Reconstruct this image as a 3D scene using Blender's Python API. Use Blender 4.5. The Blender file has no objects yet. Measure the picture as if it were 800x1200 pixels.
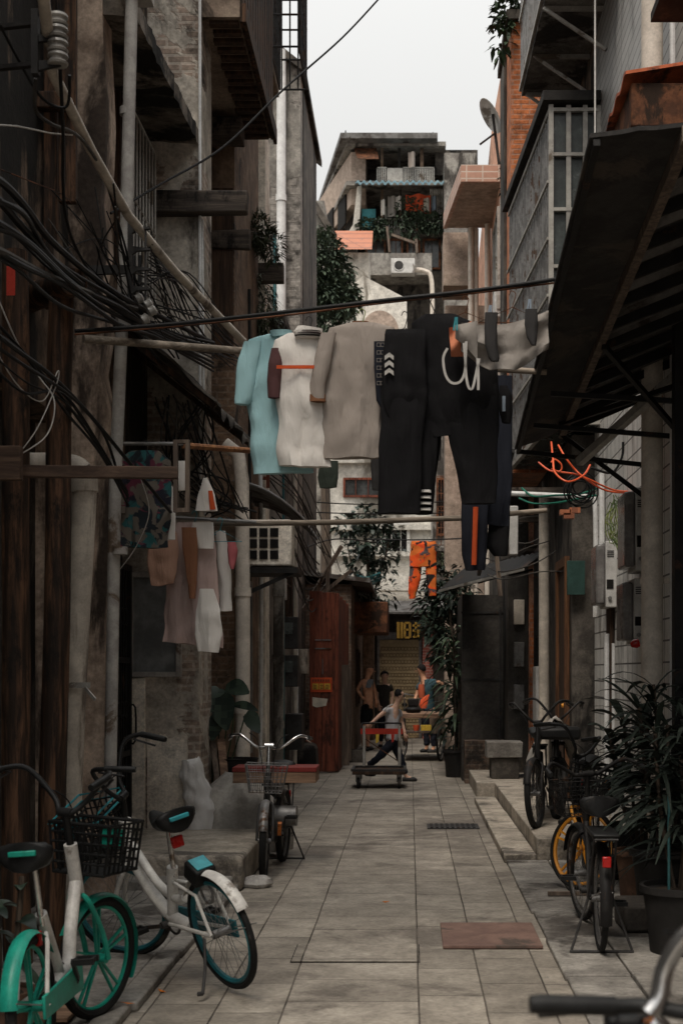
import bpy, bmesh, math, random
from mathutils import Vector, Matrix, noise
random.seed(11)
SC = bpy.context.scene
COL = SC.collection
F, HZ, VX, H = 1600.0, 788.0, 480.0, 1.62      # focal length, horizon and centre as measured on the photo; eye height
V = Vector
R = math.radians
UP = V((0, 0, 1))
def P(x, y, d):                                   # a measured point of the photo at its distance in metres
    return V(((x-VX)/F*d, d, H+(HZ-y)/F*d))
def PX(x, d): return (x-VX)/F*d
def PZ(y, d): return H+(HZ-y)/F*d
def rnd(a, b): return random.uniform(a, b)

# ------------------------------------------------------------------ mesh collector
class M:
    def __init__(s): s.v = []; s.f = []; s.mi = []; s.k = 0
    def add(s, vs, fs):
        o = len(s.v); s.v += [V(x) for x in vs]
        s.f += [tuple(i+o for i in f) for f in fs]; s.mi += [s.k]*len(fs)
        return s
    def box(s, a, b):
        x0, x1 = sorted((a[0], b[0])); y0, y1 = sorted((a[1], b[1])); z0, z1 = sorted((a[2], b[2]))
        return s.add([(x0,y0,z0),(x1,y0,z0),(x1,y1,z0),(x0,y1,z0),(x0,y0,z1),(x1,y0,z1),(x1,y1,z1),(x0,y1,z1)],
                     [(0,3,2,1),(4,5,6,7),(0,1,5,4),(1,2,6,5),(2,3,7,6),(3,0,4,7)])
    def bar(s, p, q, w, h, up=UP):
        p, q = V(p), V(q); t = (q-p).normalized()
        if abs(t.dot(up)) > .98: up = V((1, 0, 0)) if abs(t.x) < .9 else V((0, 1, 0))
        a = t.cross(up).normalized()*w/2; b = a.cross(t).normalized()*h/2
        vs = [p-a-b, p+a-b, p+a+b, p-a+b, q-a-b, q+a-b, q+a+b, q-a+b]
        return s.add(vs, [(3,2,1,0),(4,5,6,7),(0,1,5,4),(1,2,6,5),(2,3,7,6),(3,0,4,7)])
    def tube(s, pts, r, n=8, cap=True, closed=False):
        pts = [V(p) for p in pts]; k = len(pts)
        rr = r if isinstance(r, (list, tuple)) else [r]*k
        ts = []
        for i in range(k):
            if closed: t = pts[(i+1) % k]-pts[i-1]
            else: t = pts[min(i+1, k-1)]-pts[max(i-1, 0)]
            ts.append(t.normalized() if t.length > 1e-9 else V((0, 0, 1)))
        a = ts[0].cross(UP)
        if a.length < .05: a = ts[0].cross(V((1, 0, 0)))
        a.normalize(); vs = []
        for i in range(k):
            a = (a-ts[i]*a.dot(ts[i]))
            if a.length < 1e-6: a = ts[i].orthogonal()
            a.normalize(); b = ts[i].cross(a)
            for j in range(n):
                w = 2*math.pi*j/n
                vs.append(pts[i]+(a*math.cos(w)+b*math.sin(w))*rr[i])
        fs = []
        for i in range(k if closed else k-1):
            i2 = (i+1) % k
            for j in range(n):
                j2 = (j+1) % n
                fs.append((i*n+j, i*n+j2, i2*n+j2, i2*n+j))
        if cap and not closed:
            fs.append(tuple(range(n-1, -1, -1))); fs.append(tuple((k-1)*n+j for j in range(n)))
        return s.add(vs, fs)
    def ring(s, c, nrm, R_, r, n=40, m=8, a0=0, a1=None, ref=None):
        c, nrm = V(c), V(nrm).normalized()
        a = V(ref) if ref else nrm.orthogonal()
        a = (a-nrm*a.dot(nrm)).normalized(); b = nrm.cross(a)
        if a1 is None:
            return s.tube([c+(a*math.cos(2*math.pi*i/n)+b*math.sin(2*math.pi*i/n))*R_ for i in range(n)], r, m, closed=True)
        return s.tube([c+(a*math.cos(a0+(a1-a0)*i/n)+b*math.sin(a0+(a1-a0)*i/n))*R_ for i in range(n+1)], r, m)
    def lathe(s, prof, c=(0,0,0), n=20, axis=UP):
        c = V(c); axis = V(axis).normalized(); a = axis.orthogonal().normalized(); b = axis.cross(a)
        vs = []; k = len(prof)
        for r, z in prof:
            for j in range(n):
                w = 2*math.pi*j/n
                vs.append(c+axis*z+(a*math.cos(w)+b*math.sin(w))*r)
        fs = [(i*n+j, i*n+(j+1) % n, (i+1)*n+(j+1) % n, (i+1)*n+j) for i in range(k-1) for j in range(n)]
        fs.append(tuple(range(n-1, -1, -1))); fs.append(tuple((k-1)*n+j for j in range(n)))
        return s.add(vs, fs)
    def prism(s, poly, vec):
        poly = [V(p) for p in poly]; vec = V(vec); n = len(poly)
        return s.add(poly+[p+vec for p in poly],
                     [tuple(range(n-1, -1, -1)), tuple(range(n, 2*n))]+[(i, (i+1) % n, n+(i+1) % n, n+i) for i in range(n)])
    def grid(s, fn, nu, nv):
        vs = [fn(i/nu, j/nv) for i in range(nu+1) for j in range(nv+1)]
        w = nv+1
        return s.add(vs, [(i*w+j, (i+1)*w+j, (i+1)*w+j+1, i*w+j+1) for i in range(nu) for j in range(nv)])
    def sheet(s, fn, nu, nv, th):                   # a grid with real thickness along th
        th = V(th); a = [V(fn(i/nu, j/nv)) for i in range(nu+1) for j in range(nv+1)]
        w = nv+1; n = len(a); fs = []
        for i in range(nu):
            for j in range(nv):
                q = (i*w+j, (i+1)*w+j, (i+1)*w+j+1, i*w+j+1)
                fs.append(q); fs.append(tuple(n+t for t in reversed(q)))
        edge = [(i*w, (i+1)*w) for i in range(nu)]+[((i+1)*w+nv, i*w+nv) for i in range(nu)]
        edge += [(j+1, j) for j in range(nv)]+[(nu*w+j, nu*w+j+1) for j in range(nv)]
        fs += [(q, p, n+p, n+q) for p, q in edge]
        return s.add(a+[p+th for p in a], fs)
    def loft(s, rings, n=22, fold=0.0, seed=0.0, kf=3.0, kz=1.4):  # rings of (centre, half width along x, half depth along y)
        vs = []; k = len(rings)
        for c, hw, hd in rings:
            c = V(c)
            for j in range(n):
                w = 2*math.pi*j/n
                x, y = hw*math.cos(w), hd*math.sin(w)
                p = c+V((x, y, 0))
                if fold:
                    q = noise.noise(V((math.cos(w)*kf+seed, math.sin(w)*kf, p.z*kz+seed)))
                    q += .5*noise.noise(V((math.cos(w)*kf*2.3+seed, math.sin(w)*kf*2.3, p.z*kz*1.3)))
                    p += V((x, y*1.2+.0, 0)).normalized()*q*fold
                vs.append(p)
        fs = [(i*n+j, i*n+(j+1) % n, (i+1)*n+(j+1) % n, (i+1)*n+j) for i in range(k-1) for j in range(n)]
        fs.append(tuple(range(n-1, -1, -1))); fs.append(tuple((k-1)*n+j for j in range(n)))
        return s.add(vs, fs)
    def xf(s, mat, i0=0):
        for i in range(i0, len(s.v)): s.v[i] = mat @ s.v[i]
        return s
    def merge(s, o): return s.add(o.v, o.f)
    def jitter(s, a, k=3.0):
        for i, p in enumerate(s.v):
            s.v[i] = p+V(noise.noise_vector(p*k))*a
        return s

WORLD = {}
def build(m, name, mat, parent=None, local=False, bevel=0.0, ang=38, kind=None):
    """link the collected mesh as ONE object; its origin sits at its base, or at its parent's origin"""
    me = bpy.data.meshes.new(name)
    if parent is not None:
        off = V((0, 0, 0)) if local else WORLD[parent.name]
    else:
        xs = [p.x for p in m.v]; ys = [p.y for p in m.v]; zs = [p.z for p in m.v]
        off = V(((min(xs)+max(xs))/2, (min(ys)+max(ys))/2, min(zs)))
    me.from_pydata([tuple(p-off) for p in m.v], [], m.f)
    mats = mat if isinstance(mat, (list, tuple)) else [mat]
    for q in mats: me.materials.append(q)
    if len(mats) > 1: me.polygons.foreach_set('material_index', m.mi)
    bm = bmesh.new(); bm.from_mesh(me); bmesh.ops.recalc_face_normals(bm, faces=bm.faces); bm.to_mesh(me); bm.free()
    me.shade_smooth(); me.set_sharp_from_angle(angle=R(ang)); me.update()
    o = bpy.data.objects.new(name, me); COL.objects.link(o)
    if parent is not None: o.parent = parent; WORLD[o.name] = off
    else: o.location = off; WORLD[o.name] = off
    if bevel:
        b = o.modifiers.new('bevel', 'BEVEL'); b.width = bevel; b.segments = 2; b.limit_method = 'ANGLE'; b.angle_limit = R(50)
    if kind: o['kind'] = kind
    return o
def tag(o, label, cat, group=None, kind=None):
    o['label'] = label; o['category'] = cat
    if group: o['group'] = group
    if kind: o['kind'] = kind
    return o
def thing(name, label, cat, loc, group=None, rz=0.0):
    o = bpy.data.objects.new(name, None); COL.objects.link(o)
    o.empty_display_size = .1
    o.location = loc; o.rotation_euler = (0, 0, rz); WORLD[o.name] = V(loc)
    return tag(o, label, cat, group)
def one(m, name, mat, label, cat, group=None, **kw):
    return tag(build(m, name, mat, **kw), label, cat, group)
def copy_tree(o, parent=None):
    c = o.copy(); COL.objects.link(c)
    if parent is not None: c.parent = parent
    for ch in [q for q in list(bpy.data.objects) if q.parent == o]: copy_tree(ch, c)
    return c
def wb(m, face, u0, u1, z0, z1, o0, o1):           # a box on a wall: face = (axis, coordinate, outward sign)
    ax, c, sg = face; lo, hi = c+sg*o0, c+sg*o1
    return m.box((lo, u0, z0), (hi, u1, z1)) if ax == 'x' else m.box((u0, lo, z0), (u1, hi, z1))
def sag(p, q, s, n=14):
    p, q = V(p), V(q)
    return [p.lerp(q, i/n)-UP*s*4*(i/n)*(1-i/n) for i in range(n+1)]
def smooth_path(pts, n=6):                         # Catmull-Rom through the points
    pts = [V(p) for p in pts]; out = []
    for i in range(len(pts)-1):
        a, b, c, d = pts[max(i-1, 0)], pts[i], pts[i+1], pts[min(i+2, len(pts)-1)]
        for k in range(n):
            t = k/n
            out.append(.5*((2*b)+(c-a)*t+(2*a-5*b+4*c-d)*t*t+(3*b-a-3*c+d)*t**3))
    return out+[pts[-1]]

# ------------------------------------------------------------------ materials
def newmat(name):
    m = bpy.data.materials.new(name); m.use_nodes = True
    nt = m.node_tree
    return m, nt, nt.nodes['Principled BSDF']
def nd(nt, t, ins=None, **kw):
    n = nt.nodes.new(t)
    for k, v in kw.items(): setattr(n, k, v)
    for k, v in (ins or {}).items():
        if isinstance(v, bpy.types.NodeSocket): nt.links.new(v, n.inputs[k])
        else: n.inputs[k].default_value = v
    return n
def c4(c): return (c[0], c[1], c[2], 1.0)
def coords(nt, mode, scale=(1, 1, 1)):
    if mode == 'pos': src = nd(nt, 'ShaderNodeNewGeometry').outputs['Position']
    else: src = nd(nt, 'ShaderNodeTexCoord').outputs['Object']
    return nd(nt, 'ShaderNodeMapping', {'Vector': src, 'Scale': scale}).outputs[0]
def nz(nt, vec, scale, detail=6, rough=.6, dist=0.0):
    return nd(nt, 'ShaderNodeTexNoise', {'Vector': vec, 'Scale': scale, 'Detail': detail, 'Roughness': rough, 'Distortion': dist}).outputs['Fac']
def ramp(nt, fac, a, b):
    n = nd(nt, 'ShaderNodeMapRange', {'Value': fac, 'From Min': a, 'From Max': b}, interpolation_type='SMOOTHSTEP')
    return n.outputs[0]
def mix(nt, fac, a, b, mode='MIX'):
    n = nd(nt, 'ShaderNodeMix', data_type='RGBA', blend_type=mode, clamp_factor=True)
    for i, v in ((0, fac), (6, a), (7, b)):
        if isinstance(v, bpy.types.NodeSocket): nt.links.new(v, n.inputs[i])
        else: n.inputs[i].default_value = v if i == 0 else c4(v)
    return n.outputs[2]
def mottle(nt, col, vec, scale, amt):
    a = nz(nt, vec, scale, 8, .72, .3); b = nz(nt, vec, scale*6.3, 5, .7)
    f = nd(nt, 'ShaderNodeMath', {0: b, 1: .75, 2: a}, operation='MULTIPLY_ADD').outputs[0]
    g = nd(nt, 'ShaderNodeMapRange', {'Value': f, 'From Min': .62, 'From Max': 1.13, 'To Min': 1-amt, 'To Max': 1+amt*.8}).outputs[0]
    return nd(nt, 'ShaderNodeVectorMath', {0: col, 'Scale': g}, operation='SCALE').outputs[0]
def finish(nt, b, col, rough, bumpsrc=None, bump=.2, dist=.01, metal=0.0, rv=None):
    nt.links.new(col, b.inputs['Base Color'])
    if rv is not None:
        q = nd(nt, 'ShaderNodeMapRange', {'Value': rv, 'To Min': max(rough-.15, .05), 'To Max': min(rough+.15, 1)}).outputs[0]
        nt.links.new(q, b.inputs['Roughness'])
    else: b.inputs['Roughness'].default_value = rough
    b.inputs['Metallic'].default_value = metal
    b.inputs['Specular IOR Level'].default_value = .35 if rough < .5 else .2
    if bumpsrc is not None:
        n = nd(nt, 'ShaderNodeBump', {'Height': bumpsrc, 'Strength': bump, 'Distance': dist})
        nt.links.new(n.outputs[0], b.inputs['Normal'])
def surf(name, c, c2=None, dirt=None, da=.4, scale=3.0, rough=.8, bump=.2, bscale=40, metal=0.0, mode='obj', streak=1.0, dscale=None, dist=.01, mot=None):
    m, nt, b = newmat(name)
    mot = mot if mot is not None else (.5 if mode == 'pos' else .22)
    v = coords(nt, mode)
    c2 = c2 or tuple(x*.72 for x in c)
    n1 = nz(nt, v, scale, 8, .62)
    col = mix(nt, ramp(nt, n1, .42, .58), c2, c)
    if dirt:
        v2 = coords(nt, mode, (1, 1, streak))
        n2 = nz(nt, v2, dscale or scale*.45, 9, .68, .4)
        col = mix(nt, ramp(nt, n2, .69-da*.42, .71-da*.28), col, dirt)
    col = mottle(nt, col, v, max(scale*3.2, 5), mot)
    nb = nz(nt, v, bscale, 5, .6)
    finish(nt, b, col, rough, nb, bump, dist, metal, n1)
    return m
def wallvec(nt, wob=.0):
    g = nd(nt, 'ShaderNodeNewGeometry').outputs['Position']
    s = nd(nt, 'ShaderNodeSeparateXYZ', {0: g})
    a = nd(nt, 'ShaderNodeMath', {0: s.outputs[0], 1: s.outputs[1]}, operation='ADD').outputs[0]
    z = s.outputs[2]
    if wob:
        w = nz(nt, g, 2.2, 3)
        z = nd(nt, 'ShaderNodeMath', {0: w, 1: wob, 2: z}, operation='MULTIPLY_ADD').outputs[0]
    return nd(nt, 'ShaderNodeCombineXYZ', {0: a, 1: z}).outputs[0], g
def brick(name, c1, c2, mortar, plaster=None, pamt=.5, dirt=(.02,.017,.015), da=.35, bw=.235, bh=.072, ms=.011, offset=.5, rough=.88, bump=.5, wob=.02, pscale=.9):
    m, nt, b = newmat(name)
    v, g = wallvec(nt, wob)
    br = nd(nt, 'ShaderNodeTexBrick', {'Vector': v, 'Color1': c4(c1), 'Color2': c4(c2), 'Mortar': c4(mortar), 'Scale': 1.0,
            'Mortar Size': ms, 'Mortar Smooth': .25, 'Bias': 0.0, 'Brick Width': bw, 'Row Height': bh}, offset=offset)
    n1 = nz(nt, g, 7, 8, .65)
    col = mix(nt, .55, br.outputs['Color'], mix(nt, ramp(nt, n1, .3, .7), tuple(x*.35 for x in c1), tuple(min(1, x*1.5) for x in c1)), 'MIX')
    col = mix(nt, ramp(nt, nz(nt, g, 1.7, 8, .7), .62-da*.4, .75-da*.2), col, dirt)
    h = nd(nt, 'ShaderNodeMath', {0: br.outputs['Fac'], 1: -1.0, 2: nd(nt, 'ShaderNodeMath', {0: n1, 1: .6}, operation='MULTIPLY').outputs[0]}, operation='MULTIPLY_ADD').outputs[0]
    if plaster:
        pm = ramp(nt, nz(nt, g, pscale, 9, .62, .3), .60-pamt*.3, .615-pamt*.3)
        pc = mix(nt, ramp(nt, nz(nt, g, 3.1, 9, .7), .35, .65), tuple(x*.5 for x in plaster), plaster)
        pc = mix(nt, ramp(nt, nz(nt, nd(nt, 'ShaderNodeMapping', {'Vector': g, 'Scale': (1, 1, .25)}).outputs[0], 2.4, 8, .7), .52, .7), pc, dirt)
        col = mix(nt, pm, col, pc)
        h = nd(nt, 'ShaderNodeMix', {0: pm, 2: h, 3: nd(nt, 'ShaderNodeMath', {0: n1, 1: .25, 2: .75}, operation='MULTIPLY_ADD').outputs[0]}, data_type='FLOAT').outputs[0]
    col = mottle(nt, col, g, 4.5, .45)
    finish(nt, b, col, rough, h, bump, .012, 0, n1)
    return m
def tile(name, c, grout, tw, th, ms=.006, dirt=(.12,.11,.1), da=.3, rough=.45, var=.1):
    m, nt, b = newmat(name)
    v, g = wallvec(nt)
    br = nd(nt, 'ShaderNodeTexBrick', {'Vector': v, 'Color1': c4(c), 'Color2': c4(tuple(x*(1-var) for x in c)), 'Mortar': c4(grout), 'Scale': 1.0,
            'Mortar Size': ms, 'Mortar Smooth': .1, 'Brick Width': tw, 'Row Height': th}, offset=0.0)
    n1 = nz(nt, nd(nt, 'ShaderNodeMapping', {'Vector': g, 'Scale': (1, 1, .3)}).outputs[0], 2.5, 9, .68)
    col = mix(nt, ramp(nt, n1, .62-da*.4, .8-da*.2), br.outputs['Color'], dirt)
    col = mottle(nt, col, g, 3.5, .16)
    h = nd(nt, 'ShaderNodeMath', {0: br.outputs['Fac'], 1: -1.0}, operation='MULTIPLY').outputs[0]
    finish(nt, b, col, rough, h, .4, .004, 0, n1)
    return m
def wood(name, c, c2, dirt=None, axis=2, rough=.75, k=1.0, bump=.35):
    m, nt, b = newmat(name)
    sc = [9*k, 9*k, 9*k]; sc[axis] = .7*k
    v = coords(nt, 'obj', tuple(sc)); n1 = nz(nt, v, 2.4, 8, .65, .6)
    col = mix(nt, ramp(nt, n1, .42, .62), c2, c)
    if dirt: col = mix(nt, ramp(nt, nz(nt, coords(nt, 'obj', (1, 1, .45)), 3.1, 9, .75), .5, .62), col, dirt)
    col = mottle(nt, col, coords(nt, 'obj', tuple(x/5 for x in sc)), 6, .45)
    finish(nt, b, col, rough, n1, bump, .01, 0, n1)
    return m
def cloth(name, c, c2=None, rough=.9, scale=3.5):
    m, nt, b = newmat(name)
    v = coords(nt, 'obj'); n1 = nz(nt, v, scale, 6, .6)
    c2 = tuple(.55*x+.45*y for x, y in zip(c, c2 or tuple(x*.82 for x in c)))
    col = mix(nt, ramp(nt, n1, .3, .7), c2, c)
    w = nz(nt, coords(nt, 'obj', (1, 1, .22)), 15, 6, .6, .5)
    finish(nt, b, col, rough, w, .8, .02)
    b.inputs['Specular IOR Level'].default_value = .08
    return m
def patch(name, cols, scale=9, rough=.9):           # printed cloth: hard-edged patches of several colours
    m, nt, b = newmat(name)
    v = coords(nt, 'obj'); col = None
    for i, c in enumerate(cols):
        if col is None: col = mix(nt, 0.0, c, c); continue
        n = nz(nt, nd(nt, 'ShaderNodeMapping', {'Vector': v, 'Location': (i*3.1, i*1.7, i*2.3)}).outputs[0], scale, 3, .55, .8)
        col = mix(nt, ramp(nt, n, .53, .57), col, c)
    finish(nt, b, col, rough, nz(nt, v, 9, 3), .25, .01)
    return m
def leafmat(name, c, c2, rough=.5):
    m, nt, b = newmat(name)
    v = coords(nt, 'pos'); n1 = nz(nt, v, 3.0, 4, .6); n2 = nd(nt, 'ShaderNodeTexWhiteNoise', {0: nd(nt, 'ShaderNodeVectorMath', {0: v, 1: (.06, .06, .06)}, operation='SNAP').outputs[0]}, noise_dimensions='3D').outputs[0]
    f = nd(nt, 'ShaderNodeMath', {0: n1, 1: n2}, operation='ADD').outputs[0]
    col = mix(nt, ramp(nt, f, .55, 1.35), c2, c)
    finish(nt, b, col, rough)
    b.inputs['Specular IOR Level'].default_value = .2
    return m
def glass(name, c, rough=.12):
    m, nt, b = newmat(name)
    v = coords(nt, 'pos'); n1 = nz(nt, v, 2.5, 6, .65)
    finish(nt, b, mix(nt, ramp(nt, n1, .4, .7), c, tuple(min(1, x*2.2+.01) for x in c)), rough, nz(nt, v, 1.3, 2), .06, .02, 0, n1)
    b.inputs['Specular IOR Level'].default_value = .5
    return m
# ------------------------------------------------------------------ palette
GR = (.018, .016, .014)
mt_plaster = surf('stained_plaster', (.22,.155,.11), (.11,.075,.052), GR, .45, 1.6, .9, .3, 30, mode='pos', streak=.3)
mt_plaster_lit = surf('lit_grey_brown_plaster', (.54,.42,.33), (.29,.215,.165), (.06,.045,.036), .44, 1.6, .9, .35, 26, mode='pos', streak=.35)  # paler copy of the plaster; the pier's lit look is in its colour
mt_white_pl = surf('old_whitewash', (.84,.77,.67), (.66,.59,.50), (.16,.135,.11), .2, 2.2, .9, .3, 30, mode='pos', streak=.4)
mt_white_far = surf('white_render', (.62,.59,.53), (.48,.45,.40), (.2,.18,.15), .3, .9, .9, .15, 20, mode='pos', streak=.3)
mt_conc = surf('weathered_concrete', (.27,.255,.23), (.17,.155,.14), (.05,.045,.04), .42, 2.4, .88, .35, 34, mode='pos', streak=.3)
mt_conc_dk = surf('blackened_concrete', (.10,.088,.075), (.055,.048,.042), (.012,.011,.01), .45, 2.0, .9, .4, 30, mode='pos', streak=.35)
mt_conc_lt = surf('pale_step_concrete', (.40,.35,.29), (.29,.255,.21), (.12,.105,.09), .35, 2.2, .85, .25, 50, mode='pos')
mt_brick_dk = brick('sooty_brick', (.16,.105,.075), (.105,.08,.065), (.21,.19,.165), da=.4)
mt_brick_pl = brick('brick_with_peeling_plaster', (.36,.28,.225), (.22,.18,.15), (.58,.53,.46), (.62,.56,.48), .42, da=.34, ms=.014)
mt_brick_pl2 = brick('brown_brick_with_render', (.20,.125,.08), (.13,.09,.065), (.26,.21,.17), (.24,.165,.115), .55, da=.4)
mt_brick_or = brick('orange_brick', (.52,.17,.065), (.36,.115,.05), (.33,.29,.25), da=.2, bw=.22, bh=.065)
mt_brick_red = brick('red_tile_brick', (.42,.13,.10), (.33,.09,.07), (.5,.45,.4), da=.1, bw=.2, bh=.07)
mt_rubble = brick('rough_block_wall', (.27,.25,.225), (.21,.19,.17), (.11,.10,.09), (.30,.28,.25), .28, da=.32, bw=.34, bh=.17, ms=.03, bump=.7, wob=.06)
mt_tile_w = tile('white_wall_tile', (.74,.73,.70), (.09,.085,.08), .26, .17, .008, da=.3)
mt_tile_strip = tile('white_strip_tile', (.52,.51,.49), (.17,.16,.15), 2.5, .11, .008, da=.3)
mt_tile_pk = tile('pink_brown_tile', (.46,.27,.20), (.55,.47,.4), .26, .11, .01, da=.1)
mt_pink = surf('salmon_render', (.64,.36,.25), (.50,.28,.195), (.14,.10,.08), .3, 1.1, .9, .15, 30, mode='pos', streak=.3)
mt_pink_under = surf('pale_soffit', (.42,.33,.27), (.33,.26,.21), None, mode='pos')
mt_wood_dk = wood('blackened_timber', (.085,.05,.032), (.035,.022,.016))
mt_wood_post = wood('weathered_brown_timber', (.115,.06,.034), (.026,.016,.011), (.013,.010,.008))
mt_wood_pl = wood('dull_plank_timber', (.13,.085,.06), (.07,.045,.033), axis=0)
mt_wood_red = wood('red_brown_hoarding', (.22,.066,.038), (.13,.04,.025), (.05,.02,.014))
mt_wood_board = wood('board_grey_brown', (.17,.13,.10), (.10,.075,.06), axis=2)
mt_soffit = surf('stained_soffit', (.30,.235,.18), (.20,.15,.115), (.04,.03,.024), .4, 2.0, .9, .3, 26, mode='pos')
mt_canopy = surf('black_stained_canopy', (.24,.205,.17), (.13,.11,.09), (.012,.011,.010), .62, 2.2, .9, .4, 22, mode='pos')
mt_wood_beam = wood('sooty_beam', (.10,.08,.065), (.05,.04,.033), (.012,.01,.009), axis=0)
mt_wood_deck = wood('cart_timber', (.30,.19,.125), (.18,.11,.075), axis=0)
mt_wood_or = wood('orange_pole_timber', (.30,.14,.06), (.18,.08,.04), axis=0)
mt_bamboo = wood('old_bamboo', (.30,.25,.20), (.17,.14,.11), axis=0)
mt_pvc = surf('grimy_pvc', (.60,.54,.46), (.46,.41,.35), (.15,.12,.10), .40, 3.5, .6, .1, 20, streak=.25)
mt_pvc_w = surf('white_pvc', (.70,.70,.69), (.60,.60,.59), (.36,.34,.31), .25, 3, .5, .05, 20, streak=.25)
mt_pvc_lt = surf('cream_pvc', (.70,.63,.55), (.58,.52,.45), (.28,.24,.2), .28, 3, .55, .05, 20, streak=.25)
mt_steel = surf('dull_steel', (.26,.255,.25), (.17,.165,.16), (.10,.06,.04), .3, 6, .5, .12, 40, metal=.6)
mt_pipe_grey = surf('painted_grey_pipe', (.42,.40,.37), (.32,.30,.28), (.15,.11,.08), .25, 5, .6, .08, 30)
mt_pane_grey = glass('dusty_grey_pane', (.13,.135,.135), .35)
mt_steel_dk = surf('dark_painted_steel', (.045,.043,.042), (.03,.028,.027), (.07,.04,.025), .22, 7, .55, .15, 40)
mt_iron = surf('black_iron', (.018,.017,.016), (.011,.01,.01), (.05,.026,.015), .22, 8, .6, .2, 50)
mt_rust = surf('rusty_iron', (.17,.07,.035), (.08,.035,.02), (.03,.018,.012), .4, 6, .85, .3, 40)
mt_alu = surf('weathered_aluminium', (.46,.44,.40), (.36,.34,.31), (.16,.13,.1), .3, 5, .5, .08, 30, metal=.25)
mt_chrome = surf('worn_chrome', (.62,.61,.60), (.5,.49,.48), (.2,.15,.12), .2, 9, .22, .05, 60, metal=.95)
mt_cable = surf('black_cable', (.010,.010,.0105), (.006,.006,.006), rough=.6, bump=.05)
mt_cable_gr = surf('dusty_cable', (.075,.068,.06), (.035,.032,.03), rough=.75, bump=.1)
mt_cable_w = surf('white_cable', (.62,.6,.57), rough=.6, bump=.02)
mt_cable_or = surf('orange_hose', (.80,.13,.04), (.7,.10,.03), rough=.45, bump=.02)
mt_cable_gn = surf('green_cable', (.02,.16,.11), rough=.5, bump=.02)
mt_cable_yg = surf('yellow_green_wire', (.30,.33,.10), (.14,.2,.09), rough=.5, bump=.02)
mt_teal_pipe = surf('teal_pipe', (.05,.15,.16), rough=.5, bump=.02)
mt_cer = surf('glazed_insulator', (.30,.285,.26), (.2,.19,.175), (.06,.05,.045), .35, 9, .35, .05)
mt_glass = glass('grimy_glass', (.03,.031,.03))
mt_glass_lt = glass('greenish_grey_glass', (.04,.046,.044), .25)
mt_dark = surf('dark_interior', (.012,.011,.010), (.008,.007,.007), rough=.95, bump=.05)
mt_black_awn = surf('black_awning_sheet', (.045,.042,.039), (.028,.026,.025), (.07,.058,.048), .35, 4, .85, .35, 60)
mt_grey_awn = surf('corrugated_sheet', (.16,.155,.15), (.09,.085,.08), (.04,.03,.025), .4, 2.5, .6, .15, 30)
mt_blue_awn = surf('blue_tin', (.17,.27,.31), (.12,.2,.24), (.25,.2,.16), .3, 1.2, .6, .1, 20)
mt_orange_tin = surf('orange_painted_tin', (.62,.16,.07), (.45,.12,.05), (.08,.04,.03), .35, 3, .6, .1)
mt_terra = tile('terracotta_sheet', (.42,.15,.075), (.24,.09,.05), 1.6, .28, .03, da=.2)
mt_sheet_wall = surf('dark_galvanised_wall', (.062,.056,.05), (.035,.032,.029), (.11,.085,.06), .28, 1.3, .6, .15, 20, mode='pos', streak=.25)
mt_tarp = surf('grey_tarpaulin', (.42,.39,.35), (.28,.26,.235), (.04,.036,.033), .35, 4, .7, .2, 20)
mt_teal_tarp = surf('teal_tarpaulin', (.08,.30,.33), rough=.7)
mt_black_pl = surf('black_plastic', (.014,.014,.014), (.01,.01,.01), (.04,.036,.032), .2, 9, .5, .1, 60)
mt_rubber = surf('tyre_rubber', (.015,.0145,.014), (.011,.011,.011), (.06,.052,.045), .3, 9, .8, .25, 90)
mt_white_paint = surf('scuffed_white_paint', (.62,.60,.56), (.52,.50,.47), (.24,.21,.18), .25, 7, .4, .04, 40)
mt_green_paint = surf('jade_green_paint', (.015,.30,.215), (.012,.24,.175), (.03,.09,.075), .22, 6, .4, .03)
mt_teal_paint = surf('teal_paint', (.03,.27,.31), (.025,.2,.24), (.04,.08,.085), .25, 6, .45, .03)
mt_teal_dark = surf('dark_teal_rim', (.02,.15,.17), (.015,.10,.12), (.03,.05,.052), .3, 6, .45, .03)
mt_yellow_paint = surf('amber_paint', (.72,.30,.02), (.6,.24,.02), (.2,.1,.03), .2, 6, .45, .03)
mt_red_lens = surf('red_reflector', (.42,.015,.012), rough=.25, bump=.02)
mt_amber_lens = surf('orange_lens', (.75,.22,.03), rough=.25, bump=.02)
mt_red_paper = surf('red_paper', (.48,.045,.03), (.36,.04,.025), rough=.85)
mt_yellow = surf('yellow_print', (.75,.5,.07), rough=.8, bump=.02)
mt_pale = surf('pale_print', (.66,.6,.5), rough=.8, bump=.02)
mt_pot = surf('dark_plastic_pot', (.022,.02,.019), (.015,.014,.013), (.05,.042,.035), .2, 5, .7, .1)
mt_pot_br = surf('clay_pot', (.15,.085,.055), (.10,.058,.04), (.06,.045,.035), .3, 5, .85, .15)
mt_soil = surf('potting_soil', (.04,.03,.022), rough=.95, bump=.8, bscale=30)
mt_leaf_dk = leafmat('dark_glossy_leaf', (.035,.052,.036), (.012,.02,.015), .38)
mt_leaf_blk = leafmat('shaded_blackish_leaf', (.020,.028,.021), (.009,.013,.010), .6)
mt_sign_y = surf('dull_yellow_print', (.42,.25,.05), rough=.8, bump=.02)
mt_leaf_md = leafmat('mid_green_leaf', (.055,.085,.045), (.02,.034,.02), .5)
mt_leaf_far = leafmat('hazy_green_leaf', (.075,.10,.065), (.028,.042,.03), .6)
mt_leaf_moss = leafmat('mossy_leaf', (.085,.095,.055), (.035,.045,.03), .7)
mt_bark = wood('bark', (.10,.075,.055), (.05,.038,.03))
mt_meter = surf('pale_meter_plastic', (.55,.54,.52), (.46,.45,.43), (.2,.18,.16), .25, 4, .5, .04)
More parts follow.
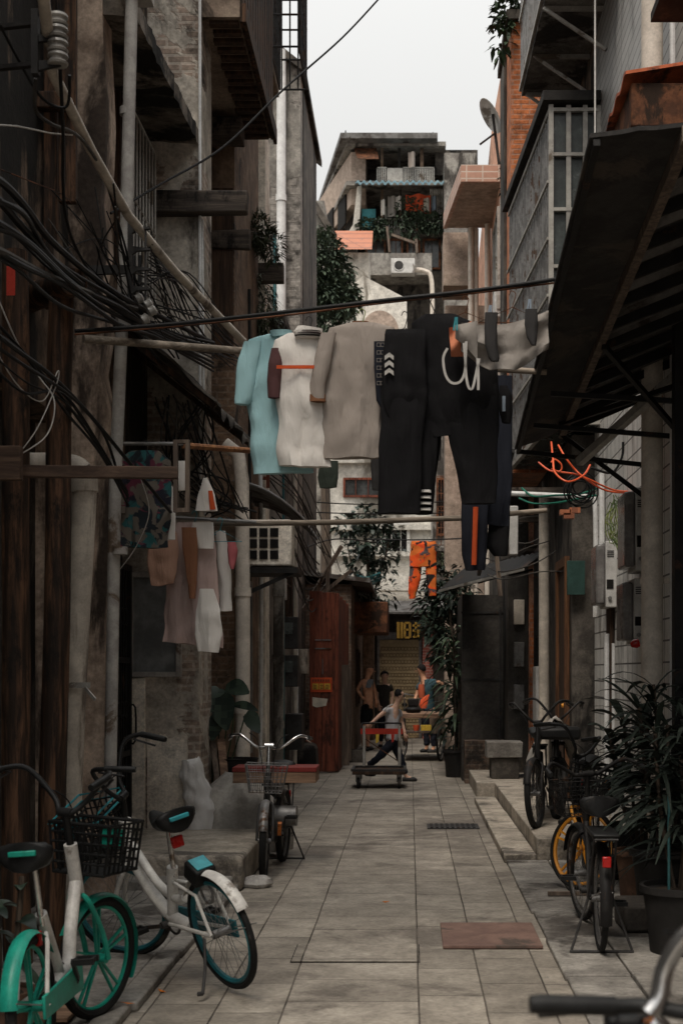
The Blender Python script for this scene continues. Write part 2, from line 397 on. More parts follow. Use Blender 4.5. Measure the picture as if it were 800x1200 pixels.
mt_meter_cl = surf('clouded_clear_cover', (.27,.26,.25), (.16,.15,.145), rough=.2, bump=.03)
mt_sack = cloth('white_woven_sack', (.74,.72,.70), (.56,.54,.52))
mt_bag = surf('clouded_plastic_bag', (.48,.46,.43), (.32,.30,.28), rough=.3, bump=.3, bscale=14)

# paving: long slabs laid along the alley, staggered cross joints
def paving():
    m, nt, b = newmat('alley_stone_paving')
    g = nd(nt, 'ShaderNodeNewGeometry').outputs['Position']
    s = nd(nt, 'ShaderNodeSeparateXYZ', {0: g})
    w = nz(nt, g, 1.3, 3)
    xx = nd(nt, 'ShaderNodeMath', {0: w, 1: .012, 2: s.outputs[0]}, operation='MULTIPLY_ADD').outputs[0]
    yy = nd(nt, 'ShaderNodeMath', {0: nz(nt, g, 1.1, 3), 1: .03, 2: s.outputs[1]}, operation='MULTIPLY_ADD').outputs[0]
    v = nd(nt, 'ShaderNodeMapping', {'Vector': nd(nt, 'ShaderNodeCombineXYZ', {0: yy, 1: xx}).outputs[0], 'Location': (.31, 1.25, 0)}).outputs[0]
    br = nd(nt, 'ShaderNodeTexBrick', {'Vector': v, 'Color1': (.39,.35,.295,1), 'Color2': (.28,.25,.21,1), 'Mortar': (.15,.13,.11,1), 'Scale': 1.0,
            'Mortar Size': .006, 'Mortar Smooth': .8, 'Bias': 0.0, 'Brick Width': .62, 'Row Height': .325}, offset=.43, squash=.68, squash_frequency=3)
    br2 = nd(nt, 'ShaderNodeTexBrick', {'Vector': v, 'Color1': (.40,.36,.305,1), 'Color2': (.30,.268,.225,1), 'Mortar': (.14,.122,.104,1), 'Scale': 1.0,
            'Mortar Size': .006, 'Mortar Smooth': .8, 'Bias': 0.0, 'Brick Width': .47, 'Row Height': .65}, offset=.36, squash=1.45, squash_frequency=2)
    msk = nd(nt, 'ShaderNodeMath', {0: xx, 1: -.275, 2: .325}, operation='COMPARE').outputs[0]
    bc = mix(nt, msk, br.outputs['Color'], br2.outputs['Color'])
    bf = nd(nt, 'ShaderNodeMix', {0: msk, 2: br.outputs['Fac'], 3: br2.outputs['Fac']}, data_type='FLOAT').outputs[0]
    n1 = nz(nt, g, 2.1, 9, .68); n2 = nz(nt, g, .55, 8, .7, .5); n3 = nz(nt, g, 38, 5, .7)
    col = mix(nt, ramp(nt, n1, .35, .7), mix(nt, 1.0, bc, (.72,.71,.70), 'MULTIPLY'), bc)
    col = mix(nt, ramp(nt, n2, .50, .62), col, (.15,.13,.11))
    jd = nd(nt, 'ShaderNodeMath', {0: bf, 1: ramp(nt, nz(nt, g, 1.6, 5, .6), .45, .62)}, operation='MULTIPLY').outputs[0]
    col = mix(nt, jd, col, (.05,.043,.037))
    sp = ramp(nt, nz(nt, g, 9, 6, .75), .63, .72)
    col = mix(nt, sp, col, (.10,.09,.08))
    col = mix(nt, nd(nt, 'ShaderNodeMath', {0: ramp(nt, n3, .55, .8), 1: .35}, operation='MULTIPLY').outputs[0], col, (.09,.08,.07))
    h = nd(nt, 'ShaderNodeMath', {0: bf, 1: -1.0, 2: nd(nt, 'ShaderNodeMath', {0: n1, 1: .5}, operation='MULTIPLY').outputs[0]}, operation='MULTIPLY_ADD').outputs[0]
    h = nd(nt, 'ShaderNodeMath', {0: n3, 1: .2, 2: h}, operation='MULTIPLY_ADD').outputs[0]
    col = mottle(nt, col, g, 5, .42)
    finish(nt, b, col, .68, h, .7, .012, 0, n1)
    return m
mt_paving = paving()
mt_side = surf('pavement_slab', (.30,.28,.25), (.20,.185,.165), (.075,.066,.058), .45, 1.5, .7, .35, 40, mode='pos')

def struct(name, m, mat, label, cat, **kw):
    return tag(build(m, name, mat, **kw), label, cat, kind='structure')
m = M(); m.add([(-150,-40,0),(150,-40,0),(150,260,0),(-150,260,0)], [(0,1,2,3)])
struct('alley_paving', m, mt_paving, 'grey stone slabs paving the alley floor', 'ground')
# left edge strip: slabs a few centimetres above the alley with a worn rounded lip
m = M()
y = -2.0
while y < 13.4:
    L = rnd(1.0, 1.5); x1 = -1.31+.011*(y-6)+rnd(-.012, .012)
    m.box((-2.62, y+.006, 0.0), (x1-.13, min(y+L, 13.5)-.006, .042+rnd(-.006, .006)))
    m.box((x1-.122, y+.006, 0.0), (x1, min(y+L, 13.5)-.006, .05+rnd(-.006, .004)))
    y += L
struct('left_pavement', m, mt_side, 'narrow raised pavement with a worn kerb lip under the bicycles', 'pavement', bevel=.012)
m = M()
y = -2.0
while y < 11.5:
    L = rnd(.9, 1.5)
    m.box((.815+rnd(-.01, .01), y+.008, 0), (1.16, min(y+L, 11.55)-.008, .03+rnd(-.006, .006)))
    m.box((1.17, y+.008, 0), (2.2, min(y+L, 11.55)-.008, .036+rnd(-.006, .006)))
    y += L
struct('right_pavement', m, mt_side, 'uneven slab pavement along the right wall under the parked bicycles', 'pavement', bevel=.008)
m = M()
for y0, y1, x1 in ((11.6, 13.3, 1.075), (13.31, 15.2, 1.07), (15.21, 17.0, 1.06)): m.box((.80, y0, 0), (x1, y1, .075))
struct('low_step', m, mt_conc_lt, 'long pale low step in front of the raised plinth', 'step', bevel=.01)
m = M()
for y0, y1 in ((11.72, 14.0), (14.01, 16.2), (16.21, 17.6)): m.box((1.09, y0, 0), (2.3, y1, .2))
m.box((.86, 17.61, 0), (2.3, 20.2, .2))
struct('raised_plinth', m, mt_conc_lt, 'raised concrete plinth running along the right-hand house fronts', 'plinth', bevel=.012)
# ------------------------------------------------------------------ building helpers
def part(m, name, mat, root, **kw): return build(m, name, mat, root, **kw)
def B(a, b): return M().box(a, b)
def window(root, face, u0, u1, z0, z1, nu=2, nzz=2, fm=None, pm=None, fw=.05, proud=.05, bw=.025, name='window'):
    fm = fm or mt_wood_dk; pm = pm or mt_glass
    m = M()
    wb(m, face, u0, u0+fw, z0, z1, -.04, proud); wb(m, face, u1-fw, u1, z0, z1, -.04, proud)
    wb(m, face, u0+fw, u1-fw, z0, z0+fw, -.04, proud-.003); wb(m, face, u0+fw, u1-fw, z1-fw, z1, -.04, proud-.003)
    for i in range(1, nu):
        u = u0+(u1-u0)*i/nu; wb(m, face, u-bw/2, u+bw/2, z0+fw, z1-fw, -.01, proud-.012)
    for i in range(1, nzz):
        z = z0+(z1-z0)*i/nzz; wb(m, face, u0+fw, u1-fw, z-bw/2, z+bw/2, -.01, proud-.016)
    f = part(m, name, fm, root, bevel=.004)
    part(wb(M(), face, u0+fw*.6, u1-fw*.6, z0+fw*.6, z1-fw*.6, -.03, .008), 'pane', pm, f)
    return f
def bars_grid(face, u0, u1, z0, z1, nu, nzz, r=.008, off=.06, m=None):
    m = m or M(); ax, c, sg = face
    def pt(u, z): return (c+sg*off, u, z) if ax == 'x' else (u, c+sg*off, z)
    for i in range(nu+1):
        u = u0+(u1-u0)*i/nu; m.tube([pt(u, z0), pt(u, z1)], r, 6)
    for i in range(nzz+1):
        z = z0+(z1-z0)*i/nzz; m.tube([pt(u0, z), pt(u1, z)], r*1.15, 6)
    return m
def jag(u0, u1, z0, z1, n=14, a=.03, sides='rtl'):     # ragged outline of broken plaster
    pts = [(u0, z0), (u1, z0)]
    pts += [(u1+rnd(-a, a)*.6, z0+(z1-z0)*i/n) for i in range(1, n)]
    pts += [(u1-(u1-u0)*i/n, z1+rnd(-a, a)*(1 if 't' in sides else 0)) for i in range(n+1)]
    return pts

# ================================================================== LEFT SIDE
# --- nearest old house: plastered pier, barred window, stained canopy, drainpipe, timber cladding
h = thing('old_house', 'nearest old house on the left with stained plaster pier, barred window and timber cladding', 'house', (-3.5, 6, 0))
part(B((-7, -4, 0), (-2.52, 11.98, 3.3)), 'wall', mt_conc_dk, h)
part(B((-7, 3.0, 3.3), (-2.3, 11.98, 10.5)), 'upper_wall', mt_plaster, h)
m = M()                                                   # broken-edged pier
n = 26; z1 = 7.35
prof = [(-2.045+rnd(-.012, .012)-(.05 if 3.6 < z1*i/n < 4.9 and i % 2 else 0)-(.03 if z1*i/n > 5.9 else 0), z1*i/n) for i in range(n+1)]
m.prism([(-2.75, 9.2, 0)]+[(x, 9.2, z) for x, z in prof]+[(-2.75, 9.2, z1)], (0, .3, 0))
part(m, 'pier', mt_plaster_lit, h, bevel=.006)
m = M(); m.box((-2.1, 9.24, 6.25), (-2.0, 9.5, 7.4)); m.box((-2.35, 9.25, 7.352), (-1.95, 9.6, 7.6))
part(m, 'exposed_brickwork', mt_brick_or, h, bevel=.01)
m = M()
m.sheet(lambda u, v: V((-2.32+.47*v, 9.22+2.75*u, 6.08+.2*u-.03*v+.012*noise.noise(V((u*9, v*5, 2)))))+V((.02*noise.noise(V((u*22, 1, v*3))) if v == 1 else 0, 0, 0)), 40, 6, (0, 0, .13))
part(m, 'canopy', mt_canopy, h)
m = M().tube([(-1.83, 9.0, 6.1), (-1.87, 9.02, 4.6), (-1.95, 9.05, 2.9), (-1.99, 9.07, .75)], .042, 12)
for z in (5.3, 3.9, 2.4): m.tube([(-1.85-.05*(6.1-z)/3, 9.02, z), (-1.85-.05*(6.1-z)/3, 9.02, z+.05)], .05, 12)
m.box((-1.93, 8.92, 6.1), (-1.72, 9.2, 6.32))
part(m, 'drainpipe', mt_pipe_grey, h)
f = window(h, ('x', -2.3, 1), 10.62, 11.9, 4.75, 6.15, 1, 1, mt_wood_dk, mt_dark)
part(bars_grid(('x', -2.3, 1), 10.66, 11.86, 4.7, 6.12, 9, 2, .011, .09), 'bars', mt_alu, f)
m = M()
for i, (x0, x1, z0, z1) in enumerate(((-2.62,-2.51,3.3,9.2), (-2.5,-2.405,3.3,9.2), (-2.395,-2.30,4.2,9.2), (-2.29,-2.20,3.9,9.2), (-2.19,-2.075,4.55,7.2))):
    m.box((x0+.004, 8.5+.03*(i % 2), z0), (x1-.004, 8.56+.03*(i % 2), z1))
m.box((-2.62, 8.4, 6.0), (-2.05, 8.49, 6.09)); m.box((-2.62, 8.4, 5.1), (-2.1, 8.49, 5.2))
part(m, 'timber_cladding', mt_wood_post, h, bevel=.006)
g = M()                                                    # iron security gate in front of the doorway
g.box((-2.47, 10.92, .05), (-2.42, 10.97, 2.55)); g.box((-2.47, 11.86, .05), (-2.42, 11.91, 2.55))
for z in (.05, .9, 1.7, 2.5): g.box((-2.465, 10.97, z), (-2.425, 11.86, z+.05))
for i in range(1, 9): g.tube([(-2.445, 10.97+.89*i/9, .1), (-2.445, 10.97+.89*i/9, 2.5)], .009, 6)
for k in range(3):
    for i in range(5): g.ring((-2.445, 11.06+.178*i, .5+.8*k), (1, 0, 0), .075, .007, 14, 5)
gt = part(g, 'gate', mt_iron, h)
part(M().tube(smooth_path([(-2.42, 11.75, 1.02), (-2.36, 11.75, 1.03), (-2.36, 11.75, 1.32), (-2.42, 11.75, 1.33)], 3), .009, 6), 'handle', mt_iron, gt)

# --- tall brick house with the beam ends and the overhanging timber room
h = thing('brick_house', 'tall sooty brick house on the left with projecting beam ends and an overhanging timber room', 'house', (-3.5, 13.5, 0))
part(B((-7, 12.0, 0), (-1.85, 12.75, 13.0)), 'wall', mt_brick_pl, h)
part(B((-7, 12.75, 0), (-2.25, 14.5, 13.0)), 'recessed_wall', mt_brick_dk, h)
part(B((-7, 14.5, 0), (-1.86, 16.78, 8.38)), 'rear_wall', mt_brick_pl2, h)
m = M()
m.box((-2.6, 12.06, 7.41), (-1.5, 14.8, 13)); m.box((-2.6, 14.8, 8.4), (-1.54, 16.1, 13))
ov = part(m, 'overhanging_room', mt_soffit, h)
m = M()
for i in range(13): m.box((-1.5, 12.08+.21*i, 7.38), (-1.478, 12.24+.21*i, 13))
m.box((-1.475, 12.04, 7.36), (-1.44, 14.84, 7.52)); m.box((-1.475, 12.04, 9.3), (-1.44, 14.84, 9.42))
part(m, 'weatherboards', mt_wood_post, ov)
m = M()
for i in range(16): m.box((-1.78+.012*math.sin(i*2.1), 12.12+.17*i, 7.375), (-1.52, 12.20+.17*i, 7.409))
part(m, 'floor_joists', mt_wood_dk, ov)
part(bars_grid(('x', -1.54, 1), 14.9, 16.0, 8.45, 10.2, 7, 5, .01, .02).merge(bars_grid(('x', -1.54, 1), 14.9, 16.0, 8.45, 10.2, 6, 5, .01, .33)).merge(bars_grid(('y', 14.9, -1), -1.5, -1.21, 8.45, 10.2, 3, 5, .01, 0)).merge(bars_grid(('y', 16.0, 1), -1.5, -1.21, 8.45, 10.2, 3, 5, .01, 0)), 'window_cage', mt_steel_dk, ov)
for a, b in (((-2.3, 11.86, 5.62), (-1.41, 11.995, 5.82)), ((-2.25, 14.0, 7.12), (-1.73, 14.28, 7.33)), ((-2.1, 14.42, 6.1), (-1.68, 14.495, 6.3))):
    part(B(a, b).jitter(.02, 5), 'beam_end', mt_wood_beam, h, bevel=.015)
m = M().tube([(-1.835, 11.97, 3.2), (-1.84, 11.97, 9.0), (-1.84, 11.97, 13)], .014, 8)
m.tube([(-1.80, 12.0, 3.0), (-1.82, 12.0, 5.6)], .01, 6)
part(m, 'conduit', mt_pvc_w, h)
window(h, ('y', 12.0, -1), -2.47, -2.0, 1.58, 2.5, 1, 1, mt_pipe_grey, mt_pane_grey, .045, .06)
m = M(); pts = jag(-2.30, -1.945, .10, 1.06, 16, .022)
m.prism([(x, 11.975, z) for x, z in pts], (0, .024, 0)); part(m, 'render_patch', mt_white_pl, h)
part(B((-2.49, 11.94, .12), (-2.315, 11.995, 1.57)), 'door', mt_white_pl, h, bevel=.008)
part(B((-2.25, 14.46, 5.0), (-1.87, 14.498, 6.75)), 'shutter', mt_wood_dk, h)
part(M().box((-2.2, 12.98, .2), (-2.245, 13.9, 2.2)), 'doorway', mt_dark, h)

# --- whitewashed house with low roof, cabinet doors, pipes
h = thing('whitewashed_house', 'flaking whitewashed house behind the washing on the left with grey pipes and a metal door', 'house', (-3.5, 19.5, 0))
part(B((-7, 17.0, 0), (-1.8, 17.55, 8.4)), 'wall', mt_white_pl, h)
part(B((-7, 17.55, 0), (-1.8, 22.9, 6.1)), 'side_wall', mt_conc, h)
m = M(); m.box((-7, 17.5, 6.102), (-1.6, 23.0, 6.25)); part(m, 'roof', mt_conc_dk, h, bevel=.02)
part(B((-2.05, 16.85, 6.45), (-1.56, 17.0, 6.68)), 'ledge', mt_wood_beam, h, bevel=.01); part(B((-2.2, 16.82, 4.95), (-1.6, 16.99, 5.08)), 'ledge', mt_wood_beam, h, bevel=.01)
m = M()
for x in (-1.98, -1.75): m.box((x-.02, 16.84, 3.9), (x+.02, 16.9, 4.95))
for z in (4.0, 4.45, 4.9): m.box((-1.98, 16.845, z), (-1.75, 16.895, z+.04))
part(m, 'red_bracket', mt_wood_red, h)
m = M().tube([(-1.71, 14.0, .05), (-1.71, 14.0, 2.35), (-1.72, 14.0, 3.6), (-1.76, 14.0, 3.86), (-1.9, 14.0, 3.96)], .075, 14)
for z in (1.2, 2.4): m.tube([(-1.71, 14.0, z), (-1.71, 14.0, z+.09)], .088, 14)
part(m, 'soil_pipe', mt_pvc_lt, h)
m = M().tube([(-1.70, 17.6, .05), (-1.69, 17.6, 3.4)], .065, 12)
for z in (.9, 1.75, 2.6): m.tube([(-1.695, 17.6, z), (-1.695, 17.6, z+.1)], .08, 12)
m.tube([(-1.72, 18.2, .1), (-1.70, 18.2, 3.0)], .035, 8)
part(m, 'drainpipe', mt_conc, h)
m = M(); m.box((-2.0, 16.9, .75), (-1.86, 16.98, 2.75)); m.box((-1.99, 16.87, .9), (-1.87, 16.9, 2.6))
fr = M(); fr.box((-1.86, 14.55, .7), (-1.8, 14.62, 2.66)); fr.box((-1.86, 15.6, .7), (-1.8, 15.67, 2.66)); fr.box((-1.86, 14.62, .7), (-1.805, 15.6, .77)); fr.box((-1.86, 14.62, 2.6), (-1.805, 15.6, 2.66))
d = part(fr, 'cabinet_door', mt_steel, h, bevel=.005)
m = M(); m.box((-1.86, 14.62, .77), (-1.83, 15.6, 1.62)); m.box((-1.86, 14.62, 1.65), (-1.828, 15.6, 2.6)); part(m, 'door_sheet', mt_pvc, d)
part(M().tube(smooth_path([(-1.82, 14.8, 1.6), (-1.76, 14.8, 1.58), (-1.76, 14.8, 1.4), (-1.82, 14.8, 1.38)], 4), .012, 6), 'handle', mt_iron, d)
m = M()
m.sheet(lambda u, v: V((-1.85+.75*v, 14.3+2.2*u, 3.62-.18*v*v*2-.05*v+.02*math.sin(u*40))), 50, 6, (0, 0, .012))
part(m, 'door_canopy', mt_grey_awn, h)
window(h, ('x', -1.8, 1), 19.0, 20.4, 2.2, 3.6, 3, 2, mt_wood_dk, mt_glass)
for x_, y_, z0_, z1_, r_, mt_ in ((-1.74, 15.9, .1, 4.6, .022, mt_pvc_w), (-1.77, 16.3, 2.2, 5.4, .03, mt_pvc), (-1.73, 18.7, .1, 4.4, .018, mt_teal_pipe), (-1.74, 20.7, .1, 5.2, .03, mt_pvc), (-1.76, 21.2, .1, 3.4, .022, mt_pvc_w), (-1.75, 14.9, 2.9, 5.8, .018, mt_iron)):
    part(M().tube([(x_, y_, z0_), (x_+rnd(-.015, .015), y_, (z0_+z1_)/2), (x_, y_, z1_)], r_, 8), 'thin_pipe', mt_, h)
for y_, z_, s_, mt_ in ((18.3, 2.6, .22, mt_meter), (19.7, .5, .4, mt_steel_dk), (16.1, 2.9, .25, mt_steel), (21.6, 1.6, .3, mt_pvc)):
    part(B((-1.795, y_, z_), (-1.795+s_*.6, y_+s_, z_+s_*1.3)), 'junction_box', mt_, h, bevel=.01)

# --- grey concrete block with rough edge and tall white pipe
h = thing('concrete_tower_house', 'tall narrow grey blockwork house with a white downpipe beside the open sky', 'house', (-3.5, 27.1, 0))
part(B((-6, 25.0, 0), (-2.0, 29.3, 12.85)), 'wall', mt_rubble, h)
m = M(); m.prism([(-6, 24.85, 12.87), (-2.33, 24.85, 12.87), (-1.9, 24.85, 12.55), (-1.9, 24.85, 12.68), (-2.33, 24.85, 13.02), (-6, 24.85, 13.02)], (0, 4.7, 0))
part(m, 'roof_slab', mt_conc_dk, h)
part(B((-2.03, 25.5, 0.0), (-1.985, 29.0, 12.5)), 'side_shade', mt_conc_dk, h)  # dark panel paints the shade on the tower's alley-facing side
m = M().tube([(-2.34, 24.87, 3.0), (-2.34, 24.87, 12.95)], .085, 14)
for z in (5.2, 7.6, 10.2): m.tube([(-2.34, 24.87, z), (-2.34, 24.87, z+.12)], .1, 14)
part(m, 'downpipe', mt_pvc_w, h)
part(M().tube([(-2.46, 24.9, 3.0), (-2.46, 24.9, 9.6), (-2.7, 24.9, 9.7)], .03, 8), 'water_pipe', mt_teal_pipe, h)
window(h, ('y', 25.0, -1), -3.3, -2.75, 8.8, 10.2, 2, 2)

# --- low house behind the hoarding, end of the alley on the left
h = thing('low_brick_house', 'low dark house on the left behind the standing men at the far end', 'house', (-2.2, 30, 0))
part(B((-6, 26.0, 0), (-1.12, 33.3, 3.3)), 'wall', mt_brick_dk, h)
m = M(); m.prism([(-6, 25.8, 3.9), (-.75, 25.8, 3.32), (-.75, 25.8, 3.4), (-6, 25.8, 4.0)], (0, 7.6, 0)); part(m, 'roof', mt_grey_awn, h)
m = M(); m.box((-1.3, 27.6, 2.42), (-.45, 29.6, 3.05)); part(m, 'rusted_hood', mt_rust, h, bevel=.02)
part(B((-1.11, 32.6, 0), (-.86, 33.4, 3.2)), 'brick_corner', mt_brick_pl2, h)
window(h, ('x', -1.12, 1), 28.2, 29.6, .9, 2.1, 2, 1)

# --- end house with rolled shutter
h = thing('shuttered_shop', 'small shop closing off the alley with a beige patterned shutter', 'shop', (0, 34, 0))
part(B((-1.6, 33.52, 0), (1.6, 36, 3.3)), 'wall', mt_conc_dk, h)
m = M(); m.box((-.74, 33.44, .02), (.22, 33.5, 2.42))
sh = part(m, 'shutter', surf('beige_shutter', (.42,.32,.19), (.34,.26,.15), (.2,.14,.09), .3, 2, .6, .1), h)
m = M()
for i in range(12):
    for k in range(14): m.ring((-.70+.08*i+(.04 if k % 2 else 0), 33.435, .12+.16*k), (0, 1, 0), .045, .009, 8, 4)
part(m, 'lattice', surf('shutter_lattice', (.25,.18,.10), (.2,.145,.085)), sh)
m = M(); m.box((-.8, 33.40, 2.43), (.3, 33.5, 2.6)); m.box((-.8, 33.42, 0), (-.74, 33.5, 2.43)); m.box((.22, 33.42, 0), (.28, 33.5, 2.43))
part(m, 'shutter_frame', mt_steel, h)
m = M(); m.box((.31, 33.3, 0), (.56, 33.51, 2.55)); part(m, 'tiled_pillar', mt_brick_red, h)
m = M(); m.prism([(-1.5, 33.5, 3.3), (-1.5, 32.7, 3.02), (-1.5, 32.7, 3.07), (-1.5, 33.5, 3.38)], (3.0, 0, 0)); part(m, 'awning', mt_grey_awn, h)

# --- white house beyond
h = thing('white_house', 'white rendered house with a shallow gable seen beyond the washing line', 'house', (-.6, 47, 0))
m = M(); zt = PZ(392, 44)
m.prism([(-2.7, 44, 0), (1.35, 44, 0), (1.35, 44, 9.0), (-.1, 44, 9.0), (-.1, 44, PZ(350, 44)), (PX(425, 44), 44, PZ(323, 44)), (-2.7, 44, PZ(362, 44))], (0, 7, 0))
part(m, 'wall', mt_white_far, h)
m = M()
for z in (5.35, 6.2, 8.35): m.box((-2.75, 43.8, z), (1.4, 43.98, z+.16))
part(m, 'string_course', mt_white_far, h)
window(h, ('y', 44, -1), PX(402, 44), PX(446, 44), PZ(583, 44), PZ(560, 44), 3, 1, mt_wood_red, mt_glass, .07, .08)
window(h, ('y', 44, -1), PX(448, 44), PX(480, 44), PZ(655, 44), PZ(612, 44), 3, 1, mt_white_paint, mt_dark, .1, .1)
window(h, ('y', 44, -1), PX(500, 44), PX(522, 44), PZ(600, 44), PZ(560, 44), 2, 2, mt_wood_dk, mt_dark, .08, .08)
m = M(); a = [(PX(445, 44)+.62*math.cos(t), 43.9, PZ(392, 44)+.75*math.sin(t)) for t in [math.pi*i/14 for i in range(15)]]
m.prism(a, (0, .098, 0)); part(m, 'arched_panel', mt_pink_under, h)
m = M(); m.box((-1.0, 42.9, 4.2), (1.2, 43.8, 4.32)); m.box((-1.0, 42.9, 4.32), (1.2, 42.97, 4.75)); part(m, 'balcony', mt_white_far, h)

# --- grey house with brown-framed windows, right of centre
h = thing('grey_house', 'grey rendered house with brown barred window behind the dark hanging trousers', 'house', (1.9, 38.5, 0))
part(B((.62, 37, 0), (4.5, 40, 8.2)), 'wall', mt_conc, h)
f = window(h, ('y', 37, -1), PX(511, 37), PX(537, 37), PZ(628, 37), PZ(560, 37), 3, 2, mt_rust, mt_dark, .06, .08)
part(bars_grid(('y', 37, -1), PX(511, 37), PX(537, 37), PZ(640, 37), PZ(560, 37), 5, 4, .012, .3), 'bars', mt_rust, f)
m = M(); m.box((.6, 36.4, PZ(648, 37)), (2.4, 36.98, PZ(644, 37))); part(m, 'sill', mt_conc, h)

# --- tall apartment house on the skyline
h = thing('apartment_building', 'weathered apartment house with cluttered balconies on the skyline at the end of the alley', 'building', (0, 60, 0))
Z = lambda y: PZ(y, 55); Xx = lambda x: PX(x, 55)
fp = [(Xx(408), 55, 0), (Xx(522), 55, 0), (Xx(522), 64, 0), (Xx(372)*60/55, 62, 0)]
part(M().prism(fp, (0, 0, Z(312))), 'lower_storeys', mt_conc_dk, h)
fp2 = [(Xx(428), 57.4, Z(312)), (Xx(522), 57.4, Z(312)), (Xx(522), 64, Z(312)), (Xx(376)*60/55, 62, Z(312)), (Xx(418), 55.6, Z(312))]
part(M().prism(fp2, (0, 0, Z(172)-Z(312))), 'upper_storeys', mt_conc_dk, h)
m = M()
for y0, y1 in ((272, 277), (214, 219), (168, 173)):
    m.prism([(Xx(406), 54.8, Z(y1)), (Xx(522), 54.8, Z(y1)), (Xx(522), 58, Z(y1)), (Xx(374)*60/55, 61.5, Z(y1))], (0, 0, Z(y0)-Z(y1)))
part(m, 'floor_slabs', mt_conc, h)
m = M()
for x0, x1, y0, y1 in ((446, 449, 213, 172), (466, 469, 213, 172), (492, 496, 213, 172), (446, 449, 272, 222), (468, 470, 272, 222), (514, 517, 272, 219)): m.box((Xx(x0), 55.02, Z(y0)), (Xx(x1), 55.25, Z(y1)))
part(m, 'posts', mt_plaster, h)['kind'] = 'stuff'
m = M()
for k in range(7):
    x0 = 420+rnd(0, 90); y0 = rnd(176, 205) if k % 2 else rnd(224, 262); w_, h_ = rnd(4, 10), rnd(5, 12)
    m.box((Xx(x0), 56.0+.1*k, Z(y0+h_)), (Xx(x0+w_), 56.06+.1*k, Z(y0)))
part(m, 'patched_panels', mt_terra, h)['kind'] = 'stuff'
m = M()
for k in range(9):
    x0 = 440+8*k; m.box((Xx(x0), 55.4, Z(166-(k % 3))), (Xx(x0+6), 57.5, Z(162-2*(k % 2))))
part(m, 'roof_clutter', mt_conc_dk, h)['kind'] = 'stuff'
# top-left timber-clad corner room, receding to the left
m = M(); m.prism([(Xx(411), 55.2, Z(238)), (Xx(428), 55.2, Z(238)), (Xx(428), 57.5, Z(238)), (Xx(373)*60.8/55, 61, Z(238))], (0, 0, Z(176)-Z(238)))
part(m, 'corner_room', mt_pink_under, h)
m = M()
for t0, t1, z0, z1 in ((.12, .34, 20.0, 21.3), (.5, .68, 20.1, 21.4), (.14, .32, 18.9, 19.6), (.48, .62, 18.8, 19.8), (.74, .9, 18.9, 19.9)):
    a = V((Xx(411), 55.2, 0)).lerp(V((Xx(373)*60.8/55, 61, 0)), t0); b = V((Xx(411), 55.2, 0)).lerp(V((Xx(373)*60.8/55, 61, 0)), t1)
    o = V((-.07, -.05, 0))
    m.prism([a+o+UP*z0, b+o+UP*z0, b+o+UP*z1, a+o+UP*z1], (.06, .04, 0))
part(m, 'corner_windows', mt_dark, h)['kind'] = 'stuff'
m = M()
m.prism([(Xx(400), 54.2, Z(171)), (Xx(512), 54.2, Z(171)), (Xx(516), 63, Z(160)), (Xx(368)*60/55, 63, Z(160))], (0, 0, .22))
part(m, 'roof', mt_grey_awn, h)
m = M(); m.prism([(Xx(409), 55.6, Z(168)), (Xx(497), 55.6, Z(168)), (Xx(497), 55.6, Z(156)), (Xx(412), 55.6, Z(157))], (0, 4, 0)); part(m, 'roof_shed', mt_conc_dk, h)
m = M()
for x in (462, 475, 488): m.box((Xx(x), 55.5, Z(166)), (Xx(x+5), 55.598, Z(157)))
part(m, 'brick_posts', mt_brick_or, h)
m = M(); m.box((Xx(510), 55.5, Z(200)), (Xx(560), 59, Z(170))); part(m, 'rooftop_room', mt_conc_dk, h)
window(h, ('y', 55.5, -1), Xx(526), Xx(540), Z(193), Z(176), 2, 1)
m = M(); m.box((Xx(519), 53.2, 0), (Xx(556), 56, Z(199))); part(m, 'stair_tower', mt_conc, h)
m = M(); m.prism([(Xx(414), 55.1, Z(172)), (Xx(441), 55.1, Z(172)), (Xx(444), 54.2, Z(195)), (Xx(420), 54.2, Z(195))], (0, .1, .06)); part(m, 'rusty_hood', mt_rust, h)
m = M()
for x0, x1 in ((442, 453), (472, 508)):
    n = max(2, int((x1-x0)/2))
    for i in range(n+1): m.box((Xx(x0+(x1-x0)*i/n)-.02, 54.9, Z(213)), (Xx(x0+(x1-x0)*i/n)+.02, 54.94, Z(198)))
    m.box((Xx(x0), 54.88, Z(198)), (Xx(x1), 54.96, Z(197)))
m.box((Xx(453), 54.9, Z(213)), (Xx(472), 54.96, Z(198)))
part(m, 'railing', mt_alu, h)
m = M().sheet(lambda u, v: V((Xx(418+102*u), 54.7-1.1*v, Z(217)-.45*v+.05*math.sin(u*90))), 110, 2, (0, 0, .05)); part(m, 'blue_awning', mt_blue_awn, h)
m = M()
for i in range(26): m.box((Xx(440+3.1*i)-.015, 54.9, Z(272)), (Xx(440+3.1*i)+.015, 54.93, Z(258)))
for i in range(8): m.box((Xx(504+2*i)-.015, 54.9, Z(262)), (Xx(504+2*i)+.015, 54.93, Z(222)))
m.box((Xx(424), 54.88, Z(258)), (Xx(520), 54.95, Z(257)))
part(m, 'balcony_bars', mt_alu, h)
part(B((Xx(424), 54.88, Z(272)), (Xx(440), 54.96, Z(246))), 'green_panel', mt_teal_tarp, h)
m = M(); m.box((Xx(449), 55.5, Z(268)), (Xx(466), 55.9, Z(262))); m.box((Xx(450), 55.6, Z(262)), (Xx(453), 55.7, Z(236))); part(m, 'white_trough', mt_white_far, h)
for x0, x1 in ((428, 452), (455, 472), (476, 492), (495, 516)): window(h, ('y', 55, -1), Xx(x0), Xx(x1), Z(316), Z(280), 2, 1, mt_rust, mt_glass, .08, .06)
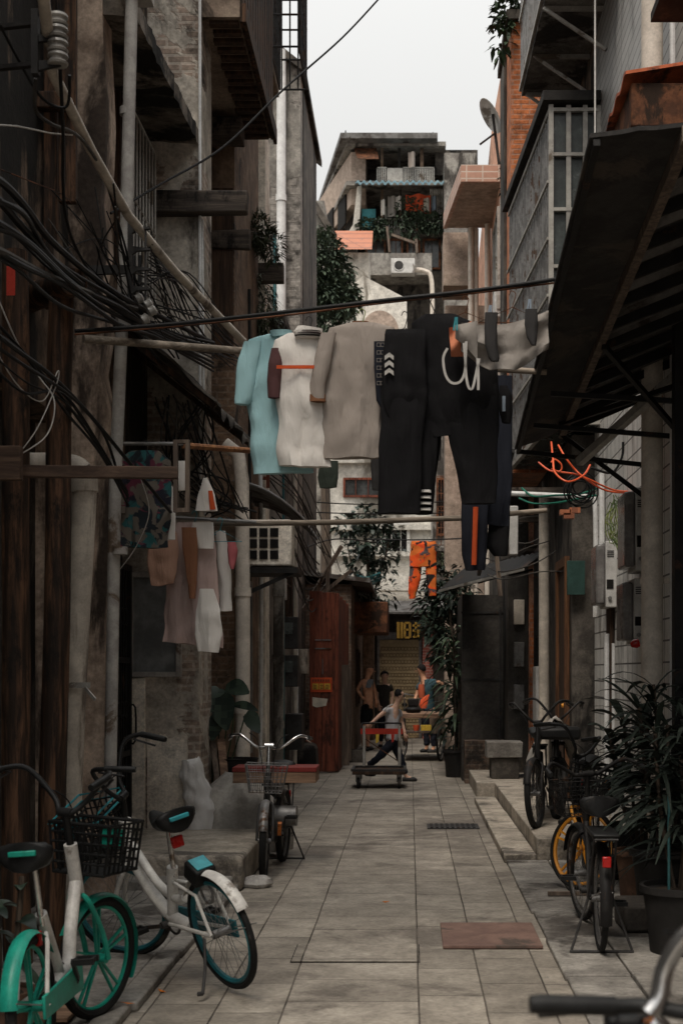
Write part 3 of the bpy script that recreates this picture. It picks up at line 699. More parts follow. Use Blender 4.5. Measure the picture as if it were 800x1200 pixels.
for x0, x1 in ((444, 456), (474, 486), (490, 500)): window(h, ('y', 57.4, -1), Xx(x0), Xx(x1), Z(212), Z(182), 2, 1, mt_wood_dk, mt_dark, .08, .06)
for x0, x1 in ((436, 462), (470, 500)): window(h, ('y', 57.4, -1), Xx(x0), Xx(x1), Z(268), Z(228), 2, 1, mt_wood_dk, mt_dark, .1, .06)
m = M(); m.box((Xx(425), 53.6, Z(334)), (Xx(505), 54.98, Z(309))); part(m, 'concrete_ledge', mt_conc, h)
m = M().tube(smooth_path([(Xx(470), 53.5, Z(322)), (Xx(478), 53.4, Z(330)), (Xx(496), 53.4, Z(331)), (Xx(505), 53.4, Z(345)), (Xx(505), 53.4, Z(420))], 5), .09, 8); part(m, 'waste_pipe', mt_pvc_lt, h)
m = M()
for pa, pb in (((457, 309), (454, 280)), ((459, 289), (487, 299)), ((488, 310), (487, 294))): m.bar((Xx(pa[0]), 53.5, Z(pa[1])), (Xx(pb[0]), 53.5, Z(pb[1])), .09, .09)
part(m, 'timber_props', mt_wood_board, h)
m = M(); m.prism([(Xx(411), 54.5, Z(290)), (Xx(421), 54.5, Z(276)), (Xx(424), 54.5, Z(222)), (Xx(419), 54.5, Z(224)), (Xx(414), 54.5, Z(268)), (Xx(404), 54.5, Z(284))], (0, .5, 0)); part(m, 'curved_brace', mt_white_far, h)
m = M()
for x, y0, y1 in ((402, 166, 130), (508, 165, 132)): m.tube([(Xx(x), 57, Z(y0)), (Xx(x), 57, Z(y1))], .03, 5)
m.tube([(Xx(517), 57, Z(170)), (Xx(527), 57, Z(158))], .06, 5)
part(m, 'aerials', mt_steel_dk, h)

h = thing('terracotta_roofed_shed', 'small white rooftop shed under a bright terracotta sheet roof', 'shed', (-2.2, 50, 0))
part(B((PX(392, 50), 50, 0), (PX(432, 50), 52, PZ(296, 50))), 'wall', mt_white_far, h)
m = M(); m.prism([(PX(390, 50), 49.6, PZ(296, 50)), (PX(436, 50), 49.6, PZ(296, 50)), (PX(436, 50), 50.9, PZ(262, 50)), (PX(390, 50), 50.9, PZ(262, 50))], (0, .1, .06)); part(m, 'roof', mt_terra, h)
h = thing('leaning_lean_to', 'narrow lean-to with a sloping beam left of the skyline apartments', 'shed', (-4.2, 47, 0))
part(B((-6.5, 47, 0), (PX(380, 47), 49, PZ(235, 47))), 'wall', mt_conc, h)
m = M(); m.bar((PX(366, 46.8), 46.8, PZ(236, 46.8)), (PX(392, 46.8), 46.8, PZ(278, 46.8)), .3, .2); part(m, 'sloping_beam', mt_conc_dk, h)

# ================================================================== RIGHT SIDE
h = thing('near_right_house', 'dark brick house front at the right edge under the black awning', 'house', (3.5, 3, 0))
part(B((2.0, -4, 0), (7, 9.88, 9.0)), 'wall', mt_brick_dk, h)
m = M()
m.sheet(lambda u, v: V((1.32+.75*v, 8.35+1.5*u, 5.28+.12*v+.02*math.sin(u*30))), 30, 3, (0, 0, .02)); part(m, 'tin_canopy', mt_orange_tin, h)
m = M(); m.box((1.36, 8.4, 4.98), (2.0, 9.8, 5.25)); part(m, 'canopy_box', mt_rust, h, bevel=.01)
part(B((1.62, 7.9, 6.0), (2.02, 9.2, 6.06)), 'upper_canopy', mt_black_awn, h)

h = thing('white_tiled_house', 'house on the right faced with small white tiles behind the big drainpipe', 'house', (3.5, 12.3, 0))
part(B((2.0, 9.9, 0), (7, 14.8, 4.6)), 'wall', mt_tile_w, h)
part(B((2.01, 9.9, 4.6), (7, 14.8, 14)), 'upper_wall', mt_tile_strip, h)
m = M().tube([(1.86, 10.5, .05), (1.86, 10.5, 7.5)], .084, 16)
for z in (2.3, 4.8, 5.75): m.tube([(1.86, 10.5, z), (1.86, 10.5, z+.05)], .092, 16); m.bar((1.86, 10.5, z+.025), (2.0, 10.5, z+.025), .04, .04)
part(m, 'drainpipe', mt_pvc_lt, h)
part(M().tube([(1.96, 10.2, .1), (1.96, 10.2, 9)], .022, 8), 'thin_pipe', mt_pvc_w, h)
m = M()
part(M().tube([(1.93, 13.4, .2), (1.93, 13.4, 2.0)], .026, 8), 'white_conduit', mt_pvc_w, h); m.tube([(1.95, 13.1, .2), (1.95, 13.1, 1.9)], .016, 8)
part(m, 'white_conduit', mt_pvc_w, h); m = M()
part(M().tube([(1.95, 13.9, 2.3), (1.95, 13.9, 3.65)], .03, 8), 'white_conduit', mt_pvc_w, h); m.tube(smooth_path([(1.94, 14.3, 2.2), (1.94, 14.3, 3.3), (1.88, 14.3, 3.45), (1.6, 14.3, 3.47), (.95, 14.3, 3.5)], 4), .026, 8)
part(m, 'white_conduit', mt_pvc_w, h); m = M(); m.tube(smooth_path([(1.5, 12.6, 3.92), (1.5, 12.6, 4.02), (1.58, 12.6, 4.08), (2.0, 12.6, 4.14)], 4), .038, 8)
part(m, 'white_conduit', mt_pvc_w, h)
part(B((1.955, 13.35, 1.05), (1.998, 13.62, 2.5)), 'timber_strip', mt_wood_dk, h)
# glazed bay
bay = M()
A0, A1, B0, B1 = V((1.485, 14.4, 0)), V((2.0, 14.4, 0)), V((1.29, 17.7, 0)), V((2.0, 17.7, 0))
zb, zt = 4.25, 7.6
bay.prism([A0+V((.04, .04, zb)), A1+V((0, .04, zb)), B1+V((0, 0, zb)), B0+V((.04, 0, zb))], (0, 0, zt-zb))
bp = part(bay, 'bay_window', mt_glass_lt, h)
fr = M(); zs = [zb, 5.0, 5.5, 6.0, 6.52, 7.06, zt-.06]
zs = [zb, 4.95, 5.53, 6.0, 6.52, 7.10, 7.56]
for t in (0.0, .36, .7, .985): fr.bar(A0.lerp(A1, t)+UP*zb, A0.lerp(A1, t)+UP*zt, .06 if t in (0.0,) else .032, .05)
for z in (zb, 4.95, 5.9, 6.5, 7.08, 7.55): fr.bar(A0+UP*z, A1+UP*z, .05, .035)
for z in (zb, 7.55): fr.bar(A0+UP*z, B0+UP*z, .05, .05)
part(fr, 'frame', mt_alu, bp)
br = M()
for i in range(1, 27): q = A0.lerp(B0, i/27)-V((.01, 0, 0)); br.tube([q+UP*zb, q+UP*7.5], .011, 5)
part(br, 'bars', mt_steel, bp)
br = M()
for z in (5.0, 5.6, 6.2, 6.8): br.bar(A0+UP*z-V((.03, 0, 0)), B0+UP*z-V((.03, 0, 0)), .02, .03)
part(br, 'rails', mt_alu, bp)
m = M(); m.prism([A0+V((-.09, -.1, 7.62)), A1+V((.0, -.1, 7.62)), B1+V((0, .1, 7.62)), B0+V((-.09, .1, 7.62))], (0, 0, .1)); part(m, 'bay_roof', mt_black_awn, bp)
# upper balcony with cage
sl = M(); sl.prism([(1.40, 12.9, 8.5), (2.0, 12.9, 8.5), (2.0, 16.3, 8.5), (1.33, 16.3, 8.5)], (0, 0, .09)); bl = part(sl, 'balcony', mt_conc, h)
m = M()
for i in range(30): q = V((1.40, 12.9, 8.6)).lerp(V((1.33, 16.3, 8.6)), i/29); m.tube([q, q+UP*2.4], .012, 5)
for i in range(6): q = V((1.42, 12.9, 8.6)).lerp(V((1.98, 12.9, 8.6)), i/5); m.tube([q, q+UP*2.4], .012, 5)
part(m, 'cage_bars', mt_steel, bl)
m = M()
for z in (8.58, 9.4, 10.2): m.bar((1.385, 12.88, z), (1.315, 16.32, z), .03, .04)
for y in (13.0, 14.1, 15.2, 16.2): m.bar((1.38, y, 8.48), (2.0, y-.15, 7.98), .045, .03); m.bar((1.38, y, 8.475), (2.0, y, 8.475), .045, .04)
part(m, 'balcony_frame', mt_alu, bl)
m = M(); m.tube([(1.72, 12.7, 6.5), (1.72, 12.7, 14)], .009, 5); part(m, 'hanging_wire', mt_cable_w, h)

h = thing('doorway_house', 'dark-fronted house on the right with wooden doors and thin brick pillar behind parked bicycles', 'house', (3.5, 17.5, 0))
part(B((1.76, 14.84, 0), (7, 20.9, 4.2)), 'wall', mt_conc_dk, h)
part(B((2.0, 14.82, 4.2), (7, 17.78, 14)), 'upper_wall', mt_plaster, h)
m = M(); m.box((1.70, 19.4, .2), (1.76, 20.3, 2.6)); part(m, 'brick_pillar', mt_brick_or, h)
m = M(); m.box((1.70, 15.0, .2), (1.75, 15.12, 2.9)); m.box((1.70, 15.9, .2), (1.75, 16.0, 2.9)); m.box((1.70, 15.12, 2.8), (1.75, 15.9, 2.9))
d = part(m, 'door', wood('brown_door_timber', (.16,.075,.035), (.08,.038,.02)), h)
m = M(); m.box((1.735, 15.12, .2), (1.758, 15.9, 2.8)); part(m, 'door_leaf', mt_wood_dk, d)
part(M().lathe([(.02, 0), (.03, .02), (.02, .05)], (1.735, 15.2, 1.25), 10, (-1, 0, 0)), 'handle', mt_yellow_paint, d)
window(h, ('x', 1.76, -1), 17.2, 18.9, .9, 3.3, 3, 2, mt_steel_dk, mt_glass)
m = M().tube([(1.63, 16.6, .2), (1.63, 16.6, 3.8)], .065, 12); m.tube([(1.63, 16.6, 1.0), (1.63, 16.6, 1.08)], .075, 12); part(m, 'drainpipe', mt_pvc, h)
part(M().tube([(1.66, 17.0, .9), (1.66, 17.0, 4.0)], .018, 6), 'thin_pipe', mt_steel, h); part(B((1.6, 18.9, 3.3), (1.76, 20.9, 3.4)), 'beam', mt_wood_beam, h)
part(B((1.66, 18.0, .9), (1.755, 18.5, 1.7)), 'fuse_cabinet', mt_meter, h, bevel=.01); part(B((1.5, 20.0, 1.0), (1.7, 20.3, 2.2)), 'grey_panel', mt_steel, h, bevel=.01)
for yy in (14.9, 17.5, 19.9): part(M().box((1.1, yy, 3.55), (1.76, yy+.09, 3.64)), 'bracket', mt_wood_beam, h)

h = thing('orange_brick_house', 'slim orange brick house front with plants on its top ledge', 'house', (3.5, 18.5, 0))
part(B((1.32, 17.8, 4.22), (7, 19.4, 10.1)), 'wall', mt_brick_or, h)
part(B((1.25, 17.7, 10.1), (2.4, 19.5, 10.22)), 'ledge', mt_conc_dk, h)
part(B((1.28, 18.6, 4.22), (1.318, 19.38, 10.0)), 'dark_edge', mt_conc_dk, h)

h = thing('salmon_house', 'salmon rendered house with a tiled balcony slab on the right', 'house', (3.5, 26, 0))
m = M(); m.prism([(1.45, 19.42, 0), (1.45, 33, 0), (1.45, 33, 9.6), (1.45, 24, 11.3), (1.45, 19.42, 11.0)], (5, 0, 0)); part(m, 'wall', mt_pink, h)
m = M(); m.prism([(.825, 22, 9.53), (1.45, 22, 9.53), (1.45, 24.3, 9.53), (.61, 24.3, 9.53)], (0, 0, .05)); bs = part(m, 'balcony', mt_pink_under, h)
m = M(); m.prism([(.82, 21.97, 9.52), (1.449, 21.97, 9.52), (1.449, 22.04, 9.52), (.82, 22.04, 9.52)], (0, 0, .27)); m.prism([(.81, 22.05, 9.52), (.87, 22.05, 9.52), (.66, 24.32, 9.52), (.595, 24.32, 9.52)], (0, 0, .27)); part(m, 'parapet', mt_tile_pk, bs)
part(B((.6, 24.45, 8.55), (1.2, 25.4, 9.5)), 'lower_balcony', mt_pink_under, h)
m = M()
for x, y in ((1.08, 24.2), (1.17, 24.25), (1.36, 24.0)): m.tube([(x, y, 0), (x, y, 9.5)], .05, 10)
part(m, 'drainpipe', mt_pvc_lt, h)
for y0, y1, z0, z1 in ((20.3, 21.3, 8.0, 9.0), (21.9, 23.2, 7.6, 9.1), (21.9, 23.2, 5.0, 6.6), (20.2, 21.2, 4.7, 5.6)): window(h, ('x', 1.45, -1), y0, y1, z0, z1, 2, 1, mt_alu, mt_glass_lt, .05, .05)
part(B((.66, 25.6, 0), (1.42, 26.4, 8.5)), 'stair_wall', mt_pink_under, h)
part(B((1.39, 19.425, 0), (1.449, 33, 4.15)), 'dark_base', mt_conc_dk, h)
part(B((1.40, 19.39, 0), (1.68, 19.418, 4.15)), 'dark_end', mt_sheet_wall, h)
for z_ in (1.1, 1.7, 2.3): part(B((1.47, 19.33, z_), (1.62, 19.388, z_+.35)), 'switch_box', mt_steel if z_ < 2 else mt_pvc, h, bevel=.008)
# ================================================================== RIGHT: awnings, meters, hoses
a = thing('metal_awning', 'big black metal awning projecting over the alley at the upper right', 'awning', (1.95, 8.5, 0))
O0, O1 = V((.79, 6.0, 3.97)), V((.865, 11.3, 3.46)); I0, I1 = V((1.21, 5.95, 4.0)), V((1.26, 11.35, 3.63))
def strip(u, v):
    p = O0.lerp(O1, u).lerp(I0.lerp(I1, u), v)
    return p+V((0, 0, .012*noise.noise(V((u*14, v*3, 0)))+(-.02 if .72 < u < .74 else 0)))+V(((.012*noise.noise(V((u*60, 2, 2))) if v == 0 else 0), 0, 0))
part(M().sheet(strip, 60, 6, (0, 0, .02)), 'edge_sheet', mt_black_awn, a)
m = M()
W0, W1 = V((2.05, 5.95, 4.36)), V((2.05, 11.4, 4.02))
def roofp(u, v):
    p = (I0+V((.0, 0, .03))).lerp(I1+V((0, 0, .03)), u).lerp(W0.lerp(W1, u), v)
    return p+UP*.022*math.sin(u*2*math.pi*34)
part(m.sheet(roofp, 272, 2, (0, 0, .006)), 'corrugated_roof', mt_grey_awn, a)
m = M()
for i in range(13):
    u = i/12; part(M().bar(I0.lerp(I1, u)+UP*-.01, W0.lerp(W1, u)+UP*-.06, .045, .06), 'rafter', mt_iron, a)
m = M(); m.bar(I0-UP*.03, I1-UP*.03, .05, .07); part(m, 'front_beam', mt_wood_board, a)
m = M(); m.bar(O0+V((.03, 0, -.02)), O1+V((.03, 0, -.02)), .03, .03); part(m, 'edge_rail', mt_iron, a)
for p_, q_ in (((.9, 11.25, 3.44), (2.0, 11.0, 3.28)), ((.95, 10.5, 3.52), (2.0, 10.3, 3.40)), ((1.0, 9.7, 3.60), (2.0, 9.6, 3.52)), ((1.25, 8.8, 3.72), (2.0, 9.9, 3.30)), ((1.2, 10.9, 3.60), (2.0, 9.2, 3.62)),
               ((.84, 11.2, 3.44), (.70, 13.9, 2.62)), ((1.24, 11.3, 3.6), (1.9, 10.9, 3.0))):
    part(M().bar(p_, q_, .035, .035), 'strut', mt_iron, a)
part(M().bar((1.35, 10.9, 3.30), (1.95, 9.6, 3.78), .06, .06), 'brace', mt_alu, a)
part(M().bar((1.88, 9.5, .2), (1.88, 9.5, 4.1), .11, .1), 'post', mt_iron, a)  # dark bar added in place of the shadowed house front

a = thing('sloping_awning', 'small dark sloping sheet-metal awning above the dark shed wall', 'awning', (1.4, 18.8, 0))
A_, B_, C_, D_ = V((.43, 20.2, 2.83)), V((1.45, 17.4, 2.94)), V((1.76, 17.6, 3.18)), V((.8, 20.4, 3.15))
def rf(u, v): return A_.lerp(B_, u).lerp(D_.lerp(C_, u), v)+UP*.012*math.sin(u*2*math.pi*18)
part(M().sheet(rf, 110, 2, (0, 0, .012)), 'sheet', mt_iron, a)
part(M().bar(A_+V((0, 0, -.005)), B_+V((0, 0, -.005)), .02, .035), 'lit_edge', mt_alu, a)  # pale bar paints the lit front edge of the sheet
for u in (.15, .5, .85): part(M().bar(A_.lerp(B_, u)-UP*.03, D_.lerp(C_, u)-UP*.2, .03, .03), 'bracket', mt_iron, a)

h = thing('metal_shed', 'dark galvanised metal shed jutting into the alley on the right', 'shed', (1.25, 21.5, 0))
part(B((.78, 20.4, 0), (1.74, 23.2, 2.78)), 'body', mt_sheet_wall, h)
for z in (.5, 1.5, 2.5): part(B((.765, 20.385, z), (1.70, 20.398, z+.03)), 'seam_rail', mt_steel_dk, h)
m = M(); m.box((1.33, 20.36, .1), (1.36, 20.4, 2.6)); part(m, 'door_edge', mt_steel_dk, h)
part(M().tube([(1.42, 20.33, .2), (1.44, 20.33, 2.7)], .02, 6), 'conduit', mt_steel, h)
part(B((.80, 19.9, 0), (1.5, 20.38, .62)), 'brick_base', mt_brick_dk, h)

for i, (x0, x1, y0, z0, z1, lab) in enumerate(((1.08, 1.46, 18.2, .2, .48, 'dark grey concrete block at the bottom of the small stack on the plinth'), (1.02, 1.5, 18.15, .485, .70, 'pale concrete block lying across the top of the small stack on the plinth'))):
    one(B((x0, y0, z0), (x1, y0+.4, z1)).jitter(.01, 4), 'concrete_block', mt_conc if i else mt_conc_dk, lab, 'block', 'concrete blocks on the plinth', bevel=.012)

def meterbox(loc, w, d_, hh, lab):
    t = thing('meter_box', lab, 'meter box', loc, 'electricity meter boxes on the tiled wall')
    x, y, z = loc
    part(B((x+.06, y, z), (x+w, y+d_, z+hh)), 'back_box', mt_meter, t, bevel=.008)
    part(B((x-.03, y+.02, z+.03), (x+.058, y+d_-.02, z+hh-.03)), 'clear_cover', mt_meter_cl, t, bevel=.02)
    m = M()
    for k in range(4): m.box((x+.075, y-.004, z+hh*.76+.018*k), (x+w-.03, y-.001, z+hh*.76+.018*k+.008))
    m.box((x+.07, y-.006, z+hh*.28), (x+w-.035, y-.001, z+hh*.42))
    part(m, 'vent_slots', mt_dark, t)
    part(M().lathe([(.018, 0), (.018, .02)], (x+.1, y-.001, z+hh*.14), 10, (0, -1, 0)), 'seal', mt_steel, t)
    return t
meterbox((1.83, 13.2, 2.25), .17, .42, .64, 'pale meter box lowest and leftmost on the tiled wall above twin white conduits')
meterbox((1.84, 11.5, 2.48), .16, .45, .70, 'upper pale meter box half hidden behind the big drainpipe')
meterbox((1.84, 11.6, 1.86), .16, .42, .56, 'lower pale meter box half hidden behind the big drainpipe')
one(M().lathe([(.035, 0), (.04, .03), (.02, .07)], P(748, 753, 11.3), 10, (-1, 0, -.3)), 'alarm_lamp', mt_red_lens, 'small red lamp below the meter boxes beside the big drainpipe', 'lamp')

def q2(pts, d): return [P(560+x/3.3333, 500+y/3.3333, dd) for (x, y), dd in zip(pts, d if isinstance(d, list) else [d]*len(pts))]
o = smooth_path(q2([(285,60),(292,130),(300,180),(350,215),(410,190),(436,150)], [12.4,12.2,12.0,11.9,12.1,12.4]), 5)
m = M().tube(o, .009, 8)
m.tube(smooth_path(q2([(236,140),(280,172),(340,180),(400,192),(520,245),(590,254)], [13.4,12.8,12.3,12.1,12.3,12.6]), 5), .009, 8)
m.tube(smooth_path(q2([(312,72),(340,120),(375,165),(420,205),(500,250),(592,258)], [12.2,12.1,12.1,12.1,12.4,12.6]), 5), .009, 8)
m.tube(smooth_path(q2([(284,140),(300,128),(325,150),(318,175),(285,165)], 12.2), 5), .008, 8)
one(m, 'orange_hose', mt_cable_or, 'bright orange hose looped in the wiring under the black awning', 'hose')
for pts, lab in (([(170,240),(215,272),(300,268),(400,262),(470,238)], 'upper thin green cable drooping below the orange hose'), ([(160,280),(215,300),(300,298),(400,280),(460,268)], 'lower thin green cable drooping below the orange hose')):
    one(M().tube(smooth_path(q2(pts, [14.5,14,13.6,13.4,13.3]), 5), .011, 6), 'green_cable', mt_cable_gn, lab, 'cable', 'green cables under the awning')
m = M(); c = P(718, 612, 12.4)
for k in range(9):
    pts = []
    for i in range(18):
        t = 2*math.pi*i/18
        pts.append(c+V((.05*math.cos(t)*(1+.25*rnd(-1, 1)*.3)+rnd(-.012, .012)+.02*(k % 3-1), -.03+rnd(-.02, .02), .16*math.sin(t)+.09*(k % 2)*math.sin(2*t)+rnd(-.015, .015)+.02*(k-4)*.4)))
    m.tube(pts, .0045, 5, closed=True)
m.tube(smooth_path([c+V((0, 0, .25)), c+V((.02, 0, .1)), c+V((0, 0, -.1)), c+V((.05, 0, -.28))], 4), .005, 5)
one(m, 'wire_coil', mt_cable_yg, 'tangled coil of yellow-green wire hanging on the tiled wall', 'wire coil')
m = M(); c = P(395/3.333+560, 500+235/3.333, 13.0)
for k in range(8):
    rr = rnd(.09, .15)
    m.ring(c+V((rnd(-.05, .05), rnd(-.08, .08), rnd(-.05, .05))), (rnd(-.3, .3), 1, rnd(-.3, .3)), rr, .008, 20, 5)
one(m, 'cable_coil', mt_cable, 'coil of black cable hanging among the pipes under the awning', 'cable coil')
m = M()
for (x, y) in ((338, 338), (375, 330), (352, 352)):
    c = P(560+x/3.333, 500+y/3.333, 12.9); m.box(c-V((.05, .05, .02)), c+V((.05, .05, .03)))
one(m, 'terminal_block', mt_terra, 'small orange-brown wiring terminal dangling beside the black cable coil', 'terminal')
one(B(P(664, 697, 14.7), P(685, 657, 14.7)+V((0, .03, 0))), 'green_plate', surf('dark_green_plate', (.03,.07,.06), rough=.6), 'dark green plate fixed above the wooden door on the right', 'plate', bevel=.004)
one(M().tube(smooth_path(q2([(565,60),(560,120),(520,180),(440,160)], 12.0), 5), .012, 6), 'black_cable', mt_cable, 'black cable curving down below the white conduit under the awning', 'cable')
# rung brackets and cables at the far right side (wires passing along the house fronts)
for k in range(6):
    z = 2.7+.19*k+rnd(-.08, .08); y = 15.2+.5*k+rnd(-.3, .3)
    one(M().tube(smooth_path([(1.70, y, z+.1), (1.4, y+rnd(-.2, .2), z+rnd(-.15, .1)), (1.1+rnd(-.1, .1), y+.6, z+rnd(-.1, .2)), (1.0, y+2.6, z+rnd(0, .4))], 5), .008, 6), 'wall_cable', mt_cable_gr,
        'grey cable strung between house fronts behind the dark hanging trousers', 'cable', 'grey cables along the right house fronts')
one(M().bar((1.1, 16.6, 2.55), (.98, 16.7, 3.85), .05, .05), 'cable_post', mt_wood_board, 'short wooden cable post in the wiring left of the orange hose', 'post')
one(B((1.12, 15.4, 2.95), (1.22, 15.5, 3.5)), 'junction_box', mt_meter, 'tall pale junction box among the wires left of the green cables', 'junction box', bevel=.01)

# AC-like cabinet on the salmon house, dish, far air conditioner
t = thing('utility_box', 'pale grey utility box on the salmon house wall', 'utility box', (1.32, 20.0, PZ(372, 20)))
c0 = P(579, 372, 20); c1 = P(598, 338, 20)
part(B(c0, c1+V((0, .4, 0))), 'cabinet', mt_meter, t, bevel=.02); part(B(c0+V((.03, -.02, .12)), c1+V((-.1, -.002, -.1))), 'hatch', mt_alu, t, bevel=.005)
t = thing('satellite_dish', 'grey satellite dish tilted on the roof edge against the sky', 'satellite dish', (1.3, 21, 10.6))
c = P(577, 134, 21)
dsh = M().lathe([(.02, -.02), (.1, -.015), (.2, .015), (.28, .05), (.285, .045), (.2, .005), (.1, -.028), (.02, -.035)], c, 24, V((-.75, -.15, -.5)))
part(dsh, 'dish', mt_meter, t)
part(M().bar(c, c+V((.1, .05, -.75)), .04, .04), 'mast', mt_steel_dk, t); part(M().bar(c+V((.05, 0, -.28)), c+V((-.2, -.1, -.5)), .03, .03), 'arm', mt_steel_dk, t)
def ac(loc, w, hgt, dep, lab, grille=False, group=None):
    x, y, z = loc
    t = thing('air_conditioner', lab, 'air conditioner', loc, group)
    part(B((x, y, z), (x+w, y+dep, z+hgt)), 'casing', mt_meter if not grille else mt_white_pl, t, bevel=.02)
    if not grille:
        part(M().ring((x+w*.33, y-.01, z+hgt*.5), (0, 1, 0), hgt*.33, .02, 28, 6), 'fan_ring', mt_meter, t)
        part(M().lathe([(.0, 0), (hgt*.32, 0), (hgt*.32, .01)], (x+w*.33, y-.002, z+hgt*.5), 24, (0, -1, 0)), 'fan', mt_steel_dk, t)
    return t
c = P(458, 320, 53.0)
ac((c.x, 53.0, c.z), .92, .58, .5, 'white air conditioner on the ledge of the apartment house')
t = ac((-1.72, 14.1, 2.72), .5, .48, .4, 'old whitish window air conditioner box with a square grille under the small canopy', True)
m = M()
for i in range(3):
    for k in range(3): m.box((-1.66+.11*i, 14.085, 2.79+.115*k), (-1.575+.11*i, 14.098, 2.88+.115*k))
part(m, 'grille', mt_dark, t)
m = M(); m.box((-1.8, 14.0, 2.64), (-1.15, 14.6, 2.70)); m.bar((-1.2, 14.05, 2.65), (-1.75, 14.05, 2.4), .04, .04); part(m, 'bracket', mt_iron, t)
for z, lab in ((1.95, 'upper dark grey meter case on the wall beside the red-brown hoarding'), (1.42, 'lower dark grey meter case on the wall beside the red-brown hoarding')):
    t = thing('meter_case', lab, 'meter box', (-1.72, 19.0, z), 'dark meter cases by the hoarding')
    part(B((-1.79, 18.9, z), (-1.55, 19.2, z+.44)), 'case', mt_steel_dk, t, bevel=.01); part(B((-1.74, 18.88, z+.2), (-1.62, 18.9, z+.36)), 'glass', mt_glass_lt, t)

# ================================================================== LEFT: posts, planks, brackets
def post(p, q, r, lab, k=8):
    p, q = V(p), V(q); pts = []
    for i in range(k+1):
        t = i/k; pts.append(p.lerp(q, t)+V((rnd(-.008, .008), rnd(-.008, .008), 0)))
    return one(M().tube(pts, [r*(1.06-.12*i/k) for i in range(k+1)], 14).jitter(.008, 6), 'timber_post', mt_wood_post, lab, 'post', 'timber posts at the left wall')
post((PX(20, 7.4), 7.4, 0), (PX(17, 7.4), 7.4, 3.9), .074, 'thick timber post at the very left edge with a scrap of red paper')
post((PX(57, 7.7), 7.7, 0), (PX(74, 7.7), 7.7, PZ(345, 7.7)), .074, 'leaning timber post under the sawn log end beside the grey soil pipe')
one(M().tube([(PX(18, 8.1), 8.3, PZ(335, 8)), (PX(91, 7.6), 7.5, PZ(336, 7.6))], [.085, .078], 14).jitter(.01, 6), 'timber_log', mt_wood_post, 'sawn log lying across the top of the leaning timber post', 'log')
one(M().bar((PX(67, 7.9), 7.9, PZ(420, 7.9)), (PX(67, 7.9), 7.9, PZ(285, 7.9)), .025, .03), 'thin_batten', mt_wood_board, 'thin pale batten standing between the two timber posts', 'batten')
one(B(P(8, 346, 7.2), P(18, 312, 7.2)+V((0, .003, 0))), 'red_paper', mt_red_paper, 'faded red paper scrap pasted on the leftmost timber post', 'paper')
m = M(); y = 7.05
m.bar((PX(-20, y), y, PZ(552, y)), (PX(205, y), y+.1, PZ(551, y)), .05, .062); one(m, 'clothes_plank', mt_wood_pl, 'long horizontal plank jutting out from the timber posts on the left', 'plank', bevel=.004)
one(B((PX(-10, 6.9), 6.9, PZ(562, 6.9)), (PX(24, 6.9), 6.96, PZ(522, 6.9))), 'short_board', mt_wood_pl, 'short broad board crossing the long plank at the left edge', 'board', bevel=.006)
m = M(); y = 9.1
for x0, x1, y0, y1 in ((203, 208, 600, 515), (217, 222, 600, 515), (208, 217, 519, 515), (208, 217, 600, 595)): m.box((PX(x0, y), y, PZ(y0, y)), (PX(x1, y), y+.04, PZ(y1, y)))
one(m, 'wooden_frame', mt_wood_board, 'narrow upright wooden frame hanging at the end of the long plank', 'frame')
t = thing('soil_pipe', 'fat grey soil pipe with an elbow leaning beside the timber posts', 'pipe', (PX(80, 8.5), 8.5, 0))
part(M().tube(smooth_path([(PX(30, 8.4), 8.45, PZ(546, 8.5)), (PX(76, 8.4), 8.45, PZ(547, 8.5)), (PX(94, 8.4), 8.45, PZ(556, 8.5)), (PX(97, 8.4), 8.45, PZ(580, 8.5)), (PX(88, 8.45), 8.45, 1.6), (PX(76, 8.5), 8.5, .0)], 5), .075, 16), 'pipe', mt_pvc, t)
part(M().tube([(PX(97, 8.4), 8.45, PZ(578, 8.5)), (PX(96, 8.4), 8.45, PZ(560, 8.5))], .086, 16), 'socket', mt_pvc, t)
m = M(); m.bar((PX(65, 8.36), 8.36, PZ(803, 8.36)), (PX(106, 8.36), 8.36, PZ(803, 8.36)), .012, .035); m.bar((PX(100, 8.36), 8.36, PZ(806, 8.36)), (PX(112, 8.3), 8.3, PZ(820, 8.3)), .01, .02)
part(m, 'clamp', mt_alu, t)

# insulator bracket close by, upper left
t = thing('insulator_bracket', 'black iron bracket carrying a column of four ribbed insulators at the upper left', 'insulator bracket', (PX(42, 6), 6, PZ(88, 6)))
m = M(); m.bar((PX(42, 6), 6, PZ(88, 6)), (PX(42, 6), 6, PZ(12, 6)), .04, .03)
m.bar((PX(-60, 6), 6.1, PZ(25, 6)), (PX(42, 6), 6.02, PZ(25, 6)), .03, .018); m.bar((PX(-60, 6), 6.1, PZ(73, 6)), (PX(42, 6), 6.02, PZ(73, 6)), .03, .018)
for y0, y1 in ((84, 73), (50, 44), (18, 14)): m.prism([(PX(42, 6), 5.99, PZ(y0, 6)), (PX(76, 6), 5.99, PZ(y1+3, 6)), (PX(76, 6), 5.99, PZ(y1, 6)), (PX(44, 6), 5.99, PZ(y1-2, 6))], (0, .02, 0))
m.tube([(PX(68, 6), 6, PZ(76, 6)), (PX(68, 6), 6, PZ(14, 6))], .01, 6)
part(m, 'bracket_arm', mt_iron, t)
for k, yy in enumerate((70, 55, 39, 24)):
    part(M().lathe([(.02, -.026), (.042, -.024), (.046, -.014), (.036, -.005), (.034, .004), (.046, .012), (.042, .024), (.02, .026)], P(68, yy, 6), 20), 'insulator', mt_cer, t)
t = thing('cable_bracket', 'dark iron rack of four hooked arms holding the thick cables by the drainpipe', 'cable bracket', (PX(154, 8.8), 8.8, PZ(350, 8.8)))
y = 8.8
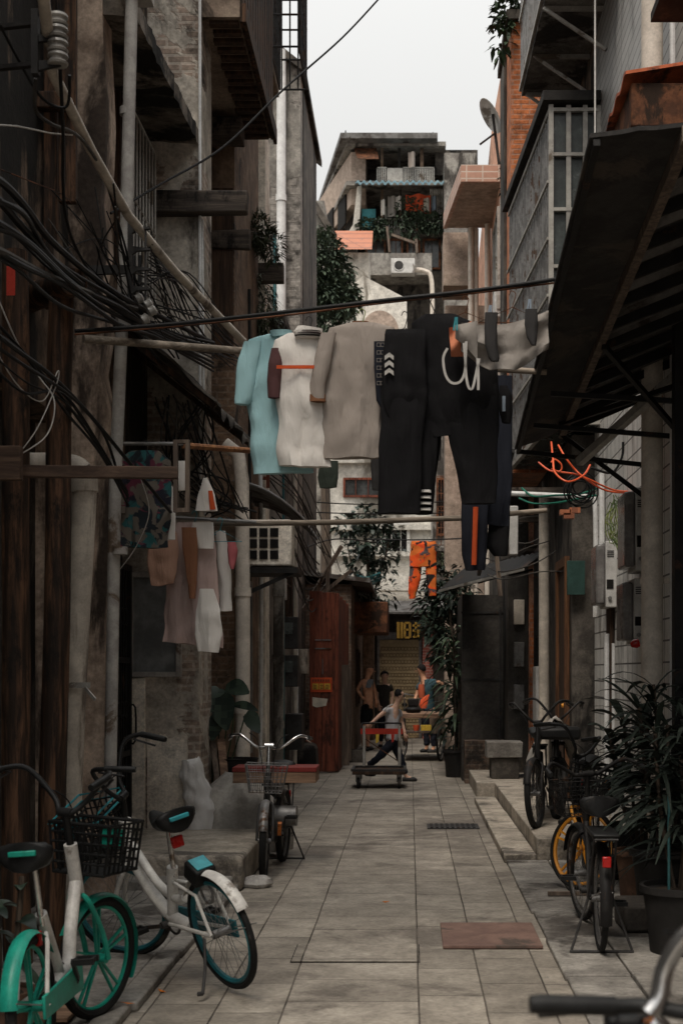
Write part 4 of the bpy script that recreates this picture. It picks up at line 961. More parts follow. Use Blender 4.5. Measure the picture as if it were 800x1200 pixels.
m = M(); m.bar((PX(153, y), y, PZ(352, y)), (PX(153, y), y, PZ(262, y)), .035, .03); m.bar((PX(171, y), y, PZ(352, y)), (PX(171, y), y, PZ(268, y)), .012, .012)
for yy in (266, 291, 314, 337): m.prism([(PX(153, y), y-.02, PZ(yy-2, y)), (PX(177, y), y-.02, PZ(yy+1, y)), (PX(176, y), y-.02, PZ(yy+3, y)), (PX(161, y), y-.02, PZ(yy+4, y)), (PX(153, y), y-.02, PZ(yy+10, y))], (0, .03, 0))
m.bar((PX(95, y), y+.02, PZ(316, y)), (PX(150, y), y+.02, PZ(315, y)), .03, .055)
part(m, 'rack', mt_steel_dk, t)
for x_, y_ in ((163, 350), (174, 357), (178, 364), (170, 374)):
    part(M().lathe([(.016, -.028), (.034, -.02), (.03, 0), (.036, .016), (.018, .028)], P(x_, y_, 8.7), 14, (.8, .2, .5)), 'insulator', mt_cer, t)
one(M().tube([P(48, -30, 5.6), P(62, 85, 6.3), P(108, 178, 7.6), P(150, 252, 8.55), P(205, 318, 9.6), P(285, 400, 11.0)], [.026, .026, .028, .03, .03, .03], 10), 'conduit_pole', mt_pvc, 'long brown conduit slanting down from the upper left past the pier', 'conduit')

# cables: thick black service cables and thinner strands on the left
def cab(pts, r, mat, lab, group, name='cable'):
    one(M().tube(smooth_path([P(*p) for p in pts], 7), r, 7), name, mat, lab, 'cable', group)
G1 = 'thick black cables along the left houses'; L1 = 'thick dusty black cable swooping past the timber posts to the iron rack'
cab([(-30,200,5.2),(0,212,5.6),(28,240,6.1),(60,282,6.8),(110,325,7.8),(150,352,8.5),(190,372,9.6),(250,402,11.5)], .018, mt_cable, L1, G1)
cab([(-30,215,5.2),(0,236,5.6),(30,270,6.2),(70,312,7.0),(120,350,8.0),(165,378,8.9),(240,410,11.5)], .018, mt_cable, L1, G1)
cab([(-30,250,5.2),(0,262,5.6),(40,290,6.2),(90,336,7.4),(140,360,8.3),(180,388,9.3)], .016, mt_cable, L1, G1)
cab([(-30,285,5.2),(0,294,5.6),(50,320,6.4),(110,345,7.8),(160,362,8.7)], .017, mt_cable_gr, L1, G1)
cab([(-20,380,5.6),(20,410,6.2),(60,440,7.0),(100,480,7.8),(150,540,8.6),(200,600,9.6)], .012, mt_cable, 'slack black cable running down across the timber posts', G1)
cab([(-20,395,5.7),(24,425,6.3),(80,462,7.4),(120,505,8.2),(140,560,8.6)], .009, mt_cable, 'slack black cable running down across the timber posts', G1)
for k in range(6): cab([(-30,225+13*k,5.3),(20+rnd(-8,8),246+14*k+rnd(-14,14),5.9),(70+rnd(-12,12),300+9*k+rnd(-16,16),6.9),(130+rnd(-10,10),352+5*k+rnd(-12,12),8.2),(185,384+3*k,9.3),(250,410+5*k,11.5)], rnd(.007,.014), mt_cable, 'dark service cable in the bundle sagging past the timber posts', G1)
for k in range(16): cab([(84+rnd(-30,60),250+rnd(-40,60),8.3+rnd(-.4,.4)),(130+rnd(-20,30),310+rnd(-40,50),8.7),(170+rnd(-20,25),350+rnd(-30,40),9.2),(215+rnd(-20,30),390+rnd(-25,35),10.2)], rnd(.003,.007), mt_cable if k % 4 else mt_cable_gr, 'one of the loose thin wires tangled round the iron rack', 'loose wires round the iron rack', 'wire')
for k in range(4): cab([(140+8*k,300,9.3),(150+6*k,350+8*k,9.2),(190+5*k,385+6*k,9.8),(250,402+4*k,11)], .012, mt_cable, 'short black cable bunched at the iron rack by the drainpipe', G1)
for k in range(5): cab([(-10,372+14*k,6.3),(30,415+10*k+rnd(-9,9),6.8),(75,470+rnd(-12,12),7.5),(118,530+rnd(-14,14),8.3),(150,585+rnd(-10,20),9.0)], rnd(.005,.009), mt_cable, 'thin dark cable tangled low over the timber posts', G1)
cab([(70,70,6.2),(74,150,6.6),(77,250,7.4),(100,310,8.3),(150,375,9.2),(200,440,10.5)], .009, mt_cable, 'thin black cable dropping from the four insulators past the pier', G1)
cab([(0,28,5.8),(22,70,6.1),(50,115,6.2),(78,125,6.3),(82,88,6.2)], .007, mt_cable, 'black cable looping under the insulator bracket', G1)
cab([(42,92,6.1),(42,128,6.2),(60,145,6.5),(85,155,6.9),(105,175,7.4),(140,232,8.7),(175,290,10)], .009, mt_cable_gr, 'black cable hugging the slanting conduit', G1)
G2 = 'thin pale wires on the left'
cab([(-20,146,5.8),(20,148,6.2),(60,156,6.6),(85,158,6.9)], .004, mt_cable_w, 'thin white wire stretched across the timber cladding', G2, 'wire')
cab([(-10,330,6.6),(20,400,6.8),(45,440,7.0),(64,470,7.0),(55,510,7.0),(20,535,7.0)], .0035, mt_cable_w, 'thin white wire hanging in a loop in front of the timber posts', G2, 'wire')
cab([(-10,400,6.6),(20,450,6.8),(50,470,7.0),(68,435,7.1),(66,452,7.1),(45,500,7.0),(24,530,7.0)], .003, mt_cable_w, 'thin white wire hanging in a loop in front of the timber posts', G2, 'wire')
cab([(165,560,9),(175,600,9.2),(160,640,9.4),(140,668,9.5)], .003, mt_cable_w, 'thin white wire dangling beside the dark floral shirt', G2, 'wire')
cab([(0,198,6.2),(40,214,6.8),(70,226,7.4),(84,238,7.8)], .003, mt_rust, 'rusty thin wire sagging across the timber cladding', G2, 'wire')
G3 = 'fan of black wires by the brick wall'
for k in range(18):
    cab([(176+rnd(-3,3),272+3.6*k,9.0),(188+2*k,330+rnd(-10,14),10.2),(205+4*k,392+rnd(-8,10),11.6),(255+3*k,420+rnd(-6,10),13.0)], .005, mt_cable, 'one of the fanned black wires in front of the sooty brick wall', G3, 'wire')
cab([(130,250,9.2),(190,215,9.9),(262,172,10.6),(332,105,11.5),(400,45,12.5),(446,-4,13.2)], .009, mt_cable, 'single black wire crossing the sky from the barred window', None)
G4 = 'drooping wires beyond the left houses'
for k in range(16):
    x = 338+rnd(-8, 14)
    cab([(300+rnd(-15, 20),500+9*k,16+.2*k),(x,545+8*k,18),(x+22,585+9*k+rnd(-8,8),21),(x+45+rnd(-8,8),650+3*k+rnd(-10,20),25)], rnd(.007, .014), mt_cable_gr if k % 3 else mt_cable, 'one of the drooping dark wires above the red-brown hoarding', G4, 'wire')
G5 = 'tangled wires under the stained canopy'
for k in range(26):
    cab([(190+rnd(-10,60),470+rnd(-8,8),10.5),(205+rnd(-12,50),530+rnd(-15,15),10.6),(225+rnd(-18,50),575+rnd(-12,12),10.9),(262+rnd(-25,40),600+rnd(-8,14),11.4)], rnd(.004, .008), mt_cable if k % 3 else mt_cable_gr, 'one of the tangled wires above the pale pink dress', G5, 'wire')
G6 = 'wires over the far alley'
for pts in ([(360,600,30),(420,602,31),(500,602,32),(560,596,33)], [(360,588,30),(430,591,31),(520,588,32)], [(338,650,24),(390,632,26),(440,636,28)], [(500,345,34),(520,380,35),(560,392,36)]):
    cab(pts, .014, mt_cable, 'dark wire strung across the far alley in front of the white house', G6, 'wire')

# poles and lines across the alley
t = one(M().tube([P(98, 397, 8.6), P(190, 404, 8.9), P(282, 411, 9.2), P(430, 424, 9.2), P(640, 436, 9.2)], [.026, .025, .024, .022, .02], 10), 'bamboo_pole', mt_bamboo, 'bare bamboo pole running across the alley behind the shirts', 'pole', 'clothes poles across the alley')
one(M().tube([P(250, 614, 11.5), P(400, 612, 11.6), P(545, 607, 11.7), P(640, 598, 11.8)], [.023, .024, .024, .022], 10), 'bamboo_pole', mt_bamboo, 'lower bamboo pole crossing the alley at the height of the air conditioner box', 'pole', 'clothes poles across the alley')
one(M().tube([P(215, 522, 9.6), P(292, 528, 10.4)], .022, 8), 'orange_pole', mt_wood_or, 'short orange-brown pole sticking out under the stained canopy', 'pole')
one(M().tube(smooth_path([P(88, 388, 8.0), P(200, 380, 8.0), P(330, 366, 8.0), P(450, 352, 8.0), P(560, 340, 8.0), P(660, 326, 8.05), P(720, 318, 8.1)], 4), .012, 8), 'clothes_line', mt_cable, 'black cable stretched across the alley carrying the washing', 'clothes line')
one(M().tube(smooth_path([P(88, 392, 8.03), P(200, 383, 8.03), P(330, 370, 8.03), P(450, 355, 8.03), P(560, 343, 8.03), P(660, 330, 8.05), P(720, 322, 8.1)], 4), .006, 6), 'clothes_line', mt_rust, 'thin reddish wire running just under the black washing cable', 'clothes line')

# ragged old lean-to under the poles, left
a = thing('ragged_canopy', 'sagging ragged black canopy on the left under the bamboo pole', 'awning', (-2.0, 11, 0))
def rc(u, v):
    p = V((-2.45+1.02*v, 10.1+2.4*u, 4.42-.62*v-.18*v*v+.05*u))
    return p+V((.03*noise.noise(V((u*9, 7, 1)))*v, 0, .05*noise.noise(V((u*6, v*4, 3)))-(.12*max(0, noise.noise(V((u*13, 2, 5)))) if v > .97 else 0)))
part(M().sheet(rc, 46, 12, (0, 0, .025)), 'sheet', mt_conc_dk, a)
for u in (.05, .5, .95): part(M().bar(rc(u, 0)-UP*.04, rc(u, .96)-UP*.04, .04, .04), 'rafter', mt_wood_dk, a)
# step in front of the brick house
m = M(); m.box((-2.52, 10.1, 0), (-1.24, 11.9, .262)); m.jitter(.012, 3)
tag(build(m, 'stone_step', mt_conc_lt, bevel=.03), 'broad worn stone step in front of the white patched wall', 'step', kind='structure')
m = M(); m.box((-2.52, 9.86, 0), (-1.30, 10.09, .12)); tag(build(m, 'stone_ledge', mt_side, bevel=.02), 'low stone ledge below the broad worn step', 'step', kind='structure')

# the red-brown hoarding
h = thing('timber_hoarding', 'red-brown timber hoarding with a peeling orange notice on the left', 'hoarding', (-1.4, 23.5, 0))
m = M()
for i in range(2): m.box((-1.615+.205*i, 22.0, .02), (-1.415+.205*i, 22.06, 2.93-.02*i))
part(m, 'front_panel', mt_wood_red, h, bevel=.005)
m = M()
for i in range(10): m.box((-1.21-.002*(i % 3), 22.07+.36*i, .02), (-1.15+.002*(i % 2), 22.42+.36*i, 2.9-.03*(i % 3)))
part(m, 'side_boards', mt_wood_red, h, bevel=.004)
part(M().bar((-1.10, 23.0, .05), (-1.10, 23.0, 1.75), .05, .16), 'leaning_board', mt_wood_board, h); part(M().bar((-1.1, 24.3, .05), (-1.1, 24.3, 1.7), .05, .12), 'leaning_board', mt_wood_board, h)
m = M(); m.box((-1.14, 24.6, 0), (-.82, 25.0, .22)); part(m, 'footing', mt_conc_dk, h)
t = one(B((PX(364, 22), 21.988, PZ(811, 22)), (PX(389, 22), 21.996, PZ(794, 22))), 'notice', surf('orange_red_notice', (.62,.10,.03), (.5,.08,.03), rough=.8), 'orange-red notice with yellow patches on the red-brown hoarding', 'notice')
m = M()
for x0, x1, y0, y1 in ((366, 373, 808, 801), (374, 379, 808, 801), (380, 387, 808, 801)): m.box((PX(x0, 22), 21.982, PZ(y0, 22)), (PX(x1, 22), 21.987, PZ(y1, 22)))
m2 = M()
for k in range(7): m2.box((PX(366+3*k, 22), 21.982, PZ(799, 22)), (PX(368+3*k, 22), 21.987, PZ(796, 22)))
for x0 in (367, 375, 381):
    for k in range(3): m2.box((PX(x0, 22), 21.978, PZ(807.5-2*k, 22)), (PX(x0+4, 22), 21.981, PZ(806.6-2*k, 22)))
part(m, 'yellow_patches', mt_yellow, t); part(m2, 'printed_marks', mt_wood_red, t)
part(M().prism([(PX(366, 22), 21.993, PZ(827, 22)), (PX(371, 22), 21.993, PZ(829, 22)), (PX(382, 22), 21.993, PZ(827, 22)), (PX(384, 22), 21.993, PZ(819, 22)), (PX(374, 22), 21.993, PZ(818, 22)), (PX(366, 22), 21.993, PZ(817, 22))], (0, .004, 0)), 'torn_paper', mt_pale, h)
m = M()
for y_ in (750, 760): m.bar((PX(369, 22), 21.99, PZ(y_, 22)), (PX(388, 22), 21.99, PZ(y_, 22)), .01, .02)
m.bar((PX(378, 22), 21.99, PZ(790, 22)), (PX(378, 22), 21.99, PZ(772, 22)), .03, .01)
part(m, 'hasp', mt_steel, h)
for p_, q_, lab in (((355, 715, 23), (400, 640, 23.4), 'thin grey stick leaning above the hoarding'), ((372, 700, 23), (412, 668, 23), 'pale plank leaning across the top of the hoarding'), ((384, 694, 23.2), (384, 670, 23.2), 'short upright stick on top of the hoarding')):
    one(M().bar(P(*p_), P(*q_), .05, .06), 'stick', mt_wood_board, lab, 'stick')
# shop sign at the far end: yellow strokes on black
t = thing('shop_sign', 'black hanging shop sign with large yellow characters at the far end', 'sign', (PX(478, 31), 31, PZ(748, 31)))
y = 31; part(B((PX(464, y), y, PZ(749, y)), (PX(493, y), y+.12, PZ(727, y))), 'board', mt_dark, t)
m = M()
def st(x0, y0, x1, y1, w=.045): m.bar((PX(x0, y), y-.012, PZ(y0, y)), (PX(x1, y), y-.012, PZ(y1, y)), .02, w)
st(467,748,467,729,.09); st(470,748,470,729,.07)
st(474,730,474,747,.05); st(474,730,480,730); st(480,730,480,747,.05); st(474,738,480,738); st(474,747,480,747)
st(483,733,492,733); st(487,729,487,747,.05); st(483,739,492,739); st(484,747,491,740); st(492,747,486,741)
part(m, 'characters', mt_sign_y, t)
one(B((PX(40, 6.3), 6.1, .055), (PX(92, 6.3), 6.42, .075)), 'pale_board', mt_wood_deck, 'pale offcut board on the ground beneath the jade green bicycle', 'board', bevel=.004)
# small things on the ground
one(B((PX(517, 8.35), 7.98, .004), (PX(629, 8.35), 8.72, .024)), 'floor_board', surf('dull_red_brown_plate', (.20,.125,.10), (.155,.095,.078), (.09,.068,.056), .35, 4, .7, .15, 40), 'flat reddish-brown board lying on the paving', 'board', bevel=.004)
t = thing('drain_cover', 'small rectangular drain cover set in the alley floor', 'drain cover', (.45, 14.3, .004))
part(B((.18, 14.1, .002), (.72, 14.55, .010)), 'frame', mt_steel_dk, t)
m = M()
for i in range(9): m.box((.21+.055*i, 14.13, .0105), (.24+.055*i, 14.52, .016))
part(m, 'bars', mt_iron, t)
t = thing('access_cover', 'square stone access cover in the middle of the paving', 'access cover', (-.3, 7.9, .004))
part(B((-.66, 7.62, .002), (.05, 8.1, .010)), 'slab', mt_paving, t)
m = M(); m.box((-.667, 7.613, .0015), (.057, 8.107, .006)); part(m, 'rim', mt_conc_dk, t)
for x, y, s, k, lab in ((PX(300, 10.3), 10.3, .11, 0, 'crumpled clear plastic bag at the foot of the stone ledge'),):
    m = M().loft([((x, y, .005), .1, .07), ((x, y, .03), .125, .085), ((x+.01, y, .065), .105, .07), ((x+.02, y, .09), .05, .03)], 26, .03, 3, 4, 14); one(m, 'plastic_bag', mt_bag, lab, 'bag')
for k, (x, y) in enumerate(((190, 1163), (197, 1128), (150, 1190), (452, 1058))):
    d = 2592/(y-HZ); p = V((PX(x, d), d, .056 if x < 180 else .006)); a_ = rnd(0, 6)
    e1 = V((math.cos(a_), math.sin(a_), 0)); e2 = V((-math.sin(a_), math.cos(a_), .15))
    one(M().prism([p-e1*.03, p+e2*.014, p+e1*.032+UP*.008, p-e2*.012], (0, 0, .0015)), 'fallen_leaf', mt_amber_lens, 'small fallen orange leaf on the stones near the white and teal bicycle', 'leaf', 'fallen leaves on the stones')
one(B((.98, 9.7, .035), (1.35, 9.74, .06)), 'loose_stick', mt_wood_board, 'short stick lying on the slabs near the plinth', 'stick')
# ================================================================== WASHING
def hang(rows, d, hd=.03, n=44, fold=.016, seed=0.0, m=None, kf=3.2, sub=5, kz=1.2, tb=1.0, hem=.012):
    """a garment as a flattened tube hanging from rows of (x left, x right, y) measured on the photo at distance d"""
    m = m or M(); hd *= .72; fold *= 1.45
    rows = [tuple(map(float, r)) for r in rows]; fine = []
    for i in range(len(rows)-1):
        for k in range(sub):
            t = k/sub; fine.append(tuple(rows[i][j]*(1-t)+rows[i+1][j]*t for j in range(3)))
    fine.append(rows[-1]); N = len(fine)-1; vs = []
    for i, (x0, x1, y) in enumerate(fine):
        u = i/max(1, N); q = min(1, .35+u*1.8)*(1 if u < .7 else 1-(1-tb)*(u-.7)/.3)
        c = V((PX((x0+x1)/2, d), d, PZ(y, d))); hw = abs(x1-x0)/2/F*d; amp = min(1, .3+u*1.3)
        for j in range(n):
            w = 2*math.pi*j/n; x, yy = hw*math.cos(w), hd*q*math.sin(w)
            p = c+V((x, yy, 0))
            if fold:
                a = noise.noise(V((p.x*10+seed*3+p.z*.8, yy*8, p.z*.8+seed)))          # long vertical folds
                b = 1-2*abs(noise.noise(V((p.x*6+p.z*5+seed, 3.3, p.z*5-p.x*4))))  # diagonal creases
                e = noise.noise(V((p.x*26+seed, p.z*3.5, 1.7)))
                p.y += fold*(1.4*a*amp+.55*b*amp+.65*e*amp); p.x += fold*.55*noise.noise(V((p.z*6, seed, yy*5)))*min(1, u*3)
                p.z += hem*noise.noise(V((p.x*7+seed, seed, 1)))*u*u+hem*.8*math.sin(seed*7+(p.x-c.x)*5)*u*u
            vs.append(p)
    k = N+1
    fs = [(i*n+j, i*n+(j+1) % n, (i+1)*n+(j+1) % n, (i+1)*n+j) for i in range(k-1) for j in range(n)]
    fs.append(tuple(range(n-1, -1, -1))); fs.append(tuple((k-1)*n+j for j in range(n)))
    return m.add(vs, fs)
def hanger(c, w, lab, mat=mt_steel_dk, group='wire hangers on the washing line'):
    c = V(c); m = M()
    m.tube(smooth_path([c+V((-.02, 0, .01)), c+V((-.005, 0, .035)), c+V((.018, 0, .02)), c+V((.012, 0, -.015)), c+V((0, 0, -.06))], 5), .0028, 5)
    m.tube([c+V((0, 0, -.06)), c+V((-w/2, 0, -.15)), c+V((w/2, 0, -.15)), c+V((0, 0, -.06))], .003, 5)
    return one(m, 'wire_hanger', mat, lab, 'hanger', group)
def peg(c, lab, col):
    c = V(c); t = thing('clothes_peg', lab, 'peg', c, 'pegs on the washing line')
    for s in (-1, 1): part(M().bar(c+V((.009*s, 0, -.045)), c+V((.004*s+.006, 0, .03)), .012, .009), 'jaw', col, t)
    part(M().ring(c+V((.003, 0, -.005)), (0, 1, 0), .009, .0022, 12, 4), 'spring', mt_chrome, t)
c_teal = cloth('pale_turquoise_cotton', (.35,.56,.59), (.30,.49,.52)); c_white = cloth('off_white_cotton', (.77,.73,.68), (.70,.66,.61)); c_taupe = cloth('taupe_cotton', (.345,.30,.265), (.29,.25,.22))
c_burg = cloth('burgundy_cotton', (.10,.05,.05)); c_black = cloth('black_jersey', (.014,.0135,.0145), (.009,.009,.01)); c_char = cloth('charcoal_cotton', (.045,.043,.043)); c_navy = cloth('navy_black_jersey', (.02,.022,.03))
c_grey = cloth('grey_jersey', (.27,.245,.22), (.215,.195,.18)); c_orl = cloth('orange_lining', (.55,.20,.11)); c_strp = cloth('white_stripe', (.5,.48,.45)); c_orst = cloth('orange_stripe', (.55,.09,.03))
c_green = cloth('dark_green_cotton', (.045,.055,.045)); c_brown = cloth('brown_cuff', (.16,.075,.04)); c_pink = cloth('faded_pink_cotton', (.50,.37,.335), (.42,.31,.28)); c_rust = cloth('rust_scarf', (.30,.14,.08), (.2,.09,.05))
c_sky = cloth('pale_blue_cloth', (.25,.3,.36)); c_pinkred = cloth('pink_red_cloth', (.45,.13,.14))
c_floral = patch('dark_floral_print', [(.02,.025,.03), (.03,.11,.115), (.02,.02,.03), (.12,.03,.05), (.14,.12,.10)], 7)
c_camo = patch('orange_camouflage', [(.92,.12,.025), (.88,.10,.025), (.10,.085,.09), (.78,.19,.04), (.02,.02,.02)], 5.0)
c_orcl = cloth('orange_red_cloth', (.75,.12,.05))
D = 8.0; LINE = 'washing on the cable across the alley'
# turquoise tee
t = thing('turquoise_shirt', 'pale turquoise short-sleeved shirt at the left end of the washing line', 'shirt', P(325, 556, D), LINE)
part(hang([(314,336,391),(292,356,398),(288,366,410),(287,368,440),(290,368,480),(294,368,520),(297,367,553),(297,367,556)], D+.10, .05, 34, .022, 1), 'body', c_teal, t)
part(hang([(286,306,400),(280,304,420),(276,300,450),(274.5,296,470),(275,291,476)], D+.07, .045, 20, .010, 2), 'sleeve', c_teal, t)
part(hang([(318,336,392),(316,342,388),(318,344,396)], D+.08, .055, 18, .004, 2, sub=2), 'collar', c_teal, t)
# white polo
t = thing('white_polo_shirt', 'off-white polo shirt with burgundy sleeve and thin orange chest stripe', 'shirt', P(355, 547, D), LINE)
body = [(338,374,390),(322,388,398),(318,392,412),(321,391,440),(324,390,480),(325,389,520),(326,388,546)]
part(hang(body, D-.0, .055, 34, .022, 5), 'body', c_white, t)
part(hang([(318,330,408),(314,331,425),(312.5,329,445),(314,328,463)], D-.02, .045, 20, .008, 6), 'sleeve', c_burg, t)
part(hang([(324,372,428),(324,372,432)], D-.065, .008, 26, .0, 7, sub=1), 'chest_stripe', c_orst, t)
m = hang([(346,374,396),(344,378,390),(348,378,386)], D-.03, .05, 18, .004, 3, sub=2); cl = part(m, 'collar', c_white, t)
for k in range(3): part(hang([(345+k,378-k,394-2.4*k),(345+k,378-k,393-2.4*k)], D-.036, .054, 18, .0, 3, sub=1), 'collar_stripe', c_burg if k % 2 else c_char, cl)
# taupe shirt
t = thing('taupe_shirt', 'wide taupe shirt hanging between the white polo and the black trackpants', 'shirt', P(410, 536, D), LINE)
part(hang([(408,440,378),(386,462,384),(380,466,400),(379,458,440),(378,450,480),(377,448,520),(377,447,537)], D, .06, 36, .024, 9), 'body', c_taupe, t)
part(hang([(376,394,390),(368,388,420),(363,382,450),(363,381,470)], D-.05, .045, 20, .009, 10), 'sleeve', c_taupe, t)
part(hang([(362.5,381.5,462),(362.5,381.5,471)], D-.05, .048, 20, .0, 10, sub=1), 'cuff', c_brown, t)
part(hang([(414,430,376),(410,436,380)], D+.04, .02, 16, .002, 3, sub=2), 'collar', c_brown, t)
# dark printed shorts
t = one(hang([(438,452,400),(438,453,430),(441,453,470),(446,453,480)], D-.06, .02, 18, .006, 12), 'dark_shorts', c_navy, 'folded dark navy shorts with pale printed squares left of the black trackpants', 'shorts', LINE)
m = M()
for k in range(6):
    for i in range(2): m.ring(P(443.5+4.5*i, 404+9*k, D-.10), (0, 1, 0), .014, .0022, 4, 4)
part(m, 'print', c_grey, t)
# black trackpants
t = thing('black_trackpants', 'black trackpants with white chevrons near the waist and white stripes at a cuff', 'trousers', P(470, 602, D), LINE)
part(hang([(452,498,386),(450,499,392),(449,500,420),(447,500,450),(447,500,470),(455,497,488)], D-.10, .05, 36, .014, 14, tb=.25), 'seat', c_black, t)
part(hang([(447,496,420),(446,496,460),(445,496,500),(443,494,560),(442.5,492,600)], D-.10, .05, 26, .016, 15), 'leg', c_black, t)
part(hang([(468,500,430),(480,512,470),(489,514,500),(488,510,560),(485,506,600)], D-.02, .045, 24, .014, 16), 'leg', c_black, t)
m = M()
for k in range(3):
    y = 421+9*k
    m.prism([P(450.5, y-4, D-.150), P(456, y-8, D-.152), P(461, y-4, D-.150), P(461, y+1, D-.150), P(456, y-3, D-.152), P(450.5, y+1, D-.150)], (0, .006, 0))
part(m, 'chevrons', c_strp, t)
m = M()
for k in range(4): hang([(486,505,574+7*k),(486,505,577.5+7*k)], D-.03, .055, 18, 0, 1, m, sub=1)
part(m, 'cuff_stripes', c_strp, t)
# big black trousers
t = thing('wide_black_trousers', 'wide plain black trousers, the largest dark garment in the middle of the line', 'trousers', P(535, 594, D), LINE)
part(hang([(498,532,368),(482,556,378),(482,580,400),(486,582,430),(490,583,460),(496,583,490),(508,582,510)], D-.04, .065, 40, .020, 18, tb=.2), 'seat', c_black, t)
part(hang([(484,540,420),(488,530,460),(488,521,490),(487,514,530),(486,510,570),(486,508,592)], D+.10, .05, 26, .014, 19), 'leg', c_black, t)
part(hang([(498,582,420),(508,584,460),(519,584,490),(530,583,530),(537,582,570),(541,581,592)], D-.02, .06, 28, .016, 20), 'leg', c_black, t)
# navy trousers with orange side stripe
t = thing('striped_navy_trousers', 'navy-black trousers with an orange side stripe hanging lowest on the right', 'trousers', P(565, 666, 9.1), LINE)
part(hang([(545,600,440),(542,600,500),(541,600,560),(541,598,590),(545,596,615)], 9.15, .055, 36, .014, 22, tb=.2), 'seat', c_navy, t)
part(hang([(541,574,540),(540,572,585),(540,571,620),(541,570,650),(545,568,667)], 9.05, .05, 24, .010, 23), 'leg', c_navy, t)
part(hang([(568,599,540),(573,598,590),(571,596,625),(570,595,640),(578,594,650)], 9.2, .05, 24, .010, 24), 'leg', c_black, t)
m = M(); hang([(554,560,594),(553,559,630),(552,558,662)], 8.99, .012, 12, 0, 1, m, sub=2); part(m, 'side_stripe', c_orst, t)
# grey top pegged sideways, with orange lining and straps
t = thing('strappy_camisole', 'grey strappy top with an orange lining pegged sideways at the right end of the line', 'camisole', P(585, 435, D), LINE)
def gt(u, v):
    x = 540+102*u; top = 378-14*u+8*math.sin(u*math.pi)*1.0; bot = 412+22*min(1, u*3)*(1 if u < .62 else max(.0, 1-(u-.62)*2.3))-14*max(0, u-.6)
    y = top+(bot-top)*v
    f = .025*math.sin(u*13+v*5)*v+.03*math.sin(v*9+u*4)*.5
    return P(x, y, D-.26)+V((0, f+.02*noise.noise(V((u*6, v*5, 1))), 0))
part(M().sheet(gt, 46, 16, (0, .018, 0)), 'body', c_grey, t)
def lin(u, v):
    x = 526+26*u+2*v; y = 384+(12-8*u)*0+ (34-4*u)*v-8*u*(1-v); return P(x, y, D-.22)+V((0, .03*math.sin(v*6+u*3), 0))
part(M().sheet(lin, 10, 12, (0, .012, 0)), 'lining', c_orl, t)
m = M()
def ribbon(pts, w=.014):
    q = smooth_path([P(x, y, D-.33) for x, y in pts], 6)
    for i in range(len(q)-1): m.bar(q[i], q[i+1], .004, w, V((0, 1, 0))) if False else m.bar(q[i], q[i+1], w, .004, V((0, 1, 0)))
ribbon([(524,408),(519,420),(522,440),(530,449),(540,446),(545,430),(543,402)]); ribbon([(546,400),(545,430),(548,452),(553,455),(557,440),(561,420)]); ribbon([(559,420),(560,440),(560,457)])
part(m, 'straps', c_strp, t)
def cup(u, v):
    x = 533+26*u; y = 381+(25+16*u)*v*(.6+.4*u)-5*u*(1-v); return P(x, y, D-.30)+V((0, -.03*math.sin(v*3.1)*math.sin(u*3.1), 0))
part(M().sheet(cup, 12, 12, (0, .012, 0)), 'cup', c_grey, t)
for i, (rows, lab) in enumerate(((([(568,583,366),(567,582,385),(568,583,405),(572,585,420),(575,584,425)]), 'dark sock pegged near the middle of the grey top'), (([(615,629,362),(614,630,380),(617,629,395),(622,628,404)]), 'shorter dark sock pegged near the right end of the grey top'))):
    one(hang(rows, D-.36, .025, 18, .008, 30+i), 'sock', c_char, lab, 'sock', 'socks on the washing line')
for x, y, lab, cc in ((533, 378, 'teal peg at the left corner of the grey top', mt_teal_paint), (573, 364, 'pale blue peg holding the longer sock', c_sky), (619, 357, 'pale blue peg holding the shorter sock', c_sky)):
    peg(P(x, y, D-.34), lab, cc)
# a hanging slipper
t = thing('hanging_slipper', 'black slipper with a blue insole hanging under the right end of the line', 'slipper', P(591, 495, 8.2))
part(hang([(585,594,452),(584,599,462),(584,600,480),(588,598,495)], 8.2, .035, 18, .002, 40), 'sole', c_black, t)
part(hang([(588,592,464),(588,592,482)], 8.15, .012, 10, 0, 40), 'insole', c_sky, t)
for x, y, w, lab, mat in ((330, 384, .3, 'wire hanger inside the turquoise shirt', mt_steel_dk), (362, 378, .34, 'wire hanger inside the white polo shirt', mt_steel_dk), (424, 369, .36, 'yellow-green hanger inside the taupe shirt', mt_cable_yg), (474, 372, .3, 'wire hanger above the black trackpants', mt_steel_dk), (508, 356, .3, 'wire hanger above the wide black trousers', mt_steel_dk), (545, 354, .44, 'empty wire hanger above the lining of the grey top', mt_rust), (600, 348, .4, 'rusty wire hanger above the two socks', mt_rust)):
    hanger(P(x, y, 8.11 if x == 330 else 8.0), w, lab, mat)
# behind the shirts
one(hang([(374,396,540),(373,397,560),(375,395,572)], 9.2, .03, 18, .008, 44), 'green_cloth', c_green, 'dark green cloth just showing below the taupe shirt', 'cloth')
one(hang([(436,447,515),(434,448,545),(436,446,575)], 9.2, .03, 18, .008, 46), 'dark_towel', c_char, 'dark grey towel hanging behind the black trackpants', 'towel')
one(hang([(512,516,500),(512,517,520),(513,516,540)], 11.6, .02, 12, .006, 47), 'small_dark_cloth', c_char, 'small dark cloth seen in the gap between the black trouser legs', 'cloth')
